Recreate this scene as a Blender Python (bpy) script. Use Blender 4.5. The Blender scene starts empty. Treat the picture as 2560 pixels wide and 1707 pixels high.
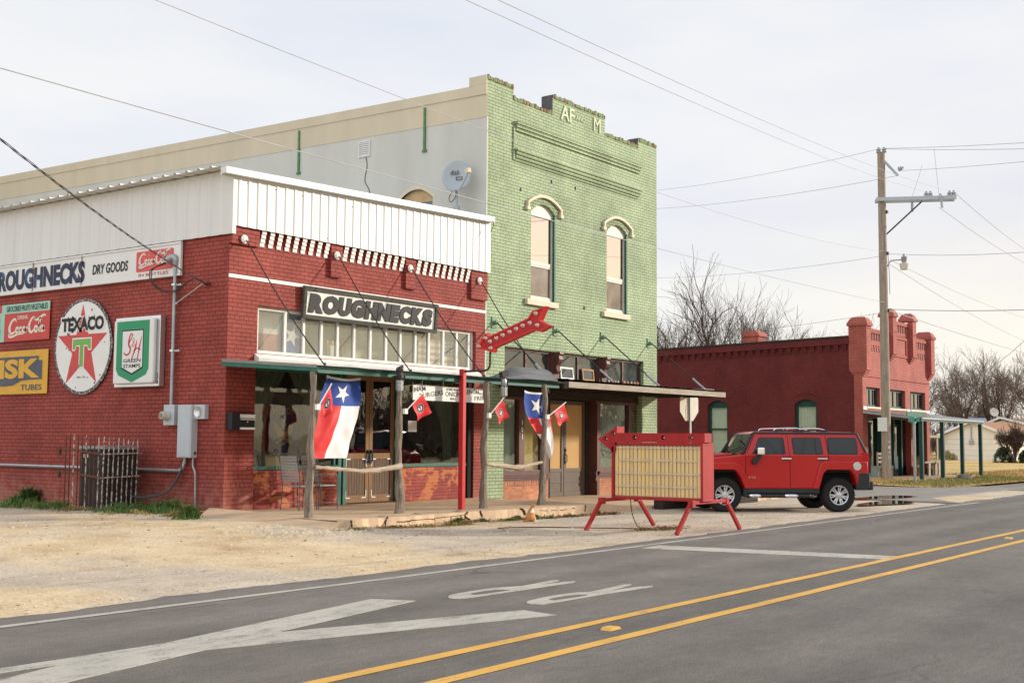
import bpy, bmesh, math, random
from math import sin, cos, pi, radians, sqrt, atan2
from mathutils import Vector, Matrix, noise
from mathutils.geometry import tessellate_polygon
R = random.Random(7)
SC = bpy.context.scene
COL = SC.collection

# ---------------------------------------------------------------- camera
cam = bpy.data.cameras.new("camera")
cam.sensor_width = 36.0
cam.lens = 36.0 * 3050.9 / 2560.0
cam.clip_end = 3000
co = bpy.data.objects.new("camera", cam)
COL.objects.link(co)
_r = Vector((0.59326039, -0.80498056, 0.00695787))
_u = Vector((-0.06877122, -0.04206811, 0.9967451))
_f = Vector((0.80206772, 0.59180789, 0.08031684))
CAM = Vector((-15.5666, -18.2948, 1.6))
co.matrix_world = Matrix(((_r.x, _u.x, -_f.x, CAM.x), (_r.y, _u.y, -_f.y, CAM.y), (_r.z, _u.z, -_f.z, CAM.z), (0, 0, 0, 1)))
SC.camera = co

# ---------------------------------------------------------------- sky, sun, exposure
SUN_EL, SUN_AZ = radians(16.0), radians(52.5)      # azimuth measured from -Y towards +X
sdir = Vector((sin(SUN_AZ) * cos(SUN_EL), -cos(SUN_AZ) * cos(SUN_EL), sin(SUN_EL)))
SC.view_settings.view_transform = 'Standard'
SC.view_settings.look = 'None'
SC.view_settings.exposure = 0.0
SC.view_settings.gamma = 1.0
W = bpy.data.worlds.new("World")
SC.world = W
W.use_nodes = True
nt = W.node_tree
nt.nodes.clear()
def wn(t, **k):
    n = nt.nodes.new(t)
    for a, b in k.items():
        setattr(n, a, b)
    return n
wl = nt.links.new
out = wn('ShaderNodeOutputWorld'); bg = wn('ShaderNodeBackground')
bg.inputs['Strength'].default_value = 0.1
sky = wn('ShaderNodeTexSky', sky_type='NISHITA', sun_disc=False)
sky.sun_elevation = SUN_EL
sky.sun_rotation = atan2(sdir.x, sdir.y)
sky.dust_density = 3.0
tc = wn('ShaderNodeTexCoord'); sep = wn('ShaderNodeSeparateXYZ')
wl(tc.outputs['Generated'], sep.inputs[0])
def wramp(src, stops):
    r = wn('ShaderNodeValToRGB')
    e = r.color_ramp.elements
    while len(e) < len(stops):
        e.new(0.5)
    for i, (p, c) in enumerate(stops):
        e[i].position = p
        e[i].color = (c[0], c[1], c[2], 1)
    wl(src, r.inputs[0])
    return r.outputs[0]
def wmix(a, b, f, mode='MIX'):
    m = wn('ShaderNodeMix', data_type='RGBA', blend_type=mode)
    for i, v in ((6, a), (7, b)):
        if isinstance(v, tuple):
            m.inputs[i].default_value = (*v, 1)
        else:
            wl(v, m.inputs[i])
    if isinstance(f, float):
        m.inputs[0].default_value = f
    else:
        wl(f, m.inputs[0])
    return m.outputs[2]
mp = wn('ShaderNodeMapping'); mp.inputs['Scale'].default_value = (1.6, 1.6, 6.0)
wl(tc.outputs['Generated'], mp.inputs[0])
nz = wn('ShaderNodeTexNoise'); nz.inputs['Scale'].default_value = 1.7; nz.inputs['Detail'].default_value = 5
nz.inputs['Roughness'].default_value = 0.5
wl(mp.outputs[0], nz.inputs['Vector'])
# overcast: cool pale deck overhead, thinner and warmer towards the horizon on the sun's side
cool = wramp(sep.outputs['Z'], [(0.0, (.94, .91, .84)), (.10, (.90, .90, .885)), (.24, (.835, .855, .895)), (.6, (.72, .76, .83))])
warm = wramp(sep.outputs['Z'], [(0.0, (.99, .86, .66)), (.12, (1.0, .88, .71)), (.15, (.95, .83, .72)), (.19, (.74, .70, .75)), (.32, (.80, .81, .86)), (.6, (.74, .78, .85))])
dt = wn('ShaderNodeVectorMath', operation='DOT_PRODUCT')
wl(tc.outputs['Generated'], dt.inputs[0]); dt.inputs[1].default_value = (sdir.x * 1.08, sdir.y * 1.08, 0)
azf = wramp(dt.outputs['Value'], [(0.35, (0, 0, 0)), (.72, (.35, .35, .35)), (1.05, (1, 1, 1))])
deck = wmix(cool, warm, azf)
cl = wramp(nz.outputs['Fac'], [(.32, (.91, .93, .98)), (.62, (1.06, 1.045, 1.01))])
deck = wmix(deck, cl, 1.0, 'MULTIPLY')
# extra brightness added to the unseen western sky, as fill for left-facing surfaces
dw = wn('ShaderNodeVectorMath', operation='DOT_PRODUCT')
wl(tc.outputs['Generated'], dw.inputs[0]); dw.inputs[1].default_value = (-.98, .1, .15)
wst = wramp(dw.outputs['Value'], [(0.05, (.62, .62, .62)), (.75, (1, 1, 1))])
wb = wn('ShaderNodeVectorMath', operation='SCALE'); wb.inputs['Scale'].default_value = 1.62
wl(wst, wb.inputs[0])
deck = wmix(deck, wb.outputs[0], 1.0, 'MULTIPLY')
d10 = wn('ShaderNodeVectorMath', operation='SCALE'); d10.inputs['Scale'].default_value = 11.0
wl(deck, d10.inputs[0])
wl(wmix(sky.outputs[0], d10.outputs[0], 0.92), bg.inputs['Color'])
wl(bg.outputs[0], out.inputs['Surface'])
sun = bpy.data.lights.new("sun", 'SUN')
sun.energy = 4.6
sun.angle = radians(3.5)
sun.color = (1.0, 0.92, 0.80)
so = bpy.data.objects.new("sun", sun)
so.rotation_euler = sdir.to_track_quat('Z', 'Y').to_euler()
so.location = (20, -40, 40)
COL.objects.link(so)

# ---------------------------------------------------------------- material helpers
MATS = {}
class NT:
    def __init__(s, name):
        s.m = bpy.data.materials.new(name)
        s.m.use_nodes = True
        s.t = s.m.node_tree
        s.b = s.t.nodes['Principled BSDF']
        s.o = s.t.nodes['Material Output']
        MATS[name] = s.m
    def n(s, t, ins=None, **k):
        x = s.t.nodes.new(t)
        for a, b in k.items():
            setattr(x, a, b)
        for a, b in (ins or {}).items():
            s.set(x.inputs[a], b)
        return x
    def set(s, sock, v):
        if isinstance(v, bpy.types.NodeSocket):
            s.t.links.new(v, sock)
        elif isinstance(v, (tuple, list)) and len(v) == 3 and sock.type == 'RGBA':
            sock.default_value = (*v, 1)
        else:
            sock.default_value = v
    def obj(s):
        return s.n('ShaderNodeTexCoord').outputs['Object']
    def uv(s):
        return s.n('ShaderNodeTexCoord').outputs['UV']
    def mapv(s, v, sc=(1, 1, 1), rot=(0, 0, 0), loc=(0, 0, 0)):
        return s.n('ShaderNodeMapping', {'Vector': v, 'Scale': sc, 'Rotation': rot, 'Location': loc}).outputs[0]
    def noise(s, v, sc, det=4, rough=.55, dist=0):
        return s.n('ShaderNodeTexNoise', {'Vector': v, 'Scale': sc, 'Detail': det, 'Roughness': rough, 'Distortion': dist}).outputs['Fac']
    def vor(s, v, sc, feat='F1', out='Distance'):
        return s.n('ShaderNodeTexVoronoi', {'Vector': v, 'Scale': sc}, feature=feat).outputs[out]
    def ramp(s, f, stops, interp='LINEAR'):
        r = s.n('ShaderNodeValToRGB', {'Fac': f})
        r.color_ramp.interpolation = interp
        e = r.color_ramp.elements
        while len(e) < len(stops):
            e.new(.5)
        for i, (p, c) in enumerate(stops):
            e[i].position = p
            c = (c, c, c) if isinstance(c, (int, float)) else c
            e[i].color = (*c, 1)
        return r.outputs[0]
    def mix(s, a, b, f, mode='MIX'):
        m = s.n('ShaderNodeMix', data_type='RGBA', blend_type=mode)
        s.set(m.inputs[6], a); s.set(m.inputs[7], b); s.set(m.inputs[0], f)
        return m.outputs[2]
    def math(s, op, a, b=0.0):
        m = s.n('ShaderNodeMath', operation=op)
        s.set(m.inputs[0], a); s.set(m.inputs[1], b)
        return m.outputs[0]
    def bump(s, h, st=.3, d=.01):
        b = s.n('ShaderNodeBump', {'Height': h, 'Strength': st, 'Distance': d})
        s.set(s.b.inputs['Normal'], b.outputs[0])
    def fin(s, col, rough=.8, met=0.0, spec=.5):
        s.set(s.b.inputs['Base Color'], col)
        s.set(s.b.inputs['Roughness'], rough)
        s.set(s.b.inputs['Metallic'], met)
        s.set(s.b.inputs['Specular IOR Level'], spec)
        return s.m

def M(name, base, rough=.7, var=.15, sc=2.5, met=0.0, bump=.0, bsc=60, spec=.28, stain=None, stretch=(1, 1, 1)):
    """plain surface with uneven tone, optional wear patches of another colour"""
    if name in MATS:
        return MATS[name]
    s = NT(name)
    v = s.mapv(s.obj(), stretch)
    a = s.noise(v, sc, 6, .6)
    lo = tuple(c * (1 - var) for c in base); hi = tuple(min(1, c * (1 + var)) for c in base)
    col = s.ramp(a, [(.25, lo), (.75, hi)])
    if stain:
        sc2, amount, ssc = stain
        f = s.ramp(s.noise(v, ssc, 8, .7), [(1 - amount - .04, 0), (1 - amount + .04, 1)])
        col = s.mix(col, sc2, f)
    if bump:
        s.bump(s.noise(v, bsc, 4), bump)
    return s.fin(col, rough, met, spec)

def brick(name, c1, c2, mort, bw=.215, rh=.075, ms=.007, var=.2, wear=None, freq=2, squash=1.0, sqf=2, bst=.6, low=None):
    s = NT(name)
    uv = s.uv()
    wob = s.n('ShaderNodeVectorMath', {0: s.n('ShaderNodeTexNoise', {'Vector': uv, 'Scale': 9.0}).outputs['Color'], 1: (.5, .5, .5)}, operation='SUBTRACT').outputs[0]
    sc = s.n('ShaderNodeVectorMath', {0: wob}, operation='SCALE'); sc.inputs['Scale'].default_value = .011
    v = s.n('ShaderNodeVectorMath', {0: uv, 1: sc.outputs[0]}, operation='ADD').outputs[0]
    b = s.n('ShaderNodeTexBrick', {'Vector': v, 'Color1': c1, 'Color2': c2, 'Mortar': mort, 'Scale': 1.0, 'Mortar Size': ms,
                                    'Mortar Smooth': .35, 'Bias': 0.0, 'Brick Width': bw, 'Row Height': rh},
            offset=.5, offset_frequency=freq, squash=squash, squash_frequency=sqf)
    col = b.outputs['Color']
    n1 = s.noise(uv, 1.1, 6, .6)
    col = s.mix(col, s.ramp(n1, [(.3, 1 - var), (.7, 1 + var * .6)]), 1.0, 'MULTIPLY')
    col = s.mix(col, s.ramp(s.noise(s.mapv(uv, (1, .5, 1)), .35, 7, .7), [(.33, .80), (.5, 1.0), (.66, 1.14)]), 1.0, 'MULTIPLY')
    n2 = s.noise(s.mapv(uv, (1, .35, 1)), 7, 5, .6)
    col = s.mix(col, s.ramp(n2, [(.3, .9), (.7, 1.07)]), 1.0, 'MULTIPLY')
    if wear:
        wc, am, wsc = wear
        cell = s.vor(s.mapv(v, (1 / .215, 1 / .075, 1)), 1.0, out='Color')
        f = s.math('ADD', s.noise(uv, wsc, 6, .65), s.math('MULTIPLY', s.n('ShaderNodeSeparateColor', {0: cell}).outputs[0], .10))
        col = s.mix(col, wc, s.ramp(f, [(1 - am, 0), (1 - am + .05, 1)]))
    if low:      # splash-back dirt near the ground
        lc, z0, z1 = low
        z = s.n('ShaderNodeSeparateXYZ', {0: uv}).outputs[1]
        f = s.math('MULTIPLY', s.n('ShaderNodeMapRange', {'Value': z, 'From Min': z1, 'From Max': z0}).outputs[0], s.ramp(s.noise(uv, 4, 6), [(.35, 0), (.7, 1)]))
        col = s.mix(col, lc, f)
    h = s.math('ADD', s.math('MULTIPLY', b.outputs['Fac'], -1.0), s.math('MULTIPLY', s.noise(uv, 45, 4), .35))
    s.bump(h, bst, .012)
    return s.fin(col, .7, 0, .18)

def wood(name, c1, c2, axis=2, rough=.85, fine=1.0, bst=.5):
    s = NT(name)
    st = [9 * fine] * 3
    st[axis] = .7
    v = s.mapv(s.obj(), tuple(st))
    a = s.noise(v, 2.2, 8, .7, .4)
    col = s.ramp(a, [(.3, c1), (.68, c2)])
    cr = s.noise(s.mapv(s.obj(), tuple(x * 2.2 for x in st)), 2.5, 4, .6)
    col = s.mix(col, tuple(c * .25 for c in c1), s.ramp(cr, [(.27, .8), (.36, 0)]))
    s.bump(s.math('ADD', a, cr), bst, .02)
    return s.fin(col, rough, 0, .2)

def glass(name, tint=(.75, .8, .78), refl=.35, dust=None, rough=.015):
    s = NT(name)
    tr = s.n('ShaderNodeBsdfTransparent', {'Color': tint})
    wob = s.n('ShaderNodeBump', {'Height': s.noise(s.obj(), 1.6, 2), 'Strength': .05, 'Distance': .05})
    gl = s.n('ShaderNodeBsdfGlossy', {'Color': (1, 1, 1), 'Roughness': rough, 'Normal': wob.outputs[0]})
    fc = s.n('ShaderNodeLayerWeight', {'Blend': .5}).outputs['Facing']
    fr = s.math('ADD', s.math('MULTIPLY', s.math('POWER', fc, 3.0), .8), refl)
    sh = s.n('ShaderNodeMixShader', {0: fr, 1: tr.outputs[0], 2: gl.outputs[0]})
    if dust:
        dc, am = dust
        df = s.n('ShaderNodeBsdfDiffuse', {'Color': dc})
        f = s.ramp(s.noise(s.mapv(s.obj(), (1, 1, .7)), 2.2, 6), [(.3, am * .5), (.75, min(1, am * 1.5))])
        sh = s.n('ShaderNodeMixShader', {0: f, 1: sh.outputs[0], 2: df.outputs[0]})
    s.t.links.new(sh.outputs[0], s.o.inputs['Surface'])
    return s.m

# ---------------------------------------------------------------- mesh helpers
class Fr:
    """a flat working frame: origin, right, up, outward"""
    def __init__(s, O, U, V, Nn=None):
        s.O = Vector(O); s.U = Vector(U).normalized(); s.V = Vector(V).normalized()
        s.N = Vector(Nn).normalized() if Nn else s.U.cross(s.V)
    def p(s, u, v, n=0.0):
        return s.O + s.U * u + s.V * v + s.N * n
FRONT = Fr((0, 0, 0), (1, 0, 0), (0, 0, 1))             # faces -Y
SIDE = Fr((0, 0, 0), (0, -1, 0), (0, 0, 1))             # faces -X, u = -y
def front(y=0.0): return Fr((0, y, 0), (1, 0, 0), (0, 0, 1))
def side(x=0.0): return Fr((x, 0, 0), (0, -1, 0), (0, 0, 1))
UP = Fr((0, 0, 0), (1, 0, 0), (0, 1, 0))
def up(z=0.0): return Fr((0, 0, z), (1, 0, 0), (0, 1, 0))

class MB:
    def __init__(s):
        s.v = []; s.f = []
    def add(s, vs, fs):
        o = len(s.v)
        s.v.extend(Vector(v) for v in vs)
        s.f.extend(tuple(i + o for i in f) for f in fs)
        return s
    def box(s, x0, x1, y0, y1, z0, z1):
        vs = [(x, y, z) for z in (z0, z1) for y in (y0, y1) for x in (x0, x1)]
        return s.add(vs, [(0, 2, 3, 1), (4, 5, 7, 6), (0, 1, 5, 4), (2, 6, 7, 3), (0, 4, 6, 2), (1, 3, 7, 5)])
    def fbox(s, fr, u0, u1, v0, v1, n0, n1):
        return s.prism([(u0, v0), (u1, v0), (u1, v1), (u0, v1)], fr, n0, n1)
    def prism(s, pts, fr, n0, n1):
        k = len(pts)
        a = sum(pts[i][0] * pts[(i + 1) % k][1] - pts[(i + 1) % k][0] * pts[i][1] for i in range(k))
        if a < 0: pts = pts[::-1]
        if n1 < n0: n0, n1 = n1, n0
        vs = [fr.p(u, v, n0) for u, v in pts] + [fr.p(u, v, n1) for u, v in pts]
        fs = [tuple(range(k - 1, -1, -1)), tuple(range(k, 2 * k))] + [(i, (i + 1) % k, k + (i + 1) % k, k + i) for i in range(k)]
        return s.add(vs, fs)
    def wall(s, fr, outer, holes, n0, n1):
        """slab with real openings; n1 is the outer face"""
        loops = [outer] + list(holes)
        fl = []
        for l in loops: fl.extend(l)
        tris = tessellate_polygon([[Vector((u, v, 0)) for u, v in l] for l in loops])
        o = len(fl)
        vs = [fr.p(u, v, n1) for u, v in fl] + [fr.p(u, v, n0) for u, v in fl]
        fs = []
        for t in tris:
            a, b, c = [fl[i] for i in t]
            cr = (b[0] - a[0]) * (c[1] - a[1]) - (b[1] - a[1]) * (c[0] - a[0])
            t = tuple(t) if cr > 0 else (t[0], t[2], t[1])
            fs.append(t)
            fs.append((t[0] + o, t[2] + o, t[1] + o))
        st = 0
        for li, l in enumerate(loops):
            k = len(l)
            ar = sum(l[i][0] * l[(i + 1) % k][1] - l[(i + 1) % k][0] * l[i][1] for i in range(k))
            fwd = (ar > 0) == (li == 0)
            for i in range(k):
                a, b = st + i, st + (i + 1) % k
                fs.append((a, a + o, b + o, b) if fwd else (a, b, b + o, a + o))
            st += k
        return s.add(vs, fs)
    def bar(s, p, q, w, h=None, upv=(0, 0, 1)):
        p = Vector(p); q = Vector(q); h = h or w
        d = (q - p).normalized()
        upv = Vector(upv)
        if abs(d.dot(upv)) > .95: upv = Vector((1, 0, 0))
        a = d.cross(upv).normalized(); b = a.cross(d)
        vs = [c + a * x * w / 2 + b * y * h / 2 for c in (p, q) for x, y in ((-1, -1), (1, -1), (1, 1), (-1, 1))]
        return s.add(vs, [(3, 2, 1, 0), (4, 5, 6, 7), (0, 1, 5, 4), (1, 2, 6, 5), (2, 3, 7, 6), (3, 0, 4, 7)])
    def tube(s, pts, r, n=6, caps=True):
        pts = [Vector(p) for p in pts]
        k = len(pts)
        rs = r if isinstance(r, (list, tuple)) else [r] * k
        if len(rs) != k: rs = [lerpl(rs, i / (k - 1)) for i in range(k)]
        vs = []; prev = None
        for i, p in enumerate(pts):
            d = (pts[min(i + 1, k - 1)] - pts[max(i - 1, 0)]).normalized()
            if prev is None:
                a = d.orthogonal().normalized()
            else:
                a = (prev - d * prev.dot(d))
                a = a.normalized() if a.length > 1e-6 else d.orthogonal().normalized()
            prev = a
            b = d.cross(a)
            for j in range(n):
                t = 2 * pi * j / n
                vs.append(p + (a * cos(t) + b * sin(t)) * rs[i])
        fs = [(i * n + j, i * n + (j + 1) % n, (i + 1) * n + (j + 1) % n, (i + 1) * n + j) for i in range(k - 1) for j in range(n)]
        if caps:
            fs.append(tuple(range(n - 1, -1, -1))); fs.append(tuple((k - 1) * n + j for j in range(n)))
        return s.add(vs, fs)
    def lathe(s, prof, O, ax, n=16, closed=False):
        ax = Vector(ax).normalized(); a = ax.orthogonal().normalized(); b = ax.cross(a); O = Vector(O)
        k = len(prof)
        vs = [O + ax * z + (a * cos(2 * pi * j / n) + b * sin(2 * pi * j / n)) * r for r, z in prof for j in range(n)]
        m = k if closed else k - 1
        fs = [(i * n + j, i * n + (j + 1) % n, ((i + 1) % k) * n + (j + 1) % n, ((i + 1) % k) * n + j) for i in range(m) for j in range(n)]
        if not closed:
            fs.append(tuple(range(n - 1, -1, -1))); fs.append(tuple((k - 1) * n + j for j in range(n)))
        return s.add(vs, fs)
    def disc(s, fr, u, v, r, n0, n1, n=24, ru=None):
        ru = ru or r
        return s.prism([(u + ru * cos(2 * pi * i / n), v + r * sin(2 * pi * i / n)) for i in range(n)], fr, n0, n1)
    def ball(s, c, r, n=10, m=7, sx=(1, 1, 1), rot=None):
        vs = []; c = Vector(c)
        for i in range(m + 1):
            ph = pi * i / m
            for j in range(n):
                th = 2 * pi * j / n
                q = Vector((sin(ph) * cos(th) * sx[0], sin(ph) * sin(th) * sx[1], cos(ph) * sx[2])) * r
                if rot: q = rot @ q
                vs.append(c + q)
        fs = [(i * n + j, (i + 1) * n + j, (i + 1) * n + (j + 1) % n, i * n + (j + 1) % n) for i in range(m) for j in range(n)]
        return s.add(vs, fs)
    def grid(s, fn, nu, nv):
        vs = [fn(i / nu, j / nv) for j in range(nv + 1) for i in range(nu + 1)]
        w = nu + 1
        return s.add(vs, [(j * w + i, j * w + i + 1, (j + 1) * w + i + 1, (j + 1) * w + i) for j in range(nv) for i in range(nu)])
    def ribbon(s, fr, pts, w, n0, n1=None, closed=False, sm=6):
        """flat brush stroke along a smooth path; w may taper"""
        P = crom(pts, sm, closed)
        k = len(P)
        ws = [w] * k if not isinstance(w, (list, tuple)) else [lerpl(w, i / (k - 1)) for i in range(k)]
        L = []; Rr = []
        for i in range(k):
            a = P[(i - 1) % k] if closed else P[max(i - 1, 0)]
            b = P[(i + 1) % k] if closed else P[min(i + 1, k - 1)]
            dx, dy = b[0] - a[0], b[1] - a[1]
            l = sqrt(dx * dx + dy * dy) or 1
            nx, ny = -dy / l * ws[i] / 2, dx / l * ws[i] / 2
            L.append((P[i][0] + nx, P[i][1] + ny)); Rr.append((P[i][0] - nx, P[i][1] - ny))
        vs = [fr.p(u, v, n0) for u, v in Rr] + [fr.p(u, v, n0) for u, v in L]
        m = k if closed else k - 1
        return s.add(vs, [(i, (i + 1) % k, k + (i + 1) % k, k + i) for i in range(m)])
    def build(s, name, mat, parent=None, smooth=False, bevel=0.0, **tags):
        off = OFF.get(parent.name, Vector((0, 0, 0))) if parent else Vector((0, 0, 0))
        me = bpy.data.meshes.new(name)
        o = bpy.data.objects.new(name, me)
        COL.objects.link(o)
        if parent is None:
            xs = [v.x for v in s.v]; ys = [v.y for v in s.v]; zs = [v.z for v in s.v]
            off = Vector(((min(xs) + max(xs)) / 2, (min(ys) + max(ys)) / 2, min(zs)))
            o.location = off
        else:
            o.parent = parent
        me.from_pydata([v - off for v in s.v], [], s.f)
        uvl = me.uv_layers.new(name="UVMap")
        for p in me.polygons:
            n = p.normal
            ax = max(range(3), key=lambda i: abs(n[i]))
            for li in p.loop_indices:
                w = s.v[me.loops[li].vertex_index]
                uvl.data[li].uv = (w.y + .107 if ax == 0 else w.x, w.y if ax == 2 else w.z)
        if smooth:
            me.polygons.foreach_set('use_smooth', [True] * len(me.polygons))
            if smooth != 'all':
                me.set_sharp_from_angle(angle=radians(40))
        if mat:
            me.materials.append(MATS[mat] if isinstance(mat, str) else mat)
        if bevel:
            b = o.modifiers.new('bevel', 'BEVEL'); b.width = bevel; b.segments = 2; b.limit_method = 'ANGLE'; b.angle_limit = radians(40)
        OFF[o.name] = off
        for a, b in tags.items():
            o[a] = b
        return o

def lerpl(w, t):
    x = t * (len(w) - 1); i = min(int(x), len(w) - 2)
    return w[i] + (w[i + 1] - w[i]) * (x - i)
def crom(P, sm=6, closed=False):
    k = len(P); out = []
    for i in range(k if closed else k - 1):
        g = (lambda j: P[j % k]) if closed else (lambda j: P[min(max(j, 0), k - 1)])
        p0, p1, p2, p3 = g(i - 1), g(i), g(i + 1), g(i + 2)
        for q in range(sm):
            t = q / sm
            out.append(tuple(.5 * (2 * p1[c] + (p2[c] - p0[c]) * t + (2 * p0[c] - 5 * p1[c] + 4 * p2[c] - p3[c]) * t * t + (3 * p1[c] - p0[c] - 3 * p2[c] + p3[c]) * t ** 3) for c in range(len(p1))))
    if not closed: out.append(tuple(P[-1]))
    return out

OFF = {}
def thing(name, label, cat, loc, group=None, rot=0.0, local=False):
    o = bpy.data.objects.new(name, None)
    o.empty_display_size = .2
    COL.objects.link(o)
    o.location = loc
    o.rotation_euler = (0, 0, rot)
    o['label'] = label; o['category'] = cat
    if group: o['group'] = group
    OFF[o.name] = Vector((0, 0, 0)) if local else Vector(loc)
    return o
def solo(o, label, cat, group=None):
    o['label'] = label; o['category'] = cat
    if group: o['group'] = group
    return o
def struct(o):
    o['kind'] = 'structure'
    return o
def dup(root, loc, rot=None, label=None):
    r = root.copy(); COL.objects.link(r); r.location = loc
    if rot is not None: r.rotation_euler = (0, 0, rot)
    if label: r['label'] = label
    for ch in list(root.children):
        c = ch.copy(); COL.objects.link(c); c.parent = r
        for g in list(ch.children):
            d = g.copy(); COL.objects.link(d); d.parent = c
    return r
def text(parent, name, s, fr, u, v, w, h, mat, n=.004, bold=0.0, shear=0.0, thick=.003, fn=None, **tags):
    cu = bpy.data.curves.new('t', 'FONT')
    cu.body = s; cu.size = 1; cu.offset = bold; cu.shear = shear; cu.extrude = .01; cu.resolution_u = 3
    o = bpy.data.objects.new('t', cu)
    COL.objects.link(o)
    dg = bpy.context.evaluated_depsgraph_get()
    me = bpy.data.meshes.new_from_object(o.evaluated_get(dg))
    bpy.data.objects.remove(o)
    xs = [q.co.x for q in me.vertices]; ys = [q.co.y for q in me.vertices]
    x0, x1, y0, y1 = min(xs), max(xs), min(ys), max(ys)
    mb = MB()
    vs = []
    for q in me.vertices:
        a = u + (q.co.x - x0) / (x1 - x0) * w; b = v + (q.co.y - y0) / (y1 - y0) * h
        if fn: a, b = fn(a, b)
        vs.append(fr.p(a, b, n + (thick if q.co.z > 0 else 0)))
    mb.add(vs, [tuple(p.vertices) for p in me.polygons])
    bpy.data.meshes.remove(me)
    return mb.build(name, mat, parent, **tags)
def star(cx, cy, r, k=.40, rot=0.0, sx=1.0):
    return [(cx + sx * (r if i % 2 == 0 else r * k) * sin(rot + pi * i / 5), cy + (r if i % 2 == 0 else r * k) * cos(rot + pi * i / 5)) for i in range(10)]
def rrect(u0, u1, v0, v1, r, n=4):
    P = []
    for cx, cy, a in ((u1 - r, v0 + r, -90), (u1 - r, v1 - r, 0), (u0 + r, v1 - r, 90), (u0 + r, v0 + r, 180)):
        for i in range(n + 1):
            t = radians(a + 90 * i / n)
            P.append((cx + r * cos(t), cy + r * sin(t)))
    return P
def arch(u0, u1, v0, spring, crown, n=10):
    """opening with a segmental head"""
    P = [(u0, v0), (u1, v0)]
    for i in range(n + 1):
        t = i / n
        P.append((u1 + (u0 - u1) * t, spring + (crown - spring) * (1 - (2 * t - 1) ** 2)))
    return P
def rot_pts(P, c, a):
    return [(c[0] + (x - c[0]) * cos(a) - (y - c[1]) * sin(a), c[1] + (x - c[0]) * sin(a) + (y - c[1]) * cos(a)) for x, y in P]
def ring(fr_mb, fr, u0, u1, v0, v1, t, n0, n1):
    fr_mb.fbox(fr, u0, u1, v0, v0 + t, n0, n1); fr_mb.fbox(fr, u0, u1, v1 - t, v1, n0, n1)
    fr_mb.fbox(fr, u0, u0 + t, v0 + t, v1 - t, n0, n1); fr_mb.fbox(fr, u1 - t, u1, v0 + t, v1 - t, n0, n1)
    return fr_mb
# ================================================================ materials
RED = brick('red_brick', (.35, .074, .056), (.295, .058, .045), (.115, .022, .018), bw=.235, rh=.081, ms=.0075, wear=((.46, .20, .15), .07, 2.6), low=((.42, .2, .15), .1, .9), squash=.5, sqf=8)
brick('bare_red_brick', (.36, .075, .058), (.30, .058, .046), (.16, .04, .034), wear=((.50, .17, .07), .43, 2.0))
brick('green_brick', (.35, .435, .262), (.38, .46, .285), (.14, .195, .10), bw=.235, rh=.0826, ms=.0085, squash=.5, sqf=7, wear=((.42, .44, .24), .08, .9), bst=.75)
brick('orange_brick', (.60, .25, .125), (.46, .155, .085), (.42, .30, .19), bw=.20, rh=.07, ms=.008, var=.3, wear=((.66, .45, .26), .12, 2.5))
brick('maroon_brick', (.155, .028, .026), (.14, .024, .023), (.095, .017, .017), rh=.07, var=.15)
brick('salmon_brick', (.44, .125, .095), (.40, .105, .08), (.24, .06, .05), rh=.07, var=.2)
M('cap_brick', (.23, .125, .085), .9, .5, 14, bump=.6, bsc=20, stain=((.24, .33, .17), .52, 5))
M('parge_grey', (.11, .105, .11), .9, .3, 4, bump=.4)
s = NT('stucco')
o_ = s.obj()
c_ = s.ramp(s.noise(s.mapv(o_, (1, 1, .25)), .9, 6), [(.3, (.52, .515, .465)), (.7, (.61, .605, .55))])
s.bump(s.noise(o_, 60, 4), .25); s.fin(c_, .9, 0, .2)
M('stucco_tan', (.60, .52, .385), .9, .08, 1.2, bump=.25, stretch=(1, 1, .3))
M('white_metal', (.665, .66, .635), .42, .07, 1.5, met=0, spec=.4, stretch=(2.5, 2.5, .2), stain=((.60, .53, .43), .10, 3))
M('white_paint', (.80, .77, .70), .6, .08, 5, bump=.15, stain=((.45, .40, .33), .12, 9))
M('cream_paint', (.66, .575, .43), .65, .08, 5, bump=.15)
M('cream_sign', (.72, .66, .54), .6, .06, 5)
M('green_trim', (.028, .12, .088), .5, .25, 6, bump=.2, stain=((.10, .16, .12), .1, 12))
M('dark_green', (.012, .055, .050), .45, .25, 5)
M('brown_trim', (.115, .045, .036), .5, .22, 5, bump=.15)
M('brown_door', (.115, .082, .058), .5, .15, 4)
M('dark_void', (.012, .011, .010), .9, .1)
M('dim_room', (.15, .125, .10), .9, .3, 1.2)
M('galv', (.36, .375, .385), .38, .18, 4, met=.55, stain=((.24, .20, .17), .12, 3))
M('galv_old', (.165, .165, .17), .55, .3, 2.5, met=.35, stain=((.10, .065, .045), .25, 3), stretch=(.4, 2, 1))
M('meter_grey', (.44, .475, .50), .45, .06, 3, spec=.5)
M('rust', (.13, .055, .035), .9, .4, 18, bump=.4)
M('peeling', (.62, .56, .48), .8, .1, 20, stain=((.15, .06, .035), .50, 30), bump=.3, stretch=(1, 1, .5))
M('iron', (.035, .032, .03), .6, .3, 10)
M('black', (.016, .016, .017), .55, .2, 5)
M('black_letter', (.03, .028, .026), .6, .2, 14)
M('chrome', (.80, .81, .83), .10, .02, 2, met=1.0)
M('alu', (.62, .63, .64), .3, .06, 5, met=.8)
M('sign_red', (.56, .035, .03), .45, .12, 5, stain=((.36, .03, .028), .25, 4))
M('post_red', (.46, .022, .022), .4, .12, 4)
M('worn_red', (.36, .022, .024), .55, .2, 5, bump=.15, spec=.2, stain=((.56, .11, .10), .2, 6), stretch=(1, 1, .35))
M('bright_red', (.62, .03, .03), .6, .06, 4)
M('flag_blue', (.035, .075, .30), .75, .1, 4)
M('flag_white', (.80, .76, .73), .8, .05, 4)
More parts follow.
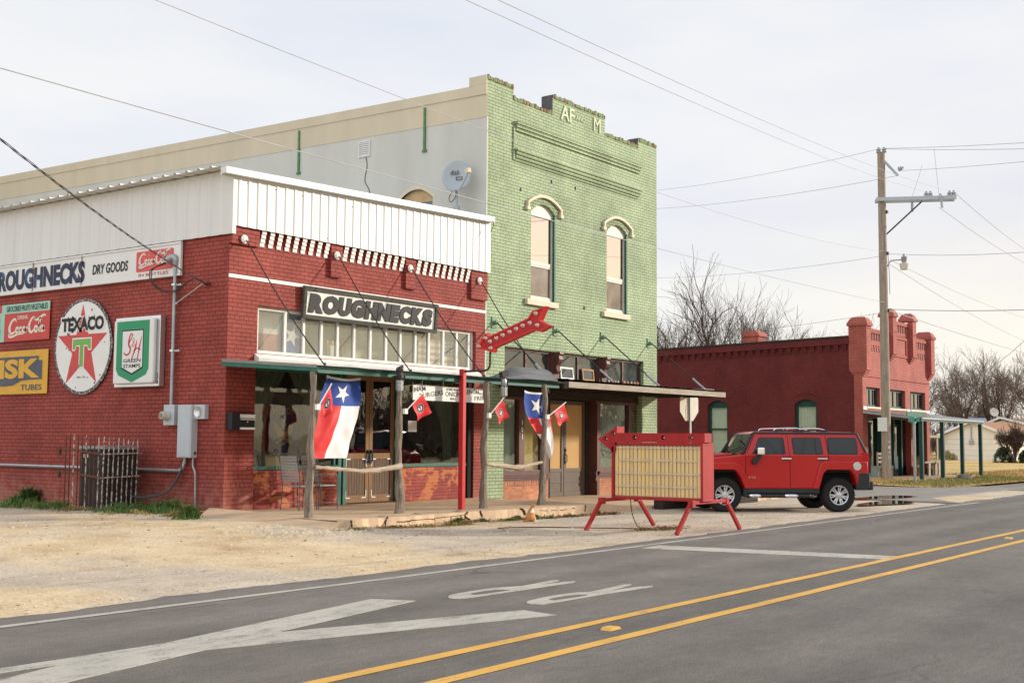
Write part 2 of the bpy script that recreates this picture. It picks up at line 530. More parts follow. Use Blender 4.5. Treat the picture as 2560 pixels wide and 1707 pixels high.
M('navy', (.015, .022, .075), .8, .1, 4)
M('gold', (.34, .21, .055), .7, .2, 10)
M('cloth_pale', (.70, .68, .56), .9, .15, 3, stretch=(4, 4, .3))
M('cloth_teal', (.42, .475, .43), .9, .2, 3, stretch=(6, 6, .3))
M('cloth_green', (.13, .155, .115), .9, .35, 4, stretch=(5, 5, .4))
M('blind_yellow', (.62, .45, .19), .8, .08, 2)
M('blind_orange', (.54, .33, .13), .8, .08, 2)
M('paper', (.72, .72, .66), .8, .08, 4)
M('tan', (.52, .37, .19), .8, .15, 4)
M('orange_wood', (.40, .22, .09), .7, .2, 8)
M('concrete', (.57, .405, .26), .9, .2, 1.4, bump=.4, bsc=35, stain=((.30, .19, .11), .34, 2.4))
M('concrete_grey', (.46, .41, .34), .9, .12, 1.4, bump=.3, bsc=35, stain=((.30, .24, .18), .2, 2))
wood('grey_timber', (.085, .062, .045), (.40, .335, .265), 2, fine=2.6, bst=1.0)
wood('plank_grey', (.24, .20, .155), (.48, .42, .34), 0, fine=1.2)
wood('pale_log', (.30, .225, .15), (.60, .50, .375), 0, fine=1.6)
wood('door_wood', (.20, .115, .062), (.33, .195, .10), 2, fine=1.0)
wood('door_plank', (.085, .060, .044), (.225, .155, .105), 2, fine=2.4)
wood('sign_board', (.055, .052, .044), (.12, .112, .095), 0, fine=1.2)
wood('dark_beam', (.02, .016, .013), (.065, .052, .042), 0)
wood('pole_wood', (.22, .17, .13), (.42, .345, .27), 2, fine=.7, bst=.6)
M('bark', (.085, .062, .048), .95, .35, 9, bump=.4)
M('twig_far', (.17, .125, .098), .95, .35, 3)
M('twig', (.085, .058, .045), .95, .35, 3)
M('asphalt_shingle', (.33, .175, .10), .9, .2, 6)
M('house_siding', (.82, .76, .64), .7, .05, 2)
M('slate_roof', (.12, .10, .10), .9, .2, 4)
glass('shop_glass', (.88, .90, .87), .05)
glass('dusty_glass', (.94, .96, .93), .05, ((.66, .66, .55), .12))
glass('dark_glass', (.16, .17, .17), .10)
s = NT('mirror_glass')
s.bump(s.noise(s.obj(), 1.1, 2), .03, .05); s.fin((.72, .65, .60), .02, 1.0)
s = NT('low_sash_glass')
s.fin(s.ramp(s.noise(s.obj(), 2.5, 5), [(.3, (.10, .075, .055)), (.7, (.25, .19, .14))]), .15, 0, .8)
s = NT('transom_glass')
s.fin(s.ramp(s.noise(s.obj(), 1.6, 6), [(.3, (.025, .035, .036)), (.7, (.06, .075, .072))]), .03, 0, .9)
s = NT('car_paint')
v_ = s.obj()
s.fin(s.ramp(s.noise(v_, .8, 3), [(.3, (.44, .008, .009)), (.7, (.50, .012, .012))]), .35, 0, .3)
s.b.inputs['Coat Weight'].default_value = .55; s.b.inputs['Coat Roughness'].default_value = .04
M('tyre', (.018, .017, .017), .85, .25, 6)
M('car_plastic', (.035, .035, .036), .6, .15, 6)
M('tail_red', (.50, .01, .012), .2, .05)

# gravel, asphalt, paint, grass
s = NT('gravel')
v = s.obj()
big = s.noise(v, .20, 6, .6, .4); mid = s.noise(v, .85, 6, .65); fine = s.noise(v, 24, 5, .75)
base = s.ramp(mid, [(.28, (.44, .29, .155)), (.5, (.61, .465, .285)), (.72, (.69, .545, .36))])
x_ = s.n('ShaderNodeSeparateXYZ', {0: v})
lft = s.n('ShaderNodeMapRange', {'Value': x_.outputs[0], 'From Min': -10.0, 'From Max': 6.0}).outputs[0]
gsel = s.math('ADD', big, s.math('MULTIPLY', lft, .14))
base = s.mix(base, s.ramp(mid, [(.3, (.40, .33, .26)), (.7, (.56, .48, .385))]), s.ramp(gsel, [(.50, 0), (.60, .85)]))
stain_ = s.noise(v, .45, 7, .65, .6)
base = s.mix(base, (.265, .175, .10), s.ramp(stain_, [(.58, 0), (.70, .75)]))
rut = s.noise(s.mapv(v, (.10, .9, 1), (0, 0, .12)), 1.6, 6, .65, .8)
base = s.mix(base, s.ramp(rut, [(.32, .74), (.44, .98), (.62, 1.06)]), 1.0, 'MULTIPLY')
deb = s.math('MULTIPLY', s.ramp(s.vor(v, 7), [(.10, 1), (.16, 0)]), s.ramp(s.n('ShaderNodeSeparateColor', {0: s.vor(v, 7, out='Color')}).outputs[1], [(.80, 0), (.82, .75)]))
base = s.mix(base, (.17, .105, .06), deb)
base = s.mix(base, s.ramp(fine, [(.30, .62), (.5, 1.0), (.68, 1.22)]), 1.0, 'MULTIPLY')
st = s.vor(v, 16, out='Color'); sd = s.vor(v, 16)
pick = s.math('MULTIPLY', s.ramp(s.n('ShaderNodeSeparateColor', {0: st}).outputs[0], [(.86, 0), (.88, 1)]), s.ramp(sd, [(.22, 1), (.32, 0)]))
base = s.mix(base, (.66, .56, .42), s.math('MULTIPLY', pick, .8))
s.bump(s.math('ADD', s.math('MULTIPLY', fine, .6), s.math('ADD', pick, mid)), .5, .03)
s.fin(base, .95, 0, .2)
def asphalt(name, lo, hi):
    s = NT(name)
    v = s.obj()
    a = s.noise(s.mapv(v, (.05, .5, 1)), 1.3, 6, .6); b = s.noise(v, 65, 3, .8); c = s.noise(v, .7, 7, .7)
    col = s.ramp(a, [(.3, lo), (.7, hi)])
    far = s.n('ShaderNodeSeparateXYZ', {0: v}).outputs[1]
    lane = s.n('ShaderNodeMapRange', {'Value': far, 'From Min': -12.6, 'From Max': -13.4}).outputs[0]
    patch = s.math('MULTIPLY', lane, s.ramp(s.noise(s.mapv(v, (.4, 1.5, 1)), .8, 9, .78), [(.50, 0), (.62, 1)]))
    col = s.mix(col, (.055, .055, .054), s.math('MULTIPLY', lane, .88))
    col = s.mix(col, (.19, .178, .160), s.math('MULTIPLY', patch, .85))
    col = s.mix(col, s.ramp(c, [(.28, .78), (.7, 1.14)]), 1.0, 'MULTIPLY')
    col = s.mix(col, s.ramp(s.noise(s.mapv(v, (.6, 2.2, 1)), 7, 6, .8), [(.30, .80), (.70, 1.22)]), 1.0, 'MULTIPLY')
    col = s.mix(col, s.ramp(b, [(.28, .5), (.5, 1.0), (.7, 1.65)]), 1.0, 'MULTIPLY')
    # wheel tracks, sealed cracks and oil spots
    trk = s.n('ShaderNodeTexWave', {'Vector': s.mapv(v, (1, .27, 1), loc=(0, .12, 0)), 'Scale': 1.0, 'Distortion': .6, 'Detail': 2.0, 'Detail Scale': .4}, bands_direction='Y').outputs['Fac']
    col = s.mix(col, s.ramp(trk, [(.1, 1.06), (.9, .88)]), .8, 'MULTIPLY')
    wv = s.n('ShaderNodeVectorMath', {0: v, 1: s.n('ShaderNodeTexNoise', {'Vector': v, 'Scale': .9, 'Detail': 5.0}).outputs['Color']}, operation='ADD').outputs[0]
    ck = s.n('ShaderNodeTexVoronoi', {'Vector': s.mapv(wv, (.16, .42, 1)), 'Scale': 1.0}, feature='DISTANCE_TO_EDGE').outputs['Distance']
    ckm = s.math('MULTIPLY', s.ramp(ck, [(.004, 1), (.011, 0)]), s.ramp(s.noise(v, .35, 3), [(.48, 0), (.58, .45)]))
    col = s.mix(col, (.045, .042, .04), ckm)
    oil = s.math('MULTIPLY', s.ramp(s.noise(v, 1.9, 4, .6), [(.66, 0), (.74, .5)]), s.ramp(s.noise(v, .2, 2), [(.45, 0), (.55, 1)]))
    col = s.mix(col, (.06, .055, .05), oil)
    s.bump(s.math('SUBTRACT', b, ckm), .6, .008)
    return s.fin(col, .8, 0, .3)
asphalt('asphalt', (.132, .115, .099), (.188, .164, .142))
M('worn_street', (.25, .225, .20), .85, .2, 1.2, bump=.4, bsc=45, stain=((.16, .14, .12), .3, 1.0))
def roadpaint(name, c, am):
    s = NT(name)
    v = s.obj()
    f = s.ramp(s.math('ADD', s.math('MULTIPLY', s.noise(s.mapv(v, (.5, 1.4, 1)), 5, 9, .8), .75), s.math('MULTIPLY', s.noise(v, 48, 4, .8), .45)), [(am + .02, 1), (am + .12, 0)])
    col = s.mix(c, (.17, .155, .135), s.math('MULTIPLY', f, .82))
    col = s.mix(col, s.ramp(s.noise(v, 1.5, 4), [(.3, .86), (.7, 1.06)]), 1.0, 'MULTIPLY')
    s.bump(s.noise(v, 65, 3, .8), .3, .005)
    return s.fin(col, .7, 0, .3)
roadpaint('road_white', (.47, .435, .37), .47)
roadpaint('road_yellow', (.70, .385, .075), .44)
s = NT('dry_grass')
v = s.obj()
a = s.noise(v, .35, 7, .7); b = s.noise(s.mapv(v, (3, 3, 3)), 5, 5, .7)
c = s.ramp(a, [(.28, (.26, .22, .075)), (.5, (.62, .43, .18)), (.7, (.66, .46, .20))])
c = s.mix(c, s.ramp(b, [(.3, .7), (.7, 1.2)]), 1.0, 'MULTIPLY')
s.bump(b, .8, .05); s.fin(c, .95, 0, .1)
s = NT('far_ground'); v = s.obj()
s.fin(s.ramp(s.noise(v, .05, 6), [(.3, (.30, .23, .10)), (.7, (.40, .29, .14))]), .95, 0, .1)
s = NT('puddle_water'); s.bump(s.noise(s.obj(), 3, 2), .02, .02); s.fin((.045, .035, .026), .03, 0, .8)

# ================================================================ ground, road, pavement
def sst(a, b, x):
    t = min(1, max(0, (x - a) / (b - a))); return t * t * (3 - 2 * t)
def gh(x, y):
    return .19 * sst(-7.2, -.3, y) * sst(2.2, -1.4, x) + .02 * noise.noise((x * .45, y * .45, 0)) * sst(-8.0, -6.5, y)
m = MB(); m.grid(lambda u, v: (-1500 + 3000 * u, -1500 + 3000 * v, -.06), 8, 8)
struct(m.build('ground', 'far_ground'))
m = MB(); m.grid(lambda u, v: (-30 + 58 * u, -9 + 28 * v, gh(-30 + 58 * u, -9 + 28 * v) + (.0 if v > .06 else -.02 * (1 - v / .06))), 174, 112)
struct(m.build('gravel_lot', 'gravel', smooth='all'))
m = MB()
pts = []
for i in range(1121):
    x = -40 + i * .125
    pts.append((x, -8.22 - .18 * sst(-6, 0, x) + .13 * noise.noise((x * .5, 3.1, 0)) + .09 * noise.noise((x * 2.3, 7, 0)) + .05 * noise.noise((x * 7, 2, 0))))
pts += [(420, -8.4), (420, -17.6), (-40, -17.6)]
m.wall(up(), pts, [], -.05, .012)
road = struct(m.build('road', 'asphalt'))
mk = MB()
mk.grid(lambda u, v: (-40 + 58.5 * u, -8.80 + .10 * sst(-4, -12, -40 + 58.5 * u) * 1.0 - .055 + .11 * v, .0165), 80, 1)
mk.build('edge_line', 'road_white', road)
for yy in (-12.46, -13.07):
    m = MB(); m.grid(lambda u, v: (-40 + 460 * u, yy - .065 + .13 * v + .008 * noise.noise((u * 900, v * 3, yy)), .0165), 600, 1)
    m.build('centre_line', 'road_yellow', road)
m = MB(); m.prism([(.30, -9.0), (.92, -8.95), (1.56, -12.38), (.98, -12.38)], up(), .0125, .0165)
m.build('stop_line', 'road_white', road)
m = MB()
m.prism([(-13.2, -10.0), (-10.85, -10.42), (-9.43, -10.44), (-6.48, -9.87), (-6.31, -10.30), (-8.53, -10.71), (-6.17, -11.52), (-6.24, -11.94), (-9.43, -10.92), (-10.74, -11.18), (-13.0, -11.95), (-13.3, -11.50), (-10.40, -10.60), (-13.4, -10.42)], up(), .0125, .0165)
m.build('crossing_cross', 'road_white', road)
for O_, H_ in (
  ([(-5.9, -10.38), (-5.78, -10.30), (-5.61, -10.26), (-5.4, -10.25), (-5.18, -10.25), (-4.96, -10.27), (-4.79, -10.34), (-4.64, -10.39), (-4.33, -10.37), (-4.03, -10.34), (-3.92, -10.39), (-4.05, -10.45), (-4.32, -10.46), (-4.62, -10.485), (-4.38, -10.50), (-4.03, -10.53), (-3.90, -10.60), (-4.0, -10.64), (-4.32, -10.625), (-4.62, -10.615), (-4.97, -10.605), (-5.33, -10.59), (-5.68, -10.58), (-5.92, -10.55), (-5.95, -10.46)],
   [(-5.57, -10.40), (-5.47, -10.345), (-5.27, -10.33), (-5.11, -10.36), (-4.99, -10.50), (-5.12, -10.525), (-5.37, -10.51), (-5.57, -10.48)]),
  ([(-5.74, -11.24), (-5.62, -11.17), (-5.41, -11.14), (-5.13, -11.12), (-4.9, -11.13), (-4.72, -11.18), (-4.62, -11.25), (-4.39, -11.24), (-4.08, -11.21), (-3.80, -11.18), (-3.74, -11.24), (-3.86, -11.28), (-4.19, -11.32), (-4.46, -11.355), (-4.23, -11.375), (-3.86, -11.41), (-3.72, -11.50), (-3.82, -11.53), (-4.2, -11.50), (-4.59, -11.46), (-5.04, -11.45), (-5.42, -11.44), (-5.74, -11.43), (-5.78, -11.33)],
   [(-5.43, -11.27), (-5.27, -11.215), (-5.03, -11.21), (-4.87, -11.27), (-4.81, -11.37), (-4.92, -11.395), (-5.15, -11.38), (-5.41, -11.355)])):
    m = MB(); m.wall(up(), O_, [H_], .0125, .0168); m.build('crossing_letter', 'road_white', road)
# raised reflective road studs between the yellow lines
for i, (x, t) in enumerate(((-6.63, 'amber road stud between the yellow centre lines nearest the crossing letters'), (5.97, 'amber road stud between the yellow centre lines far along the road'))):
    m = MB(); m.prism([(-.09, 0), (.09, 0), (.06, .022), (-.06, .022)], Fr((x, -12.76, .012), (1, 0, 0), (0, 0, 1)), -.05, .05)
    solo(m.build('road_stud', M('stud_amber', (.75, .42, .08), .4)), t, 'road stud', 'road studs between the centre lines')
m = MB(); m.prism([(17.6, -8.5), (20, -7.0), (28.3, -7.0), (33, -8.5), (60, -8.45), (60, -7.0), (31, -5.6), (28.2, -3.2), (28.0, 60), (18.2, 60), (18.0, -3.0)], up(), -.05, .032)
struct(m.build('side_street', 'worn_street'))
m = MB(); m.grid(lambda u, v: (28 + 170 * u, -5.0 + 120 * v, .02 + .07 * sst(-5, -2, -5.0 + 120 * v) + .02 * noise.noise((u * 300, v * 250, 1))), 120, 90)
struct(m.build('lawn', 'dry_grass', smooth='all'))
def puddle(pts, z):
    m = MB(); P = crom(pts, 5, True); m.prism(P, up(), z - .01, z)
    return struct(m.build('puddle', 'puddle_water'))
puddle([(14.4, -7.0), (15.5, -6.7), (17.4, -6.75), (17.3, -7.3), (16.6, -7.65), (15.2, -7.35)], .034)
puddle([(17.6, -5.6), (19, -5.5), (20.6, -5.7), (20.5, -6.5), (19, -6.6), (18, -6.2)], .037)

# concrete pavement in front of the shops, broken front edge
def wz(x): return .205 - .12 * sst(7.6, 9.2, x)
edge = []
for i in range(180):
    x = -.3 + i * .1
    edge.append((x, -3.33 - .42 * sst(3.2, 8.5, x) + .05 * noise.noise((x * 1.3, 0, 5)) + .035 * noise.noise((x * 5, 2, 5))))
m = MB()
k = len(edge)
for i in range(k - 1):
    (xa, ya), (xb, yb) = edge[i], edge[i + 1]
    za, zb = wz(xa), wz(xb)
    m.add([(xa, .4, za), (xb, .4, zb), (xb, yb, zb - .012), (xa, ya, za - .012), (xa, ya - .03 - .03 * noise.noise((xa * 4, 9, 0)), -.05), (xb, yb - .03 - .03 * noise.noise((xb * 4, 9, 0)), -.05)], [(3, 2, 1, 0), (4, 5, 2, 3)])
m.add([(17.6, .4, wz(17.6)), (17.6, -3.75, wz(17.6)), (17.6, -3.75, -.05), (17.6, .4, -.05)], [(0, 1, 2, 3)])
walk = struct(m.build('pavement', 'concrete'))
m = MB()        # worn corner ramp
NR = 16
def rampf(u, v):
    a = Vector((-.02, .36, .27)).lerp(Vector((-.02, -3.30, .2)), v)
    b = Vector((-1.75, -1.15, .09)).lerp(Vector((-1.75, -3.75, .03)), v)
    p = a.lerp(b, u) if True else a
    p.z = p.z - .05 * u * u + .012 * noise.noise((p.x * 3, p.y * 3, 3))
    p.y += -.15 * sin(pi * u) * (v)
    return p
m.grid(lambda u, v: rampf(1 - u, v), NR, NR)
m.grid(lambda u, v: rampf(u, 1) + Vector((0, -.04 * v, -.2 * v)), NR, 1)
m.build('ramp', 'concrete', walk, smooth=True)
# dark joints and cracks running over the slab, and cracks down the kerb face
m = MB()
def crack(P, w):
    P = crom(P, 6)
    Q = [(x + .02 * noise.noise((x * 9, y * 9, 0)), y + .02 * noise.noise((x * 9, y * 9, 4))) for x, y in P]
    fr = up(0)
    o = MB(); o.ribbon(fr, Q, w, 0, sm=1)
    m.add([(v.x, v.y, wz(v.x) + .003) for v in o.v], o.f)
crack([(.1, -2.2), (1.2, -2.3), (2.6, -2.15), (4.3, -2.35), (6.5, -2.3)], .012)
crack([(2.3, -1.9), (3.0, -1.75), (3.4, -1.8)], .03)
crack([(1.9, -3.35), (2.1, -3.0), (2.6, -3.05), (3.0, -3.3)], .035)
crack([(3.1, -3.4), (3.3, -3.05), (3.9, -3.0), (4.2, -3.3)], .04)
crack([(.9, -3.4), (1.0, -3.1), (1.5, -3.15), (1.6, -3.4)], .03)
crack([(5.0, -.3), (5.05, -1.4), (5.0, -3.4)], .01)
crack([(9.1, -.2), (9.1, -2), (9.15, -3.6)], .01)
crack([(12.7, -.2), (12.7, -2), (12.75, -3.6)], .01)
m.build('crack', 'dark_beam', walk)
Rk = random.Random(8)
def face_crack(P, r):
    m = MB(); Q = []
    for x, t in crom(P, 6):
        y = [e for e in edge if e[0] <= x][-1][1]
        Q.append((x, y - .008 - .034 * (1 - t), t * (wz(x) - .012) + .012 * noise.noise((x * 14, t * 9, 2))))
    m.tube(Q, [r * Rk.uniform(.4, 1.5) for _ in range(6)], 5); m.build('crack', 'dark_beam', walk)
face_crack([(.02, 1), (.03, .6), (.01, .1)], .014)
face_crack([(.98, 1), (.93, .7), (.88, .3), (.86, 0)], .016)
face_crack([(1.22, .55), (1.5, .5), (1.7, .6), (2.1, .58), (2.6, .66), (2.95, .7), (3.3, .8)], .009)
face_crack([(2.25, .6), (2.26, .2)], .007); face_crack([(2.75, .65), (2.72, .3)], .007); face_crack([(3.05, .72), (3.08, .3)], .008); face_crack([(3.3, 1), (3.2, .6), (3.35, .2)], .012)
face_crack([(3.7, 1), (3.74, .4)], .02); face_crack([(4.9, 1), (5.0, .8), (5.05, .3)], .018); face_crack([(5.5, .7), (6.1, .6), (6.6, .75)], .008); face_crack([(7.0, 1), (6.95, .3)], .02)
m = MB()

# ================================================================ red brick corner shop
shop = thing('brick_shop', 'single storey red brick corner shop under a white metal parapet, with a rusty porch awning', 'shop', (4, 0, .2))
m = MB()
m.wall(FRONT, [(0, .0), (8.10, .0), (8.10, 5.9), (0, 5.9)],
       [[(.76, 3.27), (7.74, 3.27), (7.74, 4.21), (.76, 4.21)], [(.74, .205), (7.70, .205), (7.70, 3.02), (.74, 3.02)]], -.30, 0)
m.wall(SIDE, [(-17, -.05), (-.30, -.05), (-.30, 5.6), (-17, 5.6)], [], -.30, 0)
for x0, x1 in ((-.0, .70), (2.69, 3.03), (5.07, 5.42), (7.46, 8.10)):        # corbelled piers of the parapet
    m.fbox(FRONT, x0, x1, 5.0 if x0 > 0 else 5.36, 5.9, 0, .075)
m.build('wall', 'red_brick', shop)
for x0, x1 in ((.74, 3.16), (5.14, 7.52)):                       # low walls under the windows
    m = MB(); m.box(x0 + .002, x1, .10, .30, .0, .97); m.build('window_apron', 'bare_red_brick', shop)
m = MB(); m.box(7.52, 7.698, .04, .30, .0, 3.01); m.build('pier', 'dark_void', shop)
# dentil courses: headers stepping outwards, painted white on their faces only
for a, b, n in ((.70, 2.69, 9), (3.03, 5.07, 9), (5.42, 7.46, 9)):
    p = (b - a) / n
    for c in range(n):
        m = MB(); x = a + p * (c + .24)
        for r in range(4): m.fbox(FRONT, x, x + p * .52, 5.385 + r * .081, 5.385 + r * .081 + .0805, .0, .022 + .022 * r)
        o = m.build('dentil', 'red_brick', shop)
        o.data.materials.append(MATS['white_paint'])
        for q in o.data.polygons: q.material_index = 1 if q.normal.y < -.9 else 0
m = MB()
for a, b in ((-.0, 8.10),): m.fbox(FRONT, a - .004, b, 4.695, 4.765, 0, .022)
m.build('string_course', 'white_paint', shop)
# white ribbed metal parapet, front and side
def ribbed(fr, u0, u1, v0, vt, pitch, n0, skip=1):
    P = []; u = u0
    while u < u1 - 1e-4:
        w = min(pitch, u1 - u)
        P += [(u, 0), (u + w * .40, 0)] + ([(u + w * .54, .017), (u + w * .74, .017), (u + w * .88, 0)] if w > pitch * .8 else [])
        u += pitch
    P.append((u1, 0))
    vs = []; fs = []
    for q in P: vs += [fr.p(q[0], v0, n0 + q[1]), fr.p(q[0], vt(q[0]), n0 + q[1])]
    for i in range(len(P) - 1): fs.append((2 * i, 2 * i + 2, 2 * i + 3, 2 * i + 1))
    return vs, fs
m = MB(); m.add(*ribbed(FRONT, -.04, 8.14, 5.695, lambda u: 6.62 + .034 * u, .245, .125))
m.box(-.045, .04, -.13, -.06, 5.53, 6.63)
m.build('front_siding', 'white_metal', shop)
m = MB(); m.add(*ribbed(SIDE, -17, .06, 5.53, lambda u: 6.76, .36, .045)); m.build('side_siding', 'white_metal', shop)
for i in range(20):
    z = R.choice((5.62, 6.1, 6.15, 6.68)); m = MB(); m.disc(SIDE, -7.9 + i * .36 + .09, z, .012, .044, .052, 6); m.build('screw', 'black', shop)
for i in range(33):
    if i % 3 == 1:
        m = MB(); m.disc(FRONT, .06 + i * .245, R.choice((5.78, 6.25, 6.56)), .010, .123, .132, 6); m.build('screw', 'black', shop)
m = MB(); a, b = Vector((-.36, -.20, 6.70)), Vector((8.10, -.20, 7.0)); m.bar(a, b, .17, .125); m.bar(a + Vector((0, .06, -.075)), b + Vector((0, .06, -.075)), .03, .05)
m.build('fascia', 'white_metal', shop)
m = MB()        # roof sheet with its ribbed eave edge
vs = []; fs = []
P = []
y = -.1
while y < 17:
    P += [(y, 0), (y + .25, 0), (y + .29, .045), (y + .33, .045)]; y += .36
for y, h in P: vs += [(-.34, y, 6.79 + h), (8.1, y, 7.08 + h)]
for i in range(len(P) - 1): fs.append((2 * i, 2 * i + 1, 2 * i + 3, 2 * i + 2))
m.add(vs, fs); m.box(-.05, .0, 0, 17, 6.70, 6.785)
m.build('roof', 'white_metal', shop)

# transom window strip
tw = MB(); ring(tw, front(.12), .80, 7.74, 3.27, 4.21, .065, -.05, .03)
for x in (1.59, 2.11, 2.62, 3.10, 3.61, 4.12, 4.63, 5.11, 5.63, 6.10, 6.63, 7.13, 7.60):
    tw.fbox(front(.12), x - .032, x + .032, 3.33, 4.15, -.045, .026)
tf = tw.build('transom_window', 'white_paint', shop, bevel=.005)
m = MB(); m.fbox(front(.13), .82, 7.72, 3.28, 4.2, -.003, .0); m.build('pane', 'dusty_glass', tf)
m = MB(); m.prism([(-.10, 3.06), (-.14, 3.17), (.0, 3.255), (.14, 3.268), (.14, 3.06)], Fr((.70, 0, 0), (0, 1, 0), (0, 0, 1), (1, 0, 0)), 0, 7.12); m.build('sill', 'white_paint', tf)
# shop windows
for x0, x1 in ((.76, 3.14), (5.16, 7.50)):
    w = MB(); ring(w, front(.16), x0, x1, .975, 3.0, .055, -.04, .03); w.fbox(front(.10), x0 - .01, x1 + .01, .975, 1.045, -.02, .035)
    wf = w.build('shop_window', 'green_trim', shop)
    m = MB(); m.fbox(front(.17), x0 + .04, x1 - .04, 1.03, 2.97, -.004, 0); m.build('pane', 'shop_glass', wf)
# double door
w = MB()
for x0, x1 in ((3.18, 3.27), (3.33, 3.42)): w.fbox(front(.14), x0, x1, .205, 3.0, -.1, .05)
w.fbox(front(.14), 3.27, 3.33, .205, 3.0, -.1, .0)
w.build('door_frame', 'green_trim', shop)
w = MB(); w.fbox(front(.14), 5.06, 5.15, .205, 3.0, -.1, .05); w.build('door_frame', 'green_trim', shop)
for x0, x1, hx in ((3.44, 4.235, 4.19), (4.245, 5.045, 4.29)):
    d = MB(); f = front(.20)
    ring(d, f, x0, x1, .225, 2.98, .105, -.05, 0); d.fbox(f, x0 + .105, x1 - .105, 1.16, 1.29, -.05, 0); d.fbox(f, x0 + .105, x1 - .105, .33, .38, -.05, -.002)
    dl = d.build('door', 'door_wood', shop, bevel=.006)
    m = MB()
    n = 7; pw = (x1 - x0 - .21) / n
    for i in range(n): m.fbox(f, x0 + .105 + i * pw + .004, x0 + .105 + (i + 1) * pw - .004, .38, 1.16, -.045, -.014)
    m.build('plank_panel', 'door_plank', dl)
    for cx, sx in ((x0 + .085, 1), (x1 - .085, -1)):
        for cz, sz in ((.33, 1), (1.16, -1)):
            m = MB(); m.fbox(f, min(cx, cx + sx * .13), max(cx, cx + sx * .13), cz - .012, cz + .012, 0, .006); m.fbox(f, cx - .012, cx + .012, min(cz + sz * .013, cz + sz * .16), max(cz + sz * .013, cz + sz * .16), 0, .006)
            m.build('corner_bracket', 'alu', dl)
    m = MB(); m.fbox(f, x0 + .10, x1 - .10, 1.285, 2.88, -.035, -.025); m.build('pane', 'dark_glass', dl)
    m = MB(); m.fbox(f, x0 + .10, x1 - .10, 1.55, 1.82, -.045, -.037); m.build('push_rail', 'tan', dl)
    m = MB(); m.fbox(f, hx - .035, hx + .035, 1.05, 1.36, 0, .01); m.tube([f.p(hx, 1.1, .01), f.p(hx, 1.12, .06), f.p(hx, 1.28, .06), f.p(hx, 1.3, .01)], .013, 6); m.ball(f.p(hx, 1.33, .02), .03, 8, 5)
    m.build('handle', 'black', dl, smooth=True)
m = MB(); m.fbox(front(.2), 3.42, 5.06, .205, .225, -.06, .06); m.build('threshold', 'dark_beam', shop)
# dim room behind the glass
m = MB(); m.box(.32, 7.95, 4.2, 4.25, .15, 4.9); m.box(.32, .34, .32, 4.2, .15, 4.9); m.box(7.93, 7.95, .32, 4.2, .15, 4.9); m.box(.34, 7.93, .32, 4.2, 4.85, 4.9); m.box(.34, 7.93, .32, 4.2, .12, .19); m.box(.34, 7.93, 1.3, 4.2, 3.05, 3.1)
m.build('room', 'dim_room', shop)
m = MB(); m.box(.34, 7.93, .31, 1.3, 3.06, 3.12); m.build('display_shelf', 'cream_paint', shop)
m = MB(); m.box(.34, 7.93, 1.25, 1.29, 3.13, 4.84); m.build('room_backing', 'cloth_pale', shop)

# porch awning: corrugated sheet, fascia, boards underneath
aw = None
def zaw(y): return 3.075 + .068 * (y) if False else 3.085 + .072 * y
m = MB()
NX = 104 * 6
m.grid(lambda u, v: (-.10 + 7.5 * u, -.02 - 2.62 * v - .22 * v * u, zaw(-2.62 * v) + .011 * sin(u * 104 * 2 * pi) + .012 * noise.noise((u * 14, v * 2, 0))), NX, 2)
aw = m.build('awning', 'galv_old', shop, smooth='all')
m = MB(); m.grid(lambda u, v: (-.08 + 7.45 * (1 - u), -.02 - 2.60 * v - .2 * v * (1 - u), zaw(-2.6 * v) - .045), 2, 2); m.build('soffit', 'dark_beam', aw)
m = MB(); m.bar((-.09, -2.56, 2.835), (7.30, -2.74, 2.835), .04, .125); m.bar((-.09, -2.58, 2.845), (-.09, .0, 3.02), .05, .10)
m.build('fascia', 'green_trim', aw)
m = MB(); m.grid(lambda u, v: (-.125 + .3 * u * 0 - .02 * v, -.02 - 2.56 * u, zaw(-2.6 * u) - .035 + .055 * v), 8, 1); m.build('edge_flashing', 'galv', aw)
m = MB()
def tin(u, v):          # curved loose sheet lapped over the joint between the two awnings
    x0 = 5.35 + 1.75 * v; x1 = 7.12 + 1.75 * min(v, .8)
    b = sin(pi * min(1, v * 1.05 + .02)) ** .8 * min(1, .12 + u * 2.6)
    return Vector((x0 + (x1 - x0) * u, -2.80 + 2.1 * v - .05 * u, 2.89 + .14 * v + .30 * b + .010 * sin(v * 15 * 2 * pi)))
m.grid(tin, 16, 120); m.build('patch_sheet', 'galv_old', aw, smooth='all')
# chains from the parapet with their anchor roses
for x, ex in ((.28, .20), (2.83, 2.56), (5.18, 4.94), (7.74, 7.25)):
    m = MB(); f = front(-.10 if x < 8 else 0)
    m.disc(f, x, 5.46, .085, 0, .02, 14); m.disc(f, x, 5.46, .05, .02, .04, 12)
    for i in range(8): m.disc(f, x + .062 * cos(i * pi / 4), 5.46 + .062 * sin(i * pi / 4), .016, .02, .028, 6)
    m.build('anchor_rose', 'white_paint', shop)
    a = Vector((x + .02, -.14, 5.44)); b = Vector((ex, -2.45, 2.92)); m = MB(); n = 60
    for i in range(n):
        p = a.lerp(b, i / n); q = a.lerp(b, (i + 1.25) / n)
        p.z -= .10 * sin(pi * i / n); q.z -= .10 * sin(pi * (i + 1) / n)
        m.bar(p, q, .026 if i % 2 else .009, .009 if i % 2 else .026)
    m.bar(b + Vector((0, 0, .05)), b + Vector((0, -.05, -.25)), .03, .02)
    m.build('awning_chain', 'iron', shop)
# house wall items hidden from the street keep their own objects below

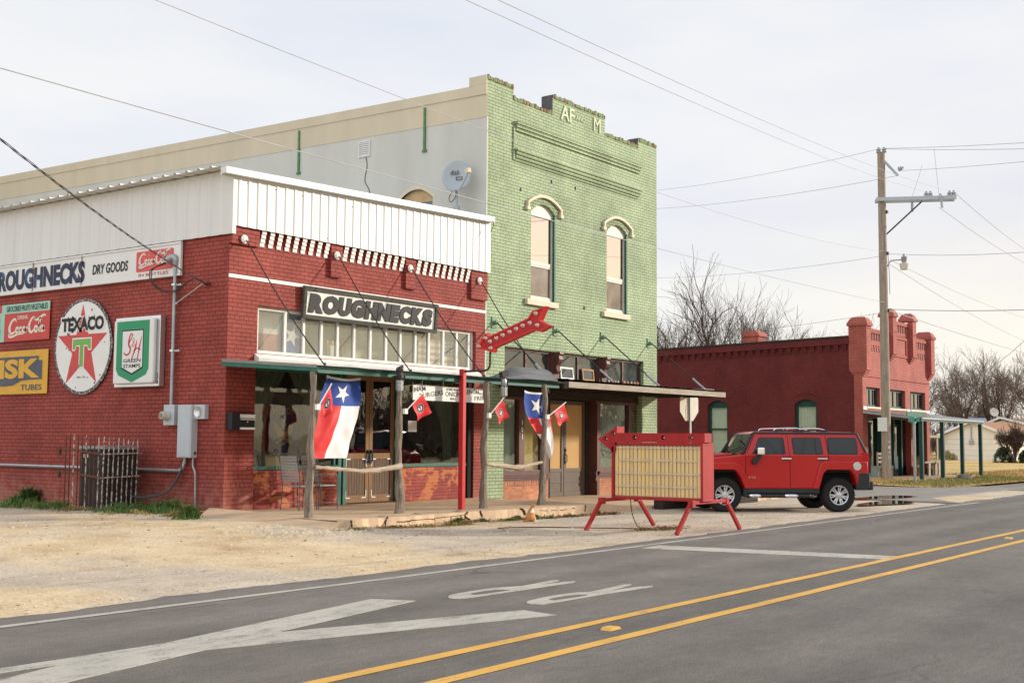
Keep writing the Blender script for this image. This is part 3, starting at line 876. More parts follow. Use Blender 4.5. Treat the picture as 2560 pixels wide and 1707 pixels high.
# ---------------------------------------------------------------- rough porch posts and log rails
def rough_pole(P, rs, name, mat, label, cat, group, seed, n=12):
    P2 = crom(P, 8); k = len(P2)
    m = MB(); pts = [Vector(p) for p in P2]
    r = [lerpl(rs, i / (k - 1)) for i in range(k)]
    m.tube(pts, r, n)
    for i, v in enumerate(m.v):
        c = pts[min(i // n, k - 1)]
        d = (v - c); 
        v += d.normalized() * (.45 * rs[0] * noise.noise((v.x * 9 + seed, v.y * 9, v.z * 2.5)) + .2 * rs[0] * noise.noise((v.x * 30, v.y * 30 + seed, v.z * 5)))
    return solo(m.build(name, mat, None, smooth=True), label, cat, group)
G1 = 'rough cedar posts holding up the porch'
def post(x, y, xt, zt, wob, label, s):
    rough_pole([(x, y, .18), (x + wob * .5, y, .7), (x + wob, y + .02, 1.4), (xt - wob * .3, y, 2.1), (xt, y + .02, zt)], [.088, .075, .065, .060, .055], 'porch_post', 'grey_timber', label, 'post', G1, s)
post(-.14, -2.46, -.08, 2.80, .02, 'rough cedar porch post at the corner, beside the large hanging flag and the patio chairs', 1)
post(2.00, -2.70, 1.95, 2.82, -.03, 'rough cedar porch post with a cage lamp at its top, left of the hamburgers sign', 5)
post(4.47, -2.80, 4.57, 2.80, .03, 'straight grey cedar porch post at the right end of the hamburgers sign', 9)
post(6.38, -2.92, 6.52, 2.82, .09, 'knotty crooked cedar porch post beside the wind-twisted flag', 13)
rough_pole([(-.08, -2.55, 1.09), (.5, -2.62, 1.05), (1.0, -2.68, 1.01), (1.6, -2.75, 1.05), (1.95, -2.76, 1.10)], [.034, .038, .042, .05, .055], 'log_rail', 'pale_log', 'bleached log rail in front of the wooden double door', 'rail', 'log rails between porch posts', 3, 9)
rough_pole([(4.5, -2.84, 1.10), (5.0, -2.88, 1.06), (5.5, -2.92, 1.02), (6.0, -2.95, 1.08), (6.36, -2.95, 1.12)], [.04, .045, .05, .035, .035], 'log_rail', 'pale_log', 'bleached log rail below the wind-twisted flag', 'rail', 'log rails between porch posts', 8, 9)

# ---------------------------------------------------------------- things in the shop windows
f = front(.42)
t = thing('hanging_flag', 'sun faded lone star flag hung sideways behind the left transom panes', 'flag', (1.7, .42, 3.3), 'lone star flags')
m = MB(); m.fbox(f, 1.02, 1.72, 3.72, 4.14, 0, .004); m.build('white_field', 'flag_white', t)
m = MB(); m.fbox(f, 1.02, 1.72, 3.26, 3.72, 0, .004); m.build('red_field', M('faded_red', (.50, .20, .18), .8), t)
m = MB(); m.fbox(f, 1.72, 2.33, 3.26, 4.14, 0, .004); m.build('blue_field', M('faded_blue', (.04, .10, .42), .8), t)
m = MB(); m.prism(star(2.08, 3.72, .23, rot=.3), f, .004, .008); m.build('star', 'flag_white', t)
t = thing('hanging_flag', 'faded stars and stripes hung behind the right transom panes', 'flag', (6.9, .42, 3.3))
for i in range(9):
    m = MB(); m.fbox(f, 6.10, 7.62, 3.28 + i * .075, 3.28 + (i + 1) * .075, 0, .004); m.build('stripe', M('stripe_pink', (.56, .33, .27), .8) if i % 2 == 0 else 'flag_white', t)
m = MB(); m.fbox(f, 7.03, 7.62, 3.60, 3.985, .004, .007); m.build('canton', M('canton_blue', (.05, .075, .19), .8), t)
m = MB()
for i in range(5):
    for j in range(4): m.prism(star(7.09 + i * .115, 3.65 + j * .09, .03), f, .007, .010)
m.build('star', 'flag_white', t)
t = thing('framed_picture', 'wooden framed print standing behind the middle transom panes', 'picture', (3.43, .5, 3.27))
f2 = Fr((3.43, .50, 3.13), (.98, .18, 0), (-.06, .0, 1))
m = MB(); ring(m, f2, -.30, .30, .12, .58, .09, 0, .03); m.build('frame', 'tan', t)
m = MB(); m.fbox(f2, -.22, .22, .2, .5, 0, .012); m.build('print', 'paper', t)
solo(MB().box(3.6, 3.85, .36, .48, 3.12, 3.36).build('teapot_box', M('pale_blue', (.35, .45, .47), .5), bevel=.03), 'small pale blue tin beside the framed print behind the transom', 'tin')
def curtain(name, x0, x1, z0, z1, y, mat, label, folds, amp=.035, shape=None, group=None):
    m = MB()
    def fn(u, v):
        a, b = x0, x1
        if shape: a, b = shape(v)
        return (a + (b - a) * u, y + amp * sin(u * folds * 2 * pi + .6 * sin(v * 3)) * (.6 + .4 * v), z1 + (z0 - z1) * v)
    m.grid(fn, folds * 8, 14)
    return solo(m.build(name, mat, None, smooth='all'), label, 'curtain', group)
curtain('curtain', .8, 1.5, 1.03, 2.97, .45, 'cloth_green', 'dark green curtain tied back behind the left side of the left shop window', 5, .05, lambda v: (.8, 1.95 - .55 * sin(min(1, v * 1.35) * pi / 2) + .25 * max(0, v - .75)))
curtain('curtain', 2.3, 3.1, 1.03, 2.97, .45, 'cloth_green', 'dark green curtain tied back behind the large hanging flag', 5, .05, lambda v: (2.02 + .65 * sin(min(1, v * 1.3) * pi / 2), 3.1))
t = thing('window_banner', 'navy welcome banner with a golden eagle hung in the left shop window', 'banner', (2.05, .60, 1.0))
f = front(.60)
m = MB(); m.fbox(f, 1.62, 2.52, 1.28, 2.44, 0, .008); m.build('cloth', 'navy', t)
text(t, 'lettering', 'WELCOME', f, 1.66, 2.10, .82, .14, 'gold', .009, .01)
m = MB()
for sx in (-1, 1):
    m.prism([(2.06 + sx * .04, 1.66), (2.06 + sx * .13, 1.62), (2.06 + sx * .24, 1.74), (2.06 + sx * .30, 1.98), (2.06 + sx * .20, 1.90), (2.06 + sx * .12, 1.82), (2.06 + sx * .05, 1.80)], f, .009, .014)
    m.prism([(2.06 + sx * .05, 1.56), (2.06 + sx * .2, 1.46), (2.06 + sx * .22, 1.52), (2.06 + sx * .08, 1.62)], f, .009, .013)
m.prism([(2.02, 1.8), (2.10, 1.8), (2.12, 1.9), (2.06, 1.96), (1.99, 1.92)], f, .009, .016)
m.build('eagle', 'gold', t)
m = MB(); m.disc(f, 2.06, 2.01, .075, .009, .013, 12); m.prism([(2.04, 1.45), (2.08, 1.45), (2.14, 1.52), (2.0, 1.52)], f, .009, .013); m.build('crest', M('crest_grey', (.35, .34, .33), .8), t)
m = MB(); m.prism([(2.0, 1.74), (2.12, 1.74), (2.12, 1.6), (2.06, 1.54), (2.0, 1.6)], f, .014, .018); m.build('shield', M('shield_pink', (.55, .22, .20), .8), t)
solo(MB().box(1.52, 2.65, .72, .80, .98, 1.33).build('cardboard_panel', 'tan'), 'tan board leaning behind the glass under the eagle banner', 'board')
t = thing('neon_sign', 'unlit oval open sign hung high in the left shop window', 'sign', (2.02, .38, 2.2))
f = front(.38); m = MB(); m.disc(f, 2.02, 2.39, .15, 0, .03, 24, .36); m.build('backing', 'black', t)
text(t, 'lettering', 'OPEN', f, 1.78, 2.31, .48, .16, M('dead_neon', (.05, .05, .05), .3), .034, .01)
solo(MB().fbox(front(.14), 5.45, 5.75, 1.77, 2.02, .0, .004).build('paper_notice', 'paper'), 'pale paper notice taped inside the right shop window', 'notice')
curtain('curtain', 5.3, 5.6, 1.03, 2.97, .5, 'cloth_green', 'dark curtain at the left edge of the right shop window', 3, .04, lambda v: (5.2, 6.4 - 1.0 * sin(min(1, v * 1.3) * pi / 2)))
curtain('curtain', 7.0, 7.5, 1.03, 2.97, .5, 'cloth_green', 'dark curtain at the right edge of the right shop window', 4, .04, lambda v: (6.4 + .75 * sin(min(1, v * 1.3) * pi / 2), 7.48))

# ---------------------------------------------------------------- patio chairs
def chair():
    t = thing('patio_chair', 'wrought iron patio chair with a woven strap back, nearer the street corner', 'chair', (0, 0, 0), 'patio chairs on the porch', local=True)
    def rod(name, P, r=.012): 
        m = MB(); m.tube(crom(P, 5), r, 6); return m.build(name, 'meter_iron', t, smooth='all')
    M('meter_iron', (.12, .12, .125), .5, .2, 6)
    for sy in (-1, 1):
        rod('leg', [(-.03, sy * .24, 0), (-.01, sy * .235, .25), (.0, sy * .23, .46)]); rod('leg', [(.47, sy * .25, 0), (.46, sy * .25, .3), (.45, sy * .25, .66)])
        rod('armrest', [(-.02, sy * .24, .62), (.2, sy * .27, .67), (.45, sy * .25, .66)])
        rod('stretcher', [(-.02, sy * .24, .12), (.46, sy * .25, .12)], .008)
    b = rod('back_frame', [(.0, -.23, .44), (-.04, -.235, .75), (-.1, -.22, 1.06), (-.11, .0, 1.09), (-.1, .22, 1.06), (-.04, .235, .75), (.0, .23, .44)])
    m = MB()
    for i in range(7):
        y = -.18 + i * .06
        m.add([(-.005, y - .017, .54), (-.005, y + .017, .54), (-.103, y + .017, 1.05), (-.103, y - .017, 1.05)], [(0, 1, 2, 3)])
    for i in range(9):
        z = .56 + i * .058; x = -.005 - .1 * (z - .54) / .51 - .008
        m.add([(x, -.22, z - .013), (x, .22, z - .013), (x, .22, z + .018), (x, -.22, z + .018)], [(0, 1, 2, 3)])
    m.build('back_straps', M('strap_grey', (.36, .36, .34), .6, .1), t)
    m = MB(); ring(m, UP, -.0, .46, -.24, .24, .02, .45, .47)
    for i in range(7): m.fbox(UP, .02, .45, -.21 + i * .062, -.175 + i * .062, .455, .462)
    for i in range(7): m.fbox(UP, .03 + i * .06, .065 + i * .06, -.22, .22, .463, .469)
    m.build('seat', 'strap_grey', t)
    for sy in (-1, 1):
        rod('scroll', [(-.1 + .0, sy * .23, 1.0), (-.12, sy * .29, 1.05), (-.12, sy * .33, 1.12), (-.12, sy * .28, 1.16), (-.12, sy * .25, 1.12), (-.12, sy * .29, 1.09)], .008)
    return t
c1 = chair(); c1.location = (1.28, -.50, .205); c1.rotation_euler = (0, 0, radians(4))
dup(c1, (1.88, -.46, .205), radians(-3), 'wrought iron patio chair with a woven strap back, nearer the shop door')
# ================================================================ signs and equipment on the side wall (u = -y)
GW = 'enamel signs on the brick side wall'
M('coke_red', (.52, .045, .04), .4, .1, 4, stain=((.10, .05, .035), .12, 2.5))
M('faded_coke', (.62, .10, .09), .6, .1, 8, stain=((.72, .62, .54), .36, 12))
M('enamel_white', (.74, .73, .70), .35, .05, 3, stain=((.10, .07, .055), .045, 9))
M('enamel_red', (.56, .05, .045), .35, .08, 3, stain=((.62, .50, .46), .06, 16))
M('enamel_green', (.16, .38, .07), .35, .1, 3, stain=((.62, .60, .50), .06, 16))
M('enamel_teal', (.32, .55, .43), .4, .08, 3, stain=((.12, .07, .05), .07, 7))
M('enamel_yellow', (.66, .36, .035), .45, .1, 4, stain=((.14, .07, .04), .10, 10))
M('enamel_slate', (.075, .085, .105), .5, .3, 5, stain=((.34, .24, .12), .14, 14))
M('chipped_edge', (.05, .05, .055), .6, .2, 5, stain=((.50, .46, .42), .46, 22))
def script_cola(m, fr, u0, v0, w, h, n, sw):
    X = lambda P: [(u0 + x / 10.2 * w, v0 + (y + .4) / 4.2 * h) for x, y in P]
    S = lambda P, a=1.0, c=False: m.ribbon(fr, X(P), [x * sw for x in a] if isinstance(a, list) else a * sw, n, closed=c)
    S([(2.2, 2.7), (1.9, 3.3), (1.1, 3.0), (.45, 1.9), (.5, .8), (1.1, .35), (1.9, .8)], [.5, 1, 1.2, 1.8, 1.2, .8])
    S([(.55, .6), (.25, -.1), (1.2, -.25), (2.6, .15), (4.2, .2)], [.5, 1.1, .9, .4])
    circ = lambda cx, cy, rx, ry: [(cx + rx * cos(t * pi / 4), cy + ry * sin(t * pi / 4)) for t in range(8)]
    S(circ(2.55, 1.0, .38, .55), 1.1, True)
    S([(3.75, 1.4), (3.45, 1.6), (3.1, 1.1), (3.3, .5), (3.8, .7)], [.6, 1.2, .7])
    S(circ(4.35, 1.0, .36, .52), 1.1, True); S([(4.8, 1.6), (4.72, .7), (5.0, .5)], [1.2, .6])
    S([(5.0, 1.35), (5.55, 1.45)], .9)
    S([(7.3, 2.9), (6.9, 3.4), (6.2, 2.9), (5.7, 1.8), (5.85, .8), (6.4, .4), (7.0, .9)], [.5, 1, 1.2, 1.8, 1.2, .8])
    S([(6.7, 3.3), (7.6, 2.8), (8.7, 3.3), (9.6, 3.7), (10.1, 3.4)], [.4, 1.2, 1.1, .3])
    S(circ(7.55, 1.0, .36, .55), 1.1, True)
    S([(8.0, .9), (8.5, 2.2), (8.75, 3.0), (8.45, 2.9), (8.3, 1.4), (8.45, .5), (8.8, .8)], [.6, 1.1, .7])
    S(circ(9.15, 1.0, .36, .52), 1.1, True); S([(9.62, 1.6), (9.55, .7), (9.95, .5)], [1.2, .5])

t = thing('long_sign', 'long white dry goods sign board under the metal eave of the brick side wall', 'sign', (-.05, 6, 4.82))
f = side(-.03)
m = MB(); m.fbox(f, -9.2, -1.36, 4.82, 5.51, 0, .035); bd = m.build('board', 'cream_board' if False else M('board_white', (.72, .71, .69), .5, .05, 1.5, stain=((.45, .38, .32), .05, 6)), t)
m = MB(); ring(m, f, -9.2, -1.36, 4.82, 5.51, .045, .035, .055); m.build('moulding', 'board_white', t, bevel=.008)
m = MB(); m.fbox(f, -6.52, -6.50, 4.83, 5.50, .05, .057); m.fbox(f, -4.68, -4.665, 4.83, 5.50, .05, .057); m.build('joint', 'rust', t)
text(t, 'lettering', 'ROUGHNECKS', f, -7.90, 4.91, 3.33, .47, M('letter_navy', (.022, .032, .07), .5, .3, 3, stain=((.05, .13, .26), .4, 2.2)), .042, .05)
text(t, 'lettering', 'DRY GOODS', f, -4.29, 5.045, 1.22, .215, 'black', .042, .02, .12)
m = MB(); m.prism(rrect(-2.79, -1.60, 4.985, 5.40, .04), f, .035, .043); m.build('red_panel', 'faded_coke', t)
m = MB(); script_cola(m, f, -2.72, 5.06, 1.05, .33, .047, .036); m.build('script', M('faded_white', (.68, .62, .57), .6, .1, 20), t)
text(t, 'lettering', 'IN BOTTLES', f, -2.70, 4.885, .95, .06, 'faded_coke', .042, .0)

t = thing('soda_sign', 'rusty red and teal groceries sign with a soda bottle and white script', 'sign', (-.04, 6.9, 3.75), GW)
m = MB(); m.fbox(f, -8.6, -5.85, 3.75, 4.60, 0, .012); m.build('board', 'coke_red', t)
m = MB(); m.fbox(f, -7.63, -5.85, 4.39, 4.60, .012, .015); m.fbox(f, -7.75, -7.63, 3.75, 4.60, .012, .016); m.build('teal_band', 'enamel_teal', t)
m = MB(); m.fbox(f, -8.6, -7.75, 3.75, 4.42, .012, .014); m.build('bottle_panel', 'enamel_teal', t)
m = MB(); m.prism([(-8.02, 3.80), (-7.82, 3.80), (-7.80, 4.0), (-7.84, 4.15), (-7.82, 4.28), (-7.87, 4.36), (-7.88, 4.48), (-7.96, 4.48), (-7.97, 4.36), (-8.02, 4.28), (-8.0, 4.15), (-8.04, 4.0)], f, .016, .022); m.build('bottle', M('cola_brown', (.16, .05, .035), .3), t)
text(t, 'lettering', 'GROCERIES·FRUITS·VEGETABLES', f, -7.56, 4.43, 1.62, .125, 'black', .017, .006)
text(t, 'lettering', 'DRINK', f, -7.1, 4.24, .42, .085, 'cream_sign', .014, .012)
m = MB(); script_cola(m, f, -7.48, 3.84, 1.50, .47, .0135, .05); m.build('script', 'cream_sign', t)
t = thing('tyre_tube_sign', 'chipped yellow and slate tubes sign below the soda sign', 'sign', (-.04, 6.9, 2.55), GW)
m = MB(); m.fbox(f, -9.2, -5.86, 2.55, 3.53, 0, .012); m.build('board', 'enamel_yellow', t)
m = MB(); P = [(-9.1, 2.82), (-7.6, 2.72), (-7.2, 2.73), (-6.85, 2.84), (-6.05, 2.86), (-6.05, 3.30), (-6.2, 3.30), (-6.2, 3.40), (-9.1, 3.40)]; m.prism(P, f, .012, .015); m.build('slate_field', 'enamel_slate', t)
m = MB()
for i in range(len(P) - 1): m.ribbon(f, [((P[i][0]) * 1 + .0, P[i][1]), (P[i + 1][0], P[i + 1][1])], .018, .0165, sm=1)
m.build('outline', 'enamel_yellow', t)
text(t, 'lettering', 'FISK', f, -8.30, 2.90, 2.14, .44, 'enamel_yellow', .016, .045)
text(t, 'lettering', 'TUBES', f, -6.88, 2.63, .82, .13, 'enamel_slate', .014, .018)
t = thing('round_star_sign', 'large round white enamel sign with a red star and green letter', 'sign', (-.05, 4.58, 2.5), GW)
m = MB(); m.disc(f, -4.585, 3.53, 1.035, 0, .02, 48); m.build('rim', 'chipped_edge', t)
m = MB(); m.disc(f, -4.585, 3.53, .965, .02, .024, 48); m.build('face', 'enamel_white', t)
m = MB(); m.prism(star(-4.60, 3.50, .93, .385), f, .024, .028); m.build('star', 'enamel_red', t)
text(t, 'letter_border', 'TEXACO', f, -5.40, 3.835, 1.60, .36, 'enamel_white', .0285, .095, 0, .001)
text(t, 'lettering', 'TEXACO', f, -5.36, 3.865, 1.52, .30, 'black', .031, .05)
for nm, e, mt, n in (('letter_border', .028, 'enamel_white', .029), ('letter', 0.0, 'enamel_green', .032)):
    m = MB(); m.prism([(-4.92 - e, 3.69 + e), (-4.92 - e, 3.47 - e), (-4.86 + e, 3.47 - e), (-4.80, 3.56 - e), (-4.665 - e, 3.56 - e), (-4.665 - e, 3.10 - e), (-4.535 + e, 3.10 - e), (-4.535 + e, 3.56 - e), (-4.40, 3.56 - e), (-4.34 - e, 3.47 - e), (-4.28 + e, 3.47 - e), (-4.28 + e, 3.69 + e)], f, .0285 if e else .0305, n + .001); m.build(nm, mt, t)
text(t, 'lettering', 'REG. T.M.', f, -4.74, 2.855, .30, .035, 'black', .0255, .0)
m = MB(); R2 = random.Random(3)
for i in range(26):
    a = R2.uniform(0, 2 * pi); rr = R2.uniform(.3, .95); q = (-4.585 + rr * cos(a), 3.53 + rr * sin(a)); s_ = R2.uniform(.008, .03)
    m.prism([(q[0] + s_ * R2.uniform(.5, 1.3) * cos(k * pi / 3), q[1] + s_ * R2.uniform(.5, 1.6) * sin(k * pi / 3)) for k in range(6)], f, .0285, .0335)
m.build('enamel_chip', 'chipped_edge', t)
t = thing('light_box_sign', 'boxy white lightbox sign with a green shield beside the conduit', 'sign', (-.12, 2.6, 2.6), GW)
m = MB(); m.fbox(side(0), -3.30, -1.84, 2.62, 4.05, .02, .15); m.build('cabinet', 'alu', t, bevel=.01)
m = MB(); m.prism(rrect(-3.24, -1.93, 2.68, 3.99, .05), side(0), .15, .235); m.build('face', M('plastic_white', (.70, .70, .68), .3, .04), t, bevel=.03)
f = side(0)
m = MB(); m.prism([(-3.13, 3.96), (-3.13, 2.98), (-3.05, 2.86), (-2.60, 2.71), (-2.15, 2.86), (-2.07, 2.98), (-2.07, 3.96)], f, .235, .239); m.build('green_shield', M('stamp_green', (.012, .26, .11), .35, .08, 4), t)
m = MB(); P = [(-2.95, 3.78), (-2.95, 2.99), (-2.60, 2.86), (-2.25, 2.99), (-2.25, 3.78)]; m.prism(P, f, .239, .241); m.build('shield_outline', 'black', t)
m = MB(); m.prism([(-2.93, 3.755), (-2.93, 3.02), (-2.60, 2.895), (-2.27, 3.02), (-2.27, 3.755)], f, .2415, .2435); m.build('shield_face', 'plastic_white', t)
m = MB()
for P, w in (([(-2.58, 3.66), (-2.64, 3.70), (-2.70, 3.62), (-2.72, 3.48), (-2.66, 3.40), (-2.70, 3.30), (-2.80, 3.27), (-2.88, 3.32)], [.02, .04, .05, .04, .03]), ([(-2.72, 3.5), (-2.60, 3.66)], .03), ([(-2.60, 3.45), (-2.54, 3.50), (-2.60, 3.56), (-2.56, 3.60), (-2.53, 3.55), (-2.62, 3.47), (-2.56, 3.43), (-2.50, 3.48)], .014),
             ([(-2.46, 3.56), (-2.50, 3.40), (-2.62, 3.17)], [.02, .045, .03]), ([(-2.30, 3.63), (-2.37, 3.42), (-2.42, 3.18)], [.015, .045, .03]), ([(-2.56, 3.34), (-2.44, 3.40), (-2.33, 3.36)], .026)):
    m.ribbon(f, P, w, .245)
m.build('script', M('stamp_red', (.58, .035, .03), .4), t)
text(t, 'lettering', 'GREEN', f, -2.88, 3.115, .56, .075, 'black', .244, .01)
text(t, 'lettering', 'STAMPS', f, -2.88, 3.005, .56, .075, 'black', .244, .01)
m = MB(); m.fbox(f, -1.91, -1.87, 2.66, 2.9, .15, .153); m.build('label_plate', 'chipped_edge', t)

# electricity service
def cyl(m, p, q, r, n=10): m.tube([p, q], r, n)
t = thing('electric_service', 'grey conduit mast with weatherhead feeding meter boxes at the brick corner', 'electric meter', (-.1, 1.2, .2))
m = MB(); m.tube([(-.09, 1.50, 2.2), (-.09, 1.50, 5.08)], .038, 12); m.build('conduit', 'galv', t, smooth=True)
m = MB(); m.tube(crom([(-.09, 1.50, 5.02), (-.09, 1.50, 5.14), (-.11, 1.54, 5.19), (-.16, 1.60, 5.17), (-.20, 1.66, 5.08)], 4), [.05, .07, .075, .07, .05], 10); m.build('weatherhead', 'galv', t, smooth=True)
m = MB()
for z in (4.62, 3.3): m.box(-.135, 0, 1.45, 1.55, z, z + .04); m.box(-.05, -.0, 1.36, 1.45, z, z + .04)
m.build('strap', 'alu', t)
m = MB(); m.box(-.13, -.005, 1.36, 1.69, 1.84, 2.25); a = m.build('meter_socket', 'meter_grey', t, bevel=.01)
m = MB(); m.lathe([(.10, 0), (.105, .02), (.085, .06), (.085, .13), (.07, .16)], (-.13, 1.56, 2.03), (-1, 0, 0), 18); m.build('meter_dome', M('meter_cream', (.50, .49, .40), .3), a, smooth=True)
m = MB(); m.lathe([(.055, 0), (.05, .012)], (-.29, 1.56, 2.03), (-1, 0, 0), 16); m.box(-.306, -.30, 1.53, 1.59, 2.03, 2.06); m.build('dial', M('dial', (.22, .22, .21), .2), a)
m = MB(); m.box(-.17, -.005, .78, 1.20, 1.21, 2.24); b = m.build('breaker_panel', 'meter_grey', t, bevel=.012)
m = MB(); m.box(-.178, -.17, .80, 1.18, 1.23, 2.22); m.build('cover', 'meter_grey', b, bevel=.006)
m = MB(); m.disc(Fr((0, .78, 0), (1, 0, 0), (0, 0, 1)), -.06, 1.30, .035, 0, .004, 10); m.build('knockout', 'rust', b)
m = MB(); m.box(-.11, -.005, .47, .80, 1.96, 2.24); a = m.build('meter_socket', 'meter_grey', t, bevel=.01)
m = MB(); m.lathe([(.11, 0), (.105, .02), (.095, .012)], (-.11, .66, 2.10), (-1, 0, 0), 20); m.build('cover_ring', 'alu', a, smooth=True)
m = MB(); m.tube(crom([(-.06, .83, 1.22), (-.06, .83, 1.05), (-.06, .77, .95), (-.06, .75, .8), (-.05, .75, .2)], 5), .02, 8); m.tube([(-.06, 1.08, 1.21), (-.06, 1.08, 1.1)], .028, 8); m.build('ground_conduit', 'galv', t, smooth=True)
m = MB(); m.tube(crom([(-.06, 1.08, 1.15), (-.08, 1.13, 1.0), (-.1, 1.2, .96), (-.08, 1.3, .95)], 4), .032, 8); m.build('elbow', 'galv', t, smooth=True)
m = MB(); m.tube(crom([(-.08, 1.12, 1.12), (-.12, 1.15, .9), (-.2, 1.4, .55), (-.35, 1.9, .42), (-.5, 2.2, .45)], 6), .022, 7); m.build('flexible_conduit', M('dark_conduit', (.07, .085, .095), .5), t, smooth='all')
m = MB()
for dz, dy in ((0, 0), (.03, .05)):
    m.tube(crom([(-.19, 1.64, 5.1 - dz), (-.30, 1.95 + dy, 4.95), (-.32, 1.9 + dy, 4.7), (-.30, 1.6, 4.52 - dz), (-.28, 1.2, 4.50 - dz), (-.2, .8, 4.7), (-.12, .58, 4.62)], 8), .011, 6)
m.build('service_loop', 'iron', t, smooth='all')
m = MB(); m.tube([(-.12, .6, 4.60), (-.08, 1.42, 4.28)], .016, 6); m.tube([(-.08, 1.42, 4.28), (-.08, 1.46, 4.25)], .03, 6); m.build('ground_strap', 'alu', t)
m = MB(); m.lathe([(.02, 0), (.045, .03), (.03, .06), (.045, .09), (.02, .12)], (0, .55, 4.60), (-1, 0, 0), 10); m.build('insulator', 'rust', t, smooth=True)
m = MB(); m.tube([(-.06, 1.32, .955), (-.06, 17, .97)], .034, 8)
solo(m.build('wall_conduit', 'galv', None, smooth=True), 'grey horizontal conduit running low along the brick side wall', 'pipe')
t = thing('mailbox', 'black wall mailbox with silver bands hung beside the left shop window', 'mailbox', (.32, -.08, 1.74))
m = MB(); m.box(.03, .60, -.17, 0, 1.75, 2.08); m.build('body', 'black', t, bevel=.012)
m = MB(); m.fbox(FRONT, .22, .60, 1.98, 2.06, .165, .185); m.fbox(FRONT, .22, .60, 1.945, 1.97, .165, .20); m.build('lid_band', 'alu', t, bevel=.006)
m = MB(); m.fbox(FRONT, .22, .60, 1.76, 1.81, .165, .185); m.build('newspaper_rail', 'alu', t, bevel=.006)
m = MB(); m.disc(FRONT, .41, 1.91, .014, .17, .18, 8); m.build('lock', 'alu', t)

# outdoor cooling unit and its iron cage
t = thing('cooling_unit', 'dark louvred air conditioning unit standing against the side wall', 'air conditioner', (-.7, 2.6, .2))
m = MB(); m.box(-1.1, -.32, 2.22, 3.0, .22, 1.36); m.build('casing', M('unit_dark', (.045, .04, .037), .6, .35, 3, stain=((.10, .05, .03), .2, 4)), t, bevel=.02)
m = MB(); m.box(-1.12, -.30, 2.20, 3.02, 1.36, 1.42); m.build('top', 'galv', t, bevel=.01)
m = MB()
for i in range(26):
    z = .28 + i * .041
    m.box(-1.108, -1.10, 2.26, 2.96, z, z + .022); m.box(-1.06, -.36, 2.212, 2.22, z, z + .022)
m.build('louvre', 'iron', t)
m = MB(); m.fbox(side(-1.108), -2.86, -2.70, 1.20, 1.26, .002, .006); m.build('badge', 'cream_sign', t)
m = MB(); m.fbox(side(-1.114), -2.83, -2.74, 1.215, 1.245, .002, .004); m.build('badge_band', 'sign_red', t)
t = thing('iron_cage', 'rusty peeling iron picket cage leaning around the cooling unit', 'cage', (-1.25, 2.07, .2))
def picket(p, z0, z1, mat, lean=(0, 0)):
    m = MB(); q = Vector((p[0] + lean[0], p[1] + lean[1], z1)); m.tube([(p[0], p[1], z0), q, q + Vector((0, 0, .05))], [.013, .013, .002], 6); return m.build('picket', mat, t)
for i in range(8): picket((-1.25 + .125 * i, 2.03 + .02 * i, ), .20, 1.57 - .01 * i, 'peeling', (.02, 0))
for i in range(9): picket((-1.26, 2.15 + .135 * i), .22, 1.55 + .01 * i, 'rust' if i % 3 else 'peeling', (.01, .02))
for z in (1.27, .82, .24): m = MB(); m.bar((-1.30, 2.02, z), (-.30, 2.12, z + .02), .035, .022); m.build('rail', 'peeling', t)
for z in (1.27, .82): m = MB(); m.bar((-1.28, 2.0, z), (-1.27, 3.45, z + .10), .022, .035); m.bar((-1.27, 3.42, z + .10), (-1.27, 3.42, z - .02), .05, .05); m.build('rail', 'rust', t)

# weeds along the wall, fallen stones, leaf litter at the kerb
def blades(name, mat, spots, n, h0, h1, seed, w=.006):
    Rr = random.Random(seed); m = MB()
    for i in range(n):
        (cx, cy, rx, ry) = Rr.choice(spots)
        a = Rr.uniform(0, 2 * pi); q = min(1.25, abs(Rr.gauss(0, .55)))
        x = cx + rx * q * cos(a); y = cy + ry * q * sin(a)
        if noise.noise((x * 2.2, y * 2.2, seed)) < -.16 + .4 * (Rr.random() - .5): continue
        if x > -.03 and y > -.02 and x < 8: continue
        z = gh(x, y) - .01
        h = Rr.uniform(h0, h1) * max(.25, 1.1 - q * .75) * (.75 + .6 * noise.noise((x * 3, y * 3, 9))); b = Rr.uniform(0, 2 * pi); l = h * Rr.uniform(.3, 1.1)
        d = Vector((cos(b), sin(b), 0)); e = Vector((-sin(b), cos(b), 0)) * w * Rr.uniform(.6, 1.8)
        p = Vector((x, y, z))
        m.add([p - e, p + e, p + d * l * .4 + Vector((0, 0, h * .7)) + e * .8, p + d * l * .4 + Vector((0, 0, h * .7)) - e * .8, p + d * l + Vector((0, 0, h * (.75 + .3 * Rr.random())))], [(0, 1, 2, 3), (3, 2, 4)])
    o = m.build(name, mat); o['kind'] = 'stuff'; return o
M('weed_green', (.11, .19, .05), .8, .55, 2.5); M('weed_dry', (.33, .25, .10), .9, .45, 3); M('leaf_brown', (.24, .115, .055), .9, .5, 9)
blades('weeds', 'weed_green', [(-.5, 1.3, .75, .9), (-.6, .7, .7, .5), (-.35, 2.0, .4, .5), (-1.4, 3.4, .45, .6), (-1.6, 4.4, .5, .7), (-1.7, 7.0, .5, .6), (-.25, 3.6, .25, .5), (-.4, 6.2, .25, .2), (-1.3, 1.4, .5, .7), (-1.5, -.9, .3, .15)], 11000, .07, .36, 4)
blades('dry_weeds', 'weed_dry', [(-1.5, 2.6, .55, .9), (-1.5, 4.0, .5, .9), (-1.5, .8, .7, .5), (-1.3, -.3, .6, .5), (-1.8, 5.4, .35, .7), (-2.0, 6.6, .4, .8)], 9000, .03, .17, 5)
blades('wall_shrub', 'weed_green', [(-.2, 6.1, .22, .28), (-.2, 6.15, .15, .2)], 900, .15, .45, 15, .02)
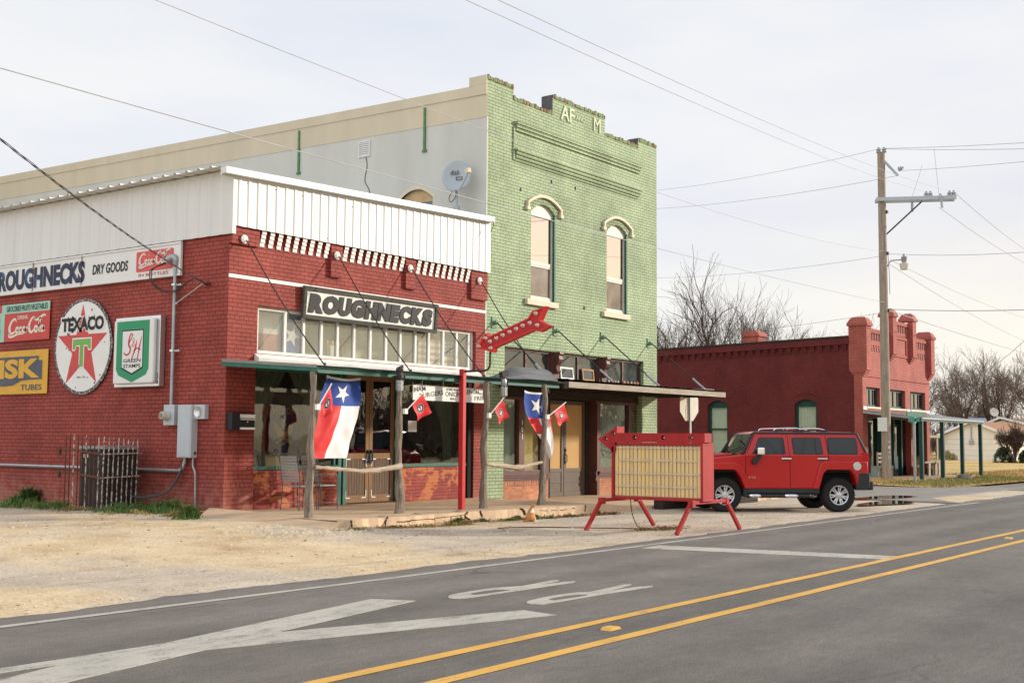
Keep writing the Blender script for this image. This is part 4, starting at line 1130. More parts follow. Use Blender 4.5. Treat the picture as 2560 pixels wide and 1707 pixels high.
blades('kerb_grass', 'weed_dry', [(.3 + i * .45, -3.62 - .05 * i, .5, .16) for i in range(7)] + [(-.6, -3.95, .6, .15), (4.3, -7.3, .5, .25), (3.6, -7.1, .4, .15), (6.0, -3.95, 1.0, .1)], 7000, .02, .09, 6)
blades('kerb_weeds', 'weed_green', [(2.9, -3.42, .3, .14), (3.5, -3.5, .4, .15), (4.6, -3.6, .4, .16), (5.0, -3.75, .4, .2), (5.4, -3.9, .5, .15), (6.0, -3.95, .4, .12), (4.2, -3.65, .4, .12), (6.9, -4.05, .3, .08)], 5200, .03, .15, 7)
Rr = random.Random(11); m = MB()
for i in range(1500):
    c = Rr.choice([(3.0, -3.5, .9, .14), (4.6, -3.7, .8, .18), (6.0, -4.0, .9, .14), (7.2, -4.15, .5, .1), (4.1, -7.25, .6, .2), (1.2, -3.6, .9, .1)])
    x = c[0] + Rr.gauss(0, .5) * c[2]; y = min(c[1] + Rr.gauss(0, .6) * c[3], -3.36 - .42 * sst(3.2, 8.5, c[0] - .4)); z = gh(x, y) + Rr.uniform(.004, .05)
    a = Rr.uniform(0, 2 * pi); s_ = Rr.uniform(.015, .04); tl = Rr.uniform(-.5, .5)
    d = Vector((cos(a), sin(a), tl)) * s_; e = Vector((-sin(a), cos(a), Rr.uniform(-.4, .4))) * s_ * .6; p = Vector((x, y, z))
    m.add([p - d, p + e, p + d, p - e], [(0, 1, 2, 3)])
o = m.build('leaf_litter', 'leaf_brown'); o['kind'] = 'stuff'
m = MB()
for i in range(9000):
    if i < 700: x = Rr.gauss(-1.6, .5); y = Rr.gauss(-3.6, .5); s_ = Rr.uniform(.012, .05)
    elif i < 1000: x = Rr.gauss(-.6, .4); y = Rr.gauss(6.8, 1.2); s_ = Rr.uniform(.02, .05)
    elif i < 1150: x = Rr.gauss(-.5, .4); y = Rr.gauss(-.05, .3); s_ = Rr.uniform(.015, .045)
    elif i < 1500: x = Rr.uniform(-12, 12); y = -8.3 + Rr.gauss(0, .14); s_ = Rr.uniform(.006, .018)
    else: x = Rr.uniform(-11, 8); y = Rr.uniform(-8.1, 2.5); s_ = Rr.uniform(.007, .022) * (1.6 if Rr.random() < .12 else 1)
    if (x > -1.2 and y > -3.7 and y < 1) or x > -.05 and y > -3.5: continue
    z = gh(x, y); vs = []
    for k, (a, b, c) in enumerate(((1, 0, 0), (0, 1, 0), (-1, 0, 0), (0, -1, 0), (.2, .1, 1))):
        vs.append((x + a * s_ * Rr.uniform(.7, 1.3), y + b * s_ * Rr.uniform(.7, 1.3), z - .003 + c * s_ * Rr.uniform(.5, 1.0)))
    m.add(vs, [(0, 1, 4), (1, 2, 4), (2, 3, 4), (3, 0, 4)])
o = m.build('loose_gravel', M('pale_stone', (.56, .46, .34), .9, .3, 4)); o['kind'] = 'stuff'

m = MB(); Rr = random.Random(21)       # dead leaves, bark and twigs blown over the lot
for i in range(900):
    x = Rr.uniform(-11, 12); y = Rr.uniform(-8.0, -3.6) if x > -1.5 else Rr.uniform(-8.0, 1.0)
    if x > .0 and y > -4.3: continue
    z = gh(x, y) + .006; a = Rr.uniform(0, 2 * pi); s_ = Rr.uniform(.012, .035); k = Rr.choice((.25, .6, .6))
    d = Vector((cos(a), sin(a), Rr.uniform(-.1, .3))) * s_; e = Vector((-sin(a), cos(a), Rr.uniform(-.1, .4))) * s_ * k; q = Vector((x, y, z + .004))
    m.add([q - d, q + e, q + d, q - e], [(0, 1, 2, 3)])
o = m.build('ground_litter', 'leaf_brown'); o['kind'] = 'stuff'
# ================================================================ green two storey building
gb = thing('lodge_building', 'two storey brick building with a pale green front and a stuccoed side', 'building', (12.3, 0, .05))
GX0, GX1 = 8.12, 16.60
m = MB()
prof = [(GX0, -.05), (GX1, -.05), (GX1, 10.52), (15.50, 10.52), (15.50, 10.29), (13.63, 10.29), (13.63, 10.78), (11.0, 10.78), (11.0, 10.31), (9.22, 10.31), (9.22, 10.60), (GX0, 10.60)]
ARCHES = ((10.03, 11.17), (13.74, 14.88))
holes = [arch(a, b, 5.24, 7.55, 7.80, 12) for a, b in ARCHES]
holes += [[(8.92, 3.16), (15.80, 3.16), (15.80, 3.94), (8.92, 3.94)], [(8.90, .06), (15.70, .06), (15.70, 2.95), (8.90, 2.95)]]
m.wall(FRONT, prof, holes, -.36, 0)
m.build('front_wall', 'green_brick', gb)
# broken brick-on-edge coping along the stepped parapet
for (a, za), (b, zb) in (((GX0, 10.60), (9.22, 10.60)), ((9.22, 10.31), (11.0, 10.31)), ((11.0, 10.78), (13.63, 10.78)), ((13.63, 10.29), (15.5, 10.29)), ((15.5, 10.52), (GX1, 10.52))):
    x = a; m = MB(); m.box(a + .004, b - .004, .0, .36, za - .002, za + .045)
    while x < b - .03:
        w = min(.072, b - x)
        h = .105 + R.uniform(-.035, .02)
        m.box(x + .004, x + w - .004, -.02 + R.uniform(-.012, .012), .37, za - .002, za + h)
        x += .078
    m.build('coping', 'cap_brick', gb)
for x, z in ((10.985, 10.86), (15.485, 10.60)): m = MB(); m.box(x, x + .012, .002, .36, 10.40, z); m.build('merlon_end', 'parge_grey', gb)
m = MB()            # corbelled ledges in two bands
for z in (9.64, 8.93):
    m.fbox(FRONT, 9.27, 15.58, z + .06, z + .125, 0, .11); m.fbox(FRONT, 9.29, 15.56, z - .025, z + .055, 0, .08); m.fbox(FRONT, 9.30, 15.54, z - .11, z - .035, 0, .045)
m.fbox(FRONT, 9.20, 15.44, 8.74, 8.79, 0, .03)
m.fbox(FRONT, 9.20, 9.26, 8.79, 9.60, 0, .035)
m.build('ledge', 'green_brick', gb)
Mw = M('letter_green', (.50, .56, .36), .6, .08, 6)
text(gb, 'lettering', 'AF', FRONT, 11.36, 10.28, .66, .40, 'letter_green', .002, .012, 0, .03)
text(gb, 'lettering', 'AND', FRONT, 12.12, 10.43, .46, .12, 'letter_green', .002, .008, 0, .02)
text(gb, 'lettering', 'M', FRONT, 13.02, 10.30, .34, .40, 'letter_green', .002, 0, 0, .03)
m = MB()
for x, z in ((10.95, 8.45), (12.1, 8.47), (12.55, 5.2), (9.55, 8.0)): m.fbox(FRONT, x, x + .05, z, z + .08, -.01, .03)
m.build('wall_bolt', 'dark_green', gb)
for i, (a, b) in enumerate(ARCHES):
    c = (a + b) / 2; hw = (b - a) / 2
    wm = MB(); f = front(.075)
    P = arch(a + .0, b - .0, 5.24, 7.55, 7.80, 12); Q = arch(a + .05, b - .05, 5.30, 7.50, 7.60, 12)
    wm.wall(f, arch(a, b, 5.24, 7.55, 7.80, 12), [[(a + .06, 5.31), (b - .06, 5.31), (b - .06, 7.46), (a + .06, 7.46)]], -.06, .0)
    w = wm.build('sash_window', 'alu_white' if False else M('sash_white', (.62, .58, .50), .5, .06, 4), gb)
    m = MB(); m.fbox(f, a + .06, b - .06, 6.18, 6.27, -.05, -.005); ring(m, f, a + .06, b - .06, 5.31, 6.18, .05, -.055, -.015); m.build('sash_rail', 'sash_white', w)
    m = MB(); m.fbox(f, a + .06, b - .06, 6.27, 7.46, -.04, -.03); m.build('upper_pane', 'mirror_glass', w)
    m = MB(); m.fbox(f, a + .11, b - .11, 5.36, 6.13, -.05, -.04); m.build('lower_pane', 'low_sash_glass', w)
    m = MB(); m.fbox(front(.0), b - .05, b + .001, 5.25, 7.55, -.34, -.003); m.build('jamb', 'green_trim', w)
    hm = MB(); n = 14
    o = [(c + (-1 + 2 * k / n) * (hw + .22), 7.78 + .27 * (1 - (-1 + 2 * k / n) ** 2)) for k in range(n + 1)]
    q = [(c + (-1 + 2 * k / n) * (hw + .155), 7.745 + .225 * (1 - (-1 + 2 * k / n) ** 2)) for k in range(n + 1)]
    hm.prism([(c - hw - .22, 7.58)] + o + [(c + hw + .22, 7.58), (c + hw + .15, 7.58)] + q[::-1] + [(c - hw - .15, 7.58)], FRONT, 0, .075)
    hm.fbox(FRONT, c - hw - .27, c - hw - .13, 7.55, 7.64, .0, .085); hm.fbox(FRONT, c + hw + .13, c + hw + .27, 7.55, 7.64, .0, .085)
    hm.build('hood_mould', 'cream_paint', gb)
    vm = MB()
    for k in range(22):       # ring of brick voussoirs
        t0 = -1 + 2 * k / 22; t1 = -1 + 2 * (k + .82) / 22
        L = lambda t, o_: (c + t * (hw + (.12 if o_ else -.01)), (7.73 if o_ else 7.56) + (.20 if o_ else .245) * (1 - t * t))
        vm.prism([L(t0, 0), L(t1, 0), L(t1, 1), L(t0, 1)], FRONT, -.02, .008)
    vm.build('voussoir', 'green_brick', gb)
    m = MB(); m.fbox(FRONT, a - .26, b + .03, 5.085, 5.235, -.05, .09); m.build('window_sill', 'cream_paint', gb, bevel=.008)
# upper floor darkness and blinds behind the sash windows are not visible through the mirrored panes
# transom lights
for x0, x1 in ((8.92, 11.05), (11.42, 13.43), (13.78, 15.80)):
    tm = MB(); f = front(.12); ring(tm, f, x0, x1, 3.16, 3.94, .07, -.06, .02); tm.fbox(f, (x0 + x1) / 2 - .03, (x0 + x1) / 2 + .03, 3.23, 3.87, -.05, .015); tm.fbox(f, x0, x1, 3.90, 3.94, .02, .05)
    w = tm.build('transom_window', 'brown_trim', gb)
    m = MB(); m.fbox(f, x0 + .06, x1 - .06, 3.22, 3.88, -.03, -.02); m.build('pane', 'transom_glass', w)
for x0, x1 in ((11.05, 11.42), (13.43, 13.78)):
    m = MB(); m.fbox(front(.1), x0, x1, 2.95, 3.94, -.06, .06); m.fbox(front(.05), x0 + .07, x1 - .07, 3.0, 3.93, 0, .05)
    pst = m.build('transom_post', 'brown_trim', gb)
    cx = (x0 + x1) / 2
    m = MB(); pr = [(0, 3.94), (.16, 3.94), (.17, 3.88), (.13, 3.83), (.15, 3.74), (.12, 3.66), (.06, 3.58), (.05, 3.50), (.09, 3.43), (.07, 3.38), (.0, 3.36)]
    m.prism([(-y, z) for y, z in pr], Fr((cx, .0, 0), (0, 1, 0), (0, 0, 1), (1, 0, 0)), -.085, .085); m.build('bracket', 'brown_trim', pst)
# storefront
f = front(.12)
m = MB(); m.wall(front(.0), [(8.902, 2.70), (15.698, 2.70), (15.698, 2.95), (8.902, 2.95)], [], -.3, -.13); m.build('storefront_lintel', 'dark_beam', gb)
for x0, x1, posts in ((8.90, 11.02, ((9.69, 9.92), (10.74, 11.02))), (13.44, 15.70, ((13.44, 13.56), (15.12, 15.24)))):
    w = MB(); w.fbox(f, x0, x1, .75, .83, -.12, .035); w.fbox(f, x0, x1, 2.63, 2.70, -.10, .0)
    for a, b in posts: w.fbox(f, a, b, .83, 2.63, -.10, .03)
    wf = w.build('display_window', 'brown_trim', gb)
    m = MB(); m.fbox(f, x0, x1, .82, 2.64, -.05, -.044); m.build('pane', 'shop_glass', wf)
    m = MB()
    for q, (z0, z1, d) in enumerate(((.70, .75, .10), (.65, .695, .075), (.60, .645, .05), (.55, .595, .03))): m.fbox(f, x0, x1 + (.02 if x0 < 10 else 0), z0, z1, -.05, d)
    m.build('moulded_sill', 'brown_trim', wf)
    m = MB(); m.box(x0 + .003, x1 - .003, .10, .34, .0, .55); m.build('bulkhead', 'orange_brick', wf)
    m = MB(); x = x0 + .01
    while x < x1 - .08:
        m.box(x, x + .062, .085 + R.uniform(-.004, .004), .30, .435, .549); x += .074
    m.build('soldier_course', 'orange_brick', wf)
m = MB(); pr = [(-.02, .0), (-.02, .46), (-.10, .52), (-.05, .60), (-.09, .70), (-.02, .78), (-.02, 2.63), (.10, 2.63), (.10, .0)]
m.prism(pr, Fr((13.40, .10, 0), (1, 0, 0), (0, 0, 1)), -.02, .02); m.fbox(f, 13.38, 13.44, .06, 2.7, -.26, .0); m.build('door_jamb', 'brown_trim', gb)
m = MB(); m.fbox(f, 11.02, 11.10, .06, 2.7, -.26, .02); m.fbox(front(.36), 13.22, 13.38, .06, 2.7, -.03, .0); m.build('door_jamb', 'dark_beam', gb)
for x0, x1, hs in ((11.12, 12.15, 1), (12.17, 13.20, -1)):
    d = MB(); f2 = front(.38); ring(d, f2, x0, x1, .085, 2.68, .11, -.05, 0)
    d.fbox(f2, x0 + .11, x1 - .11, .74, .84, -.05, 0); d.fbox(f2, x0 + .11, x1 - .11, .195, .74, -.04, -.014); d.fbox(f2, x0 + .11, x1 - .11, .45, .47, -.03, -.002)
    dl = d.build('door', 'brown_door', gb, bevel=.006)
    m = MB(); m.fbox(f2, x0 + .11, x1 - .11, .84, 2.57, -.04, -.03); m.build('blind', 'blind_orange', dl)
    hx = x1 - .05 if hs > 0 else x0 + .055
    if hs < 0:
        m = MB(); m.fbox(f2, hx - .03, hx + .03, .95, 1.40, 0, .012); m.tube([f2.p(hx, 1.0, .01), f2.p(hx, 1.02, .06), f2.p(hx, 1.2, .06), f2.p(hx, 1.22, .01)], .012, 6); m.ball(f2.p(hx, 1.33, .02), .025, 8, 5); m.build('handle', 'iron', dl, smooth=True)
        m = MB(); m.fbox(f2, hx + .06, hx + .14, 1.85, 2.08, -.028, -.024); m.build('decal', 'tan', dl)
m = MB(); m.fbox(front(.4), 11.10, 13.22, .03, .085, -.04, .08); m.build('threshold', 'concrete_grey', gb)
text(gb, 'lettering', '1', front(.085), 9.79, 2.10 - .12, .03, .13, 'white_paint', .006, .01)
text(gb, 'lettering', '0', front(.085), 9.765, 1.80, .075, .13, 'white_paint', .006, .01)
text(gb, 'lettering', '1', front(.085), 9.79, 1.62, .03, .13, 'white_paint', .006, .01)
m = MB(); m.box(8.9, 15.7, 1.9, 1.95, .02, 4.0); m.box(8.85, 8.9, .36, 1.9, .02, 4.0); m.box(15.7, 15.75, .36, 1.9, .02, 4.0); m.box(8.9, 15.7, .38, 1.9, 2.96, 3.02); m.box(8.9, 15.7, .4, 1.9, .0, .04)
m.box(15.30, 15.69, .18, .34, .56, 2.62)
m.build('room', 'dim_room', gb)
curtain('curtain', 8.92, 9.72, .84, 2.62, .27, 'cloth_teal', 'pale sheer curtain in the left display window of the green building', 9, .028)
curtain('curtain', 13.56, 15.20, .84, 2.62, .25, 'cloth_teal', 'wide pale sheer curtain in the right display window of the green building', 18, .028)
solo(MB().grid(lambda u, v: (9.90 + .86 * u, .255 + .004 * sin(u * 19), 2.62 - 1.78 * v), 20, 2).build('window_blind', 'blind_yellow'), 'yellow roller blind drawn in the left display window of the green building', 'blind')
for x0, x1, mt, lb in ((11.52, 12.15, 'white_paint', 'white framed glass picture propped in the middle transom'), (12.60, 13.18, 'orange_wood', 'orange wooden framed glass picture propped in the middle transom')):
    t = thing('propped_frame', lb, 'picture frame', ((x0 + x1) / 2, .06, 3.2))
    f3 = Fr(((x0 + x1) / 2, .07, 3.235), (1, 0, 0), (0, .12, 1)); hw = (x1 - x0) / 2
    m = MB(); ring(m, f3, -hw, hw, 0, .33, .045, 0, .03); m.build('frame', mt, t)
    m = MB(); m.fbox(f3, -hw + .04, hw - .04, .04, .29, .0, .012); m.build('glass', 'transom_glass', t)
Rr = random.Random(5)
for i, (x, c) in enumerate(((13.95, 0), (14.12, 1), (14.30, 1), (14.46, 0), (14.78, 1), (14.98, 1), (15.2, 0), (15.38, 1), (15.55, 1))):
    t = thing('gourd' if c else 'pale_ornament', ('orange gourd' if c else 'pale ornament') + ' standing on the right transom ledge of the green building', 'gourd' if c else 'ornament', (x, .06, 3.23), 'ornaments along the right transom')
    m = MB(); m.ball((x, .065, 3.23 + .05), .05 if c else .045, 8, 6, (1.1, .6, .9)); m.build('body', M('gourd_orange', (.50, .20, .07), .6, .2, 8) if c else 'cloth_teal', t, smooth='all')
    m = MB(); m.tube([(x, .065, 3.32), (x + .01, .065, 3.36)], .012, 5); m.build('stem', 'weed_green', t)
# timber canopy hung on rods
m = MB(); m.prism([(0, 3.03), (-2.2, 2.985), (-2.2, 2.95), (0, 2.995)], Fr((8.30, 0, 0), (0, 1, 0), (0, 0, 1), (1, 0, 0)), .10, 8.30)
can = m.build('canopy', 'plank_grey', gb)
m = MB(); m.bar((8.42, -2.22, 2.915), (16.66, -2.22, 2.945), .05, .14); m.build('fascia_board', 'plank_grey', can)
m = MB(); m.bar((8.30, -2.18, 2.90), (8.42, -2.24, 2.90), .12, .17); m.bar((16.64, -2.2, 2.93), (16.64, -.02, 2.95), .04, .12)
for i in range(14): m.bar((8.7 + i * .6, -2.15, 2.92), (8.7 + i * .6, -.02, 2.95), .05, .10)
m.build('joist', 'dark_beam', can)
m = MB(); m.grid(lambda u, v: (8.35 + 8.3 * u, -2.24 + 2.2 * v, 3.045 + .02 * noise.noise((u * 60, v * 6, 0)) + .045 * v), 160, 4); m.build('tar_roof', 'dark_beam', can)
m = MB()
for i in range(5): m.box(15.4 + i * .13, 15.5 + i * .13, -2.2, -.9, 3.06, 3.085)
m.build('loose_board', 'plank_grey', can)
for x, ex in ((8.47, 7.95), (11.17, 10.87), (13.51, 13.21), (16.11, 15.88)):
    m = MB(); m.fbox(FRONT, x - .11, x + .09, 4.36, 4.64, 0, .03); m.disc(FRONT, x, 4.50, .055, .03, .10, 10); m.build('anchor_plate', M('plate_green', (.16, .27, .16), .6, .2, 6), gb)
    a, b = Vector((x, -.09, 4.50)), Vector((ex, -2.0, 3.07))
    m = MB(); m.tube([a, a.lerp(b, .78)], .018, 6); m.build('canopy_rod', 'iron', gb)
    m = MB(); m.tube([a.lerp(b, .78), b], .03, 6); m.ball(a.lerp(b, .78), .04, 8, 5); m.build('turnbuckle', 'galv', gb)
# stuccoed side wall with tan coping bands
SX = GX0
rise = lambda y: .0158 * y
m = MB(); fS = Fr((SX, 0, 0), (0, -1, 0), (0, 0, 1))
m.wall(fS, [(-21.9, -.05), (.001, -.05), (.001, 9.64), (-21.9, 9.64 + rise(21.9))], [[(-2.90, 6.9), (-1.74, 6.9)] + [(-1.74 - 1.16 * k / 10, 7.86 + .20 * (1 - (2 * k / 10 - 1) ** 2)) for k in range(11)]], -.04, .008)
m.box(SX + .006, GX1, 21.6, 21.9, -.05, 9.9)
m.build('side_wall', 'stucco', gb)
m = MB(); m.box(GX1 - .3, GX1, .361, 21.9, -.05, 10.3); m.build('side_wall', 'green_brick', gb)
m = MB(); m.box(SX + .02, GX1 - .02, .37, 21.8, 9.4, 9.5); m.build('roof', 'galv', gb)
m = MB()
def band(z0, z1, n, y0=-.0): m.wall(fS, [(-21.93, z0 + rise(21.93)), (-y0, z0 + rise(y0)), (-y0, z1 + rise(y0)), (-21.93, z1 + rise(21.93))], [], -.30 if n > 1 else .0085, n)
band(9.63, 10.20, .02, -.004); band(10.205, 10.46, .045, -.005)
m.fbox(fS, -.55, .006, 10.465, 10.70, .0085, .045); m.fbox(fS, -.55, -.365, 10.465, 10.70, -.3, .008)
m.build('coping_band', 'stucco_tan', gb)
for y in (6.67, 2.02):
    m = MB(); m.bar((SX - .03, y, 9.02), (SX - .03, y, 10.14 + rise(y)), .06, .05); m.fbox(fS, -y - .07, -y + .07, 9.0, 9.06, .0, .05); m.build('wall_brace', M('brace_green', (.10, .22, .10), .6, .3, 9), gb)
m = MB(); f = Fr((SX - .006, 0, 0), (0, -1, 0), (0, 0, 1)); ring(m, f, -4.36, -3.94, 9.16, 9.60, .04, 0, .04)
for i in range(7): m.prism([(-4.32, 9.2 + i * .053), (-3.98, 9.2 + i * .053), (-3.98, 9.235 + i * .053), (-4.32, 9.235 + i * .053)], f, 0, .03)
m.build('vent', 'white_metal', gb)
m = MB(); m.tube(crom([(SX - .02, 4.1, 9.15), (SX - .02, 4.05, 8.9), (SX - .02, 4.12, 8.5), (SX - .02, 3.95, 8.2), (SX - .03, 3.9, 7.6)], 5), .009, 5); m.build('vent_cable', 'iron', gb)
aw = MB(); aw.wall(Fr((SX + .10, 0, 0), (0, -1, 0), (0, 0, 1)), arch(-2.92, -1.72, 6.85, 7.84, 8.07, 10), [[(-2.80, 6.9), (-1.84, 6.9), (-1.84, 7.72), (-2.80, 7.72)]], -.04, 0)
w = aw.build('arched_window', 'tan', gb)
m = MB(); m.fbox(Fr((SX + .14, 0, 0), (0, -1, 0), (0, 0, 1)), -2.85, -1.8, 6.88, 7.75, 0, .01); m.build('pane', 'low_sash_glass', w)
m = MB(); m.fbox(Fr((SX + .10, 0, 0), (0, -1, 0), (0, 0, 1)), -2.6, -1.85, 7.25, 7.70, -.02, -.005); m.build('blind', M('blind_blue', (.12, .24, .36), .6), w)
hm = MB(); hm.ribbon(Fr((SX - .008, 0, 0), (0, -1, 0), (0, 0, 1)), [(-2.98, 7.8), (-2.66, 8.02), (-2.32, 8.12), (-1.98, 8.02), (-1.66, 7.8)], .08, .004); hm.build('hood_mould', 'cream_paint', w)

# satellite dish on the shop roof against the stucco
t = thing('satellite_dish', 'pale grey satellite dish on a bent mast above the metal parapet', 'satellite dish', (7.7, .55, 7.05))
D = Vector((7.72, .62, 8.10)); ax = Vector((-.86, -.42, .30)).normalized()
uu = Vector((0, 0, 1)).cross(ax).normalized(); vv = ax.cross(uu)
fD = Fr(D, uu, vv, ax)
dm = MB(); n = 28; vs = []; fs = []
for i in range(7):
    r = i / 6
    for j in range(n):
        a = 2 * pi * j / n; vs.append(fD.p(.36 * r * cos(a), .43 * r * sin(a), .085 * r * r))
for i in range(6):
    for j in range(n): fs.append((i * n + j, (i + 1) * n + j, (i + 1) * n + (j + 1) % n, i * n + (j + 1) % n))
dm.add(vs, fs)
o = dm.build('reflector', M('dish_grey', (.40, .44, .46), .4, .04, 3), t, smooth='all')
sm_ = o.modifiers.new('solid', 'SOLIDIFY'); sm_.thickness = .015; sm_.offset = -1
text(t, 'lettering', 'dish', fD, -.17, .05, .22, .14, 'iron', .035, .0)
m = MB(); ring(m, fD, -.02, .14, -.09, -.0, .015, .025, .028); m.build('mark', 'iron', t)
m = MB(); m.tube(crom([fD.p(0, 0, -.02), D + Vector((.06, .06, -.3)), D + Vector((.05, .05, -.55)), D + Vector((-.02, 0, -.85))], 5), .032, 8); m.bar(D + Vector((-.02, 0, -.72)), D + Vector((.02, 0, -1.0)), .14, .10); m.build('mast', 'dish_grey', t, smooth=True)
m = MB(); m.bar(fD.p(.10, -.40, .06), fD.p(.36, -.16, .42), .04); m.build('feed_arm', 'dish_grey', t)
m = MB(); m.bar(fD.p(.33, -.08, .40), fD.p(.42, -.08, .48), .11, .12); m.build('receiver', 'cream_paint', t, bevel=.012)
m = MB(); m.tube(crom([fD.p(-.1, -.4, .0), fD.p(-.16, -.6, .0), fD.p(-.08, -.72, .05), fD.p(.03, -.6, .1), fD.p(.02, -.42, .1)], 5), .010, 5); m.tube(crom([(7.7, .62, 7.2), (7.85, .3, 7.12), (8.0, -.1, 7.1), (8.0, -.32, 6.9), (7.9, -.30, 6.65)], 6), .009, 5); m.tube([(7.7, .62, 7.2), (7.3, .35, 7.06)], .010, 5); m.build('cable', 'iron', t, smooth='all')
# ================================================================ street-front signs and flags
t = thing('shop_sign', 'framed white sign with carved heavy black letters above the shop transom', 'sign', (4.05, -.06, 4.06))
f = Fr((4.04, -.03, 4.395), (1, 0, 0), (0, -.075, 1))
m = MB(); m.fbox(f, -2.08, 2.08, -.29, .29, 0, .03); m.build('face', 'white_paint', t)
m = MB(); ring(m, f, -2.14, 2.14, -.335, .335, .085, .0, .075); m.build('frame', 'sign_board', t, bevel=.006)
x = -1.97
LW = dict(R=.43, O=.48, U=.41, G=.45, H=.41, N=.44, E=.34, C=.40, K=.42, S=.36)
tot = sum(LW[c] for c in 'ROUGHNECKS'); sc = 3.92 / tot
for i, c in enumerate('ROUGHNECKS'):
    w = LW[c] * sc; h = .40
    text(t, 'letter', c, f, x, -.20, w * 1.03, h, 'black_letter', .03, .085, .10, .022)
    x += w
t = thing('food_sign', 'long white hanging sign offering hamburgers, onion rings and french fries', 'sign', (3.9, -2.42, 2.35))
f = Fr((0, -2.42, 0), (1, 0, 0), (0, 0, 1))
m = MB(); m.fbox(f, 2.66, 5.09, 2.375, 2.675, -.012, .012); m.build('board', M('sign_pale', (.74, .72, .66), .5, .04, 4), t)
ro = lambda c, a: (lambda u, v: rot_pts([(u, v)], c, a)[0])
text(t, 'lettering', 'HAM', f, 2.70, 2.53, .34, .095, 'black', .013, .012, 0, .002, ro((2.71, 2.525), .10))
text(t, 'lettering', 'BURGERS', f, 2.86, 2.41, .74, .095, 'black', .013, .012, 0, .002, ro((2.86, 2.41), .13))
for s_, z, h, w in (('HOME-MADE', 2.595, .05, .44), ('ONION', 2.475, .10, .48), ('RINGS', 2.405, .05, .18)): text(t, 'lettering', s_, f, 3.90 - w / 2, z, w, h, 'black', .013, .006 if h < .06 else .01, 0, .002)
text(t, 'lettering', 'FRENCH', f, 4.20, 2.535, .56, .09, 'black', .013, .01, 0, .002, ro((4.2, 2.53), .05))
text(t, 'lettering', 'FRIES', f, 4.62, 2.41, .42, .09, 'black', .013, .01, 0, .002, ro((4.62, 2.41), .10))
m = MB()
for x in (2.95, 3.6, 4.3, 4.85): m.tube([(x, -2.42, 2.67), (x, -2.42, 2.83)], .012, 5)
m.build('hanger', 'galv', t)

def flag(name, label, fn, parts, group, nu=18, nv=26, loc=(0, 0, 0), cat='flag'):
    t = thing(name, label, cat, loc, group)
    for nm, mat, u0, u1, v0, v1 in parts:
        m = MB()
        m.grid(lambda u, v: fn(u0 + (u1 - u0) * u, v0 + (v1 - v0) * v), nu, nv)
        m.build(nm, mat, t, smooth='all')
    return t
def on_cloth(t, name, mat, P, fn, sub=3, off=.008):
    """a flat mark sewn on a waving cloth, carried along its surface"""
    m = MB(); c = (sum(p[0] for p in P) / len(P), sum(p[1] for p in P) / len(P)); k = len(P)
    O = Vector((0, -off, 0))
    vs = [fn(*c) + O]
    for i in range(k):
        for q in range(1, sub + 1): vs.append(fn(c[0] + (P[i][0] - c[0]) * q / sub, c[1] + (P[i][1] - c[1]) * q / sub) + O)
    fs = []
    for i in range(k):
        j = (i + 1) % k
        fs.append((0, 1 + i * sub, 1 + j * sub))
        for q in range(sub - 1): fs.append((1 + i * sub + q, 1 + i * sub + q + 1, 1 + j * sub + q + 1, 1 + j * sub + q))
    m.add(vs, fs); return m.build(name, mat, t)
GF = 'lone star flags'
def f1(u, v):       # hung by its hoist from the awning, pushed to the left by the wind
    xl = .41 - .54 * v + .03 * sin(v * 5); xr = 1.35 - .52 * v ** 1.15
    p = Vector((xl + (xr - xl) * u, -2.30 - .12 * v + .030 * sin(u * 9 + v * 3) + .035 * sin(v * 7 + u * 2) + .03 * noise.noise((u * 5, v * 6, 0)), 2.77 - 1.525 * v - .05 * sin(pi * u) * (1 - v) ** 3 - .015 * u * (1 - v)))
    return p
t = flag('hanging_flag', 'large lone star flag hanging by the corner post in front of the shop door', f1, [('blue_field', 'flag_blue', 0, 1, .03, .36), ('red_field', 'flag_red' if 'flag_red' in MATS else 'bright_red', 0, .5, .36, 1), ('white_field', 'flag_white', .5, 1, .36, 1), ('hoist', 'flag_white', 0, 1, 0, .03)], GF, loc=(.8, -2.3, 1.25))
on_cloth(t, 'star', 'flag_white', [(.50 + x * 1.0, .20 - y * .62) for x, y in star(0, 0, .21, .40, rot=pi / 2 + .15)], f1)
def f2(u, v):       # second flag, its lower corner twisted to a point
    xl = lerpl([5.83, 5.87, 5.96, 6.12, 6.36, 6.62, 6.80], v); xr = lerpl([6.72, 6.74, 6.76, 6.80, 6.86, 6.87, 6.86], v)
    return Vector((xl + (xr - xl) * u, -2.86 + .05 * sin(u * 8 + v * 2) * (1 - .4 * v) + .04 * sin(v * 6), 2.675 - (1.44 - .10 * (u - .5) * v) * v - .04 * sin(pi * u) * (1 - v)))
t = flag('hanging_flag', 'wind-twisted lone star flag beside the knotty crooked porch post', f2, [('blue_field', 'flag_blue', 0, 1, .03, .40), ('red_field', 'bright_red', 0, .42, .40, .64), ('white_field', 'flag_white', .42, 1, .40, 1), ('white_field', 'flag_white', 0, .42, .64, 1), ('hoist', 'flag_white', 0, 1, 0, .03)], GF, loc=(6.35, -2.86, 1.24))
on_cloth(t, 'star', 'flag_white', [(.46 + x * 1.05, .215 - y * .70) for x, y in star(0, 0, .20, .40, rot=pi / 2 + .1)], f2)
m = MB(); m.grid(lambda u, v: (6.79 + .15 * u + .02 * v, -2.80 + .02 * sin(v * 5), 2.10 - .40 * v + .04 * u), 4, 8); m.build('folded_edge', 'bright_red', t)

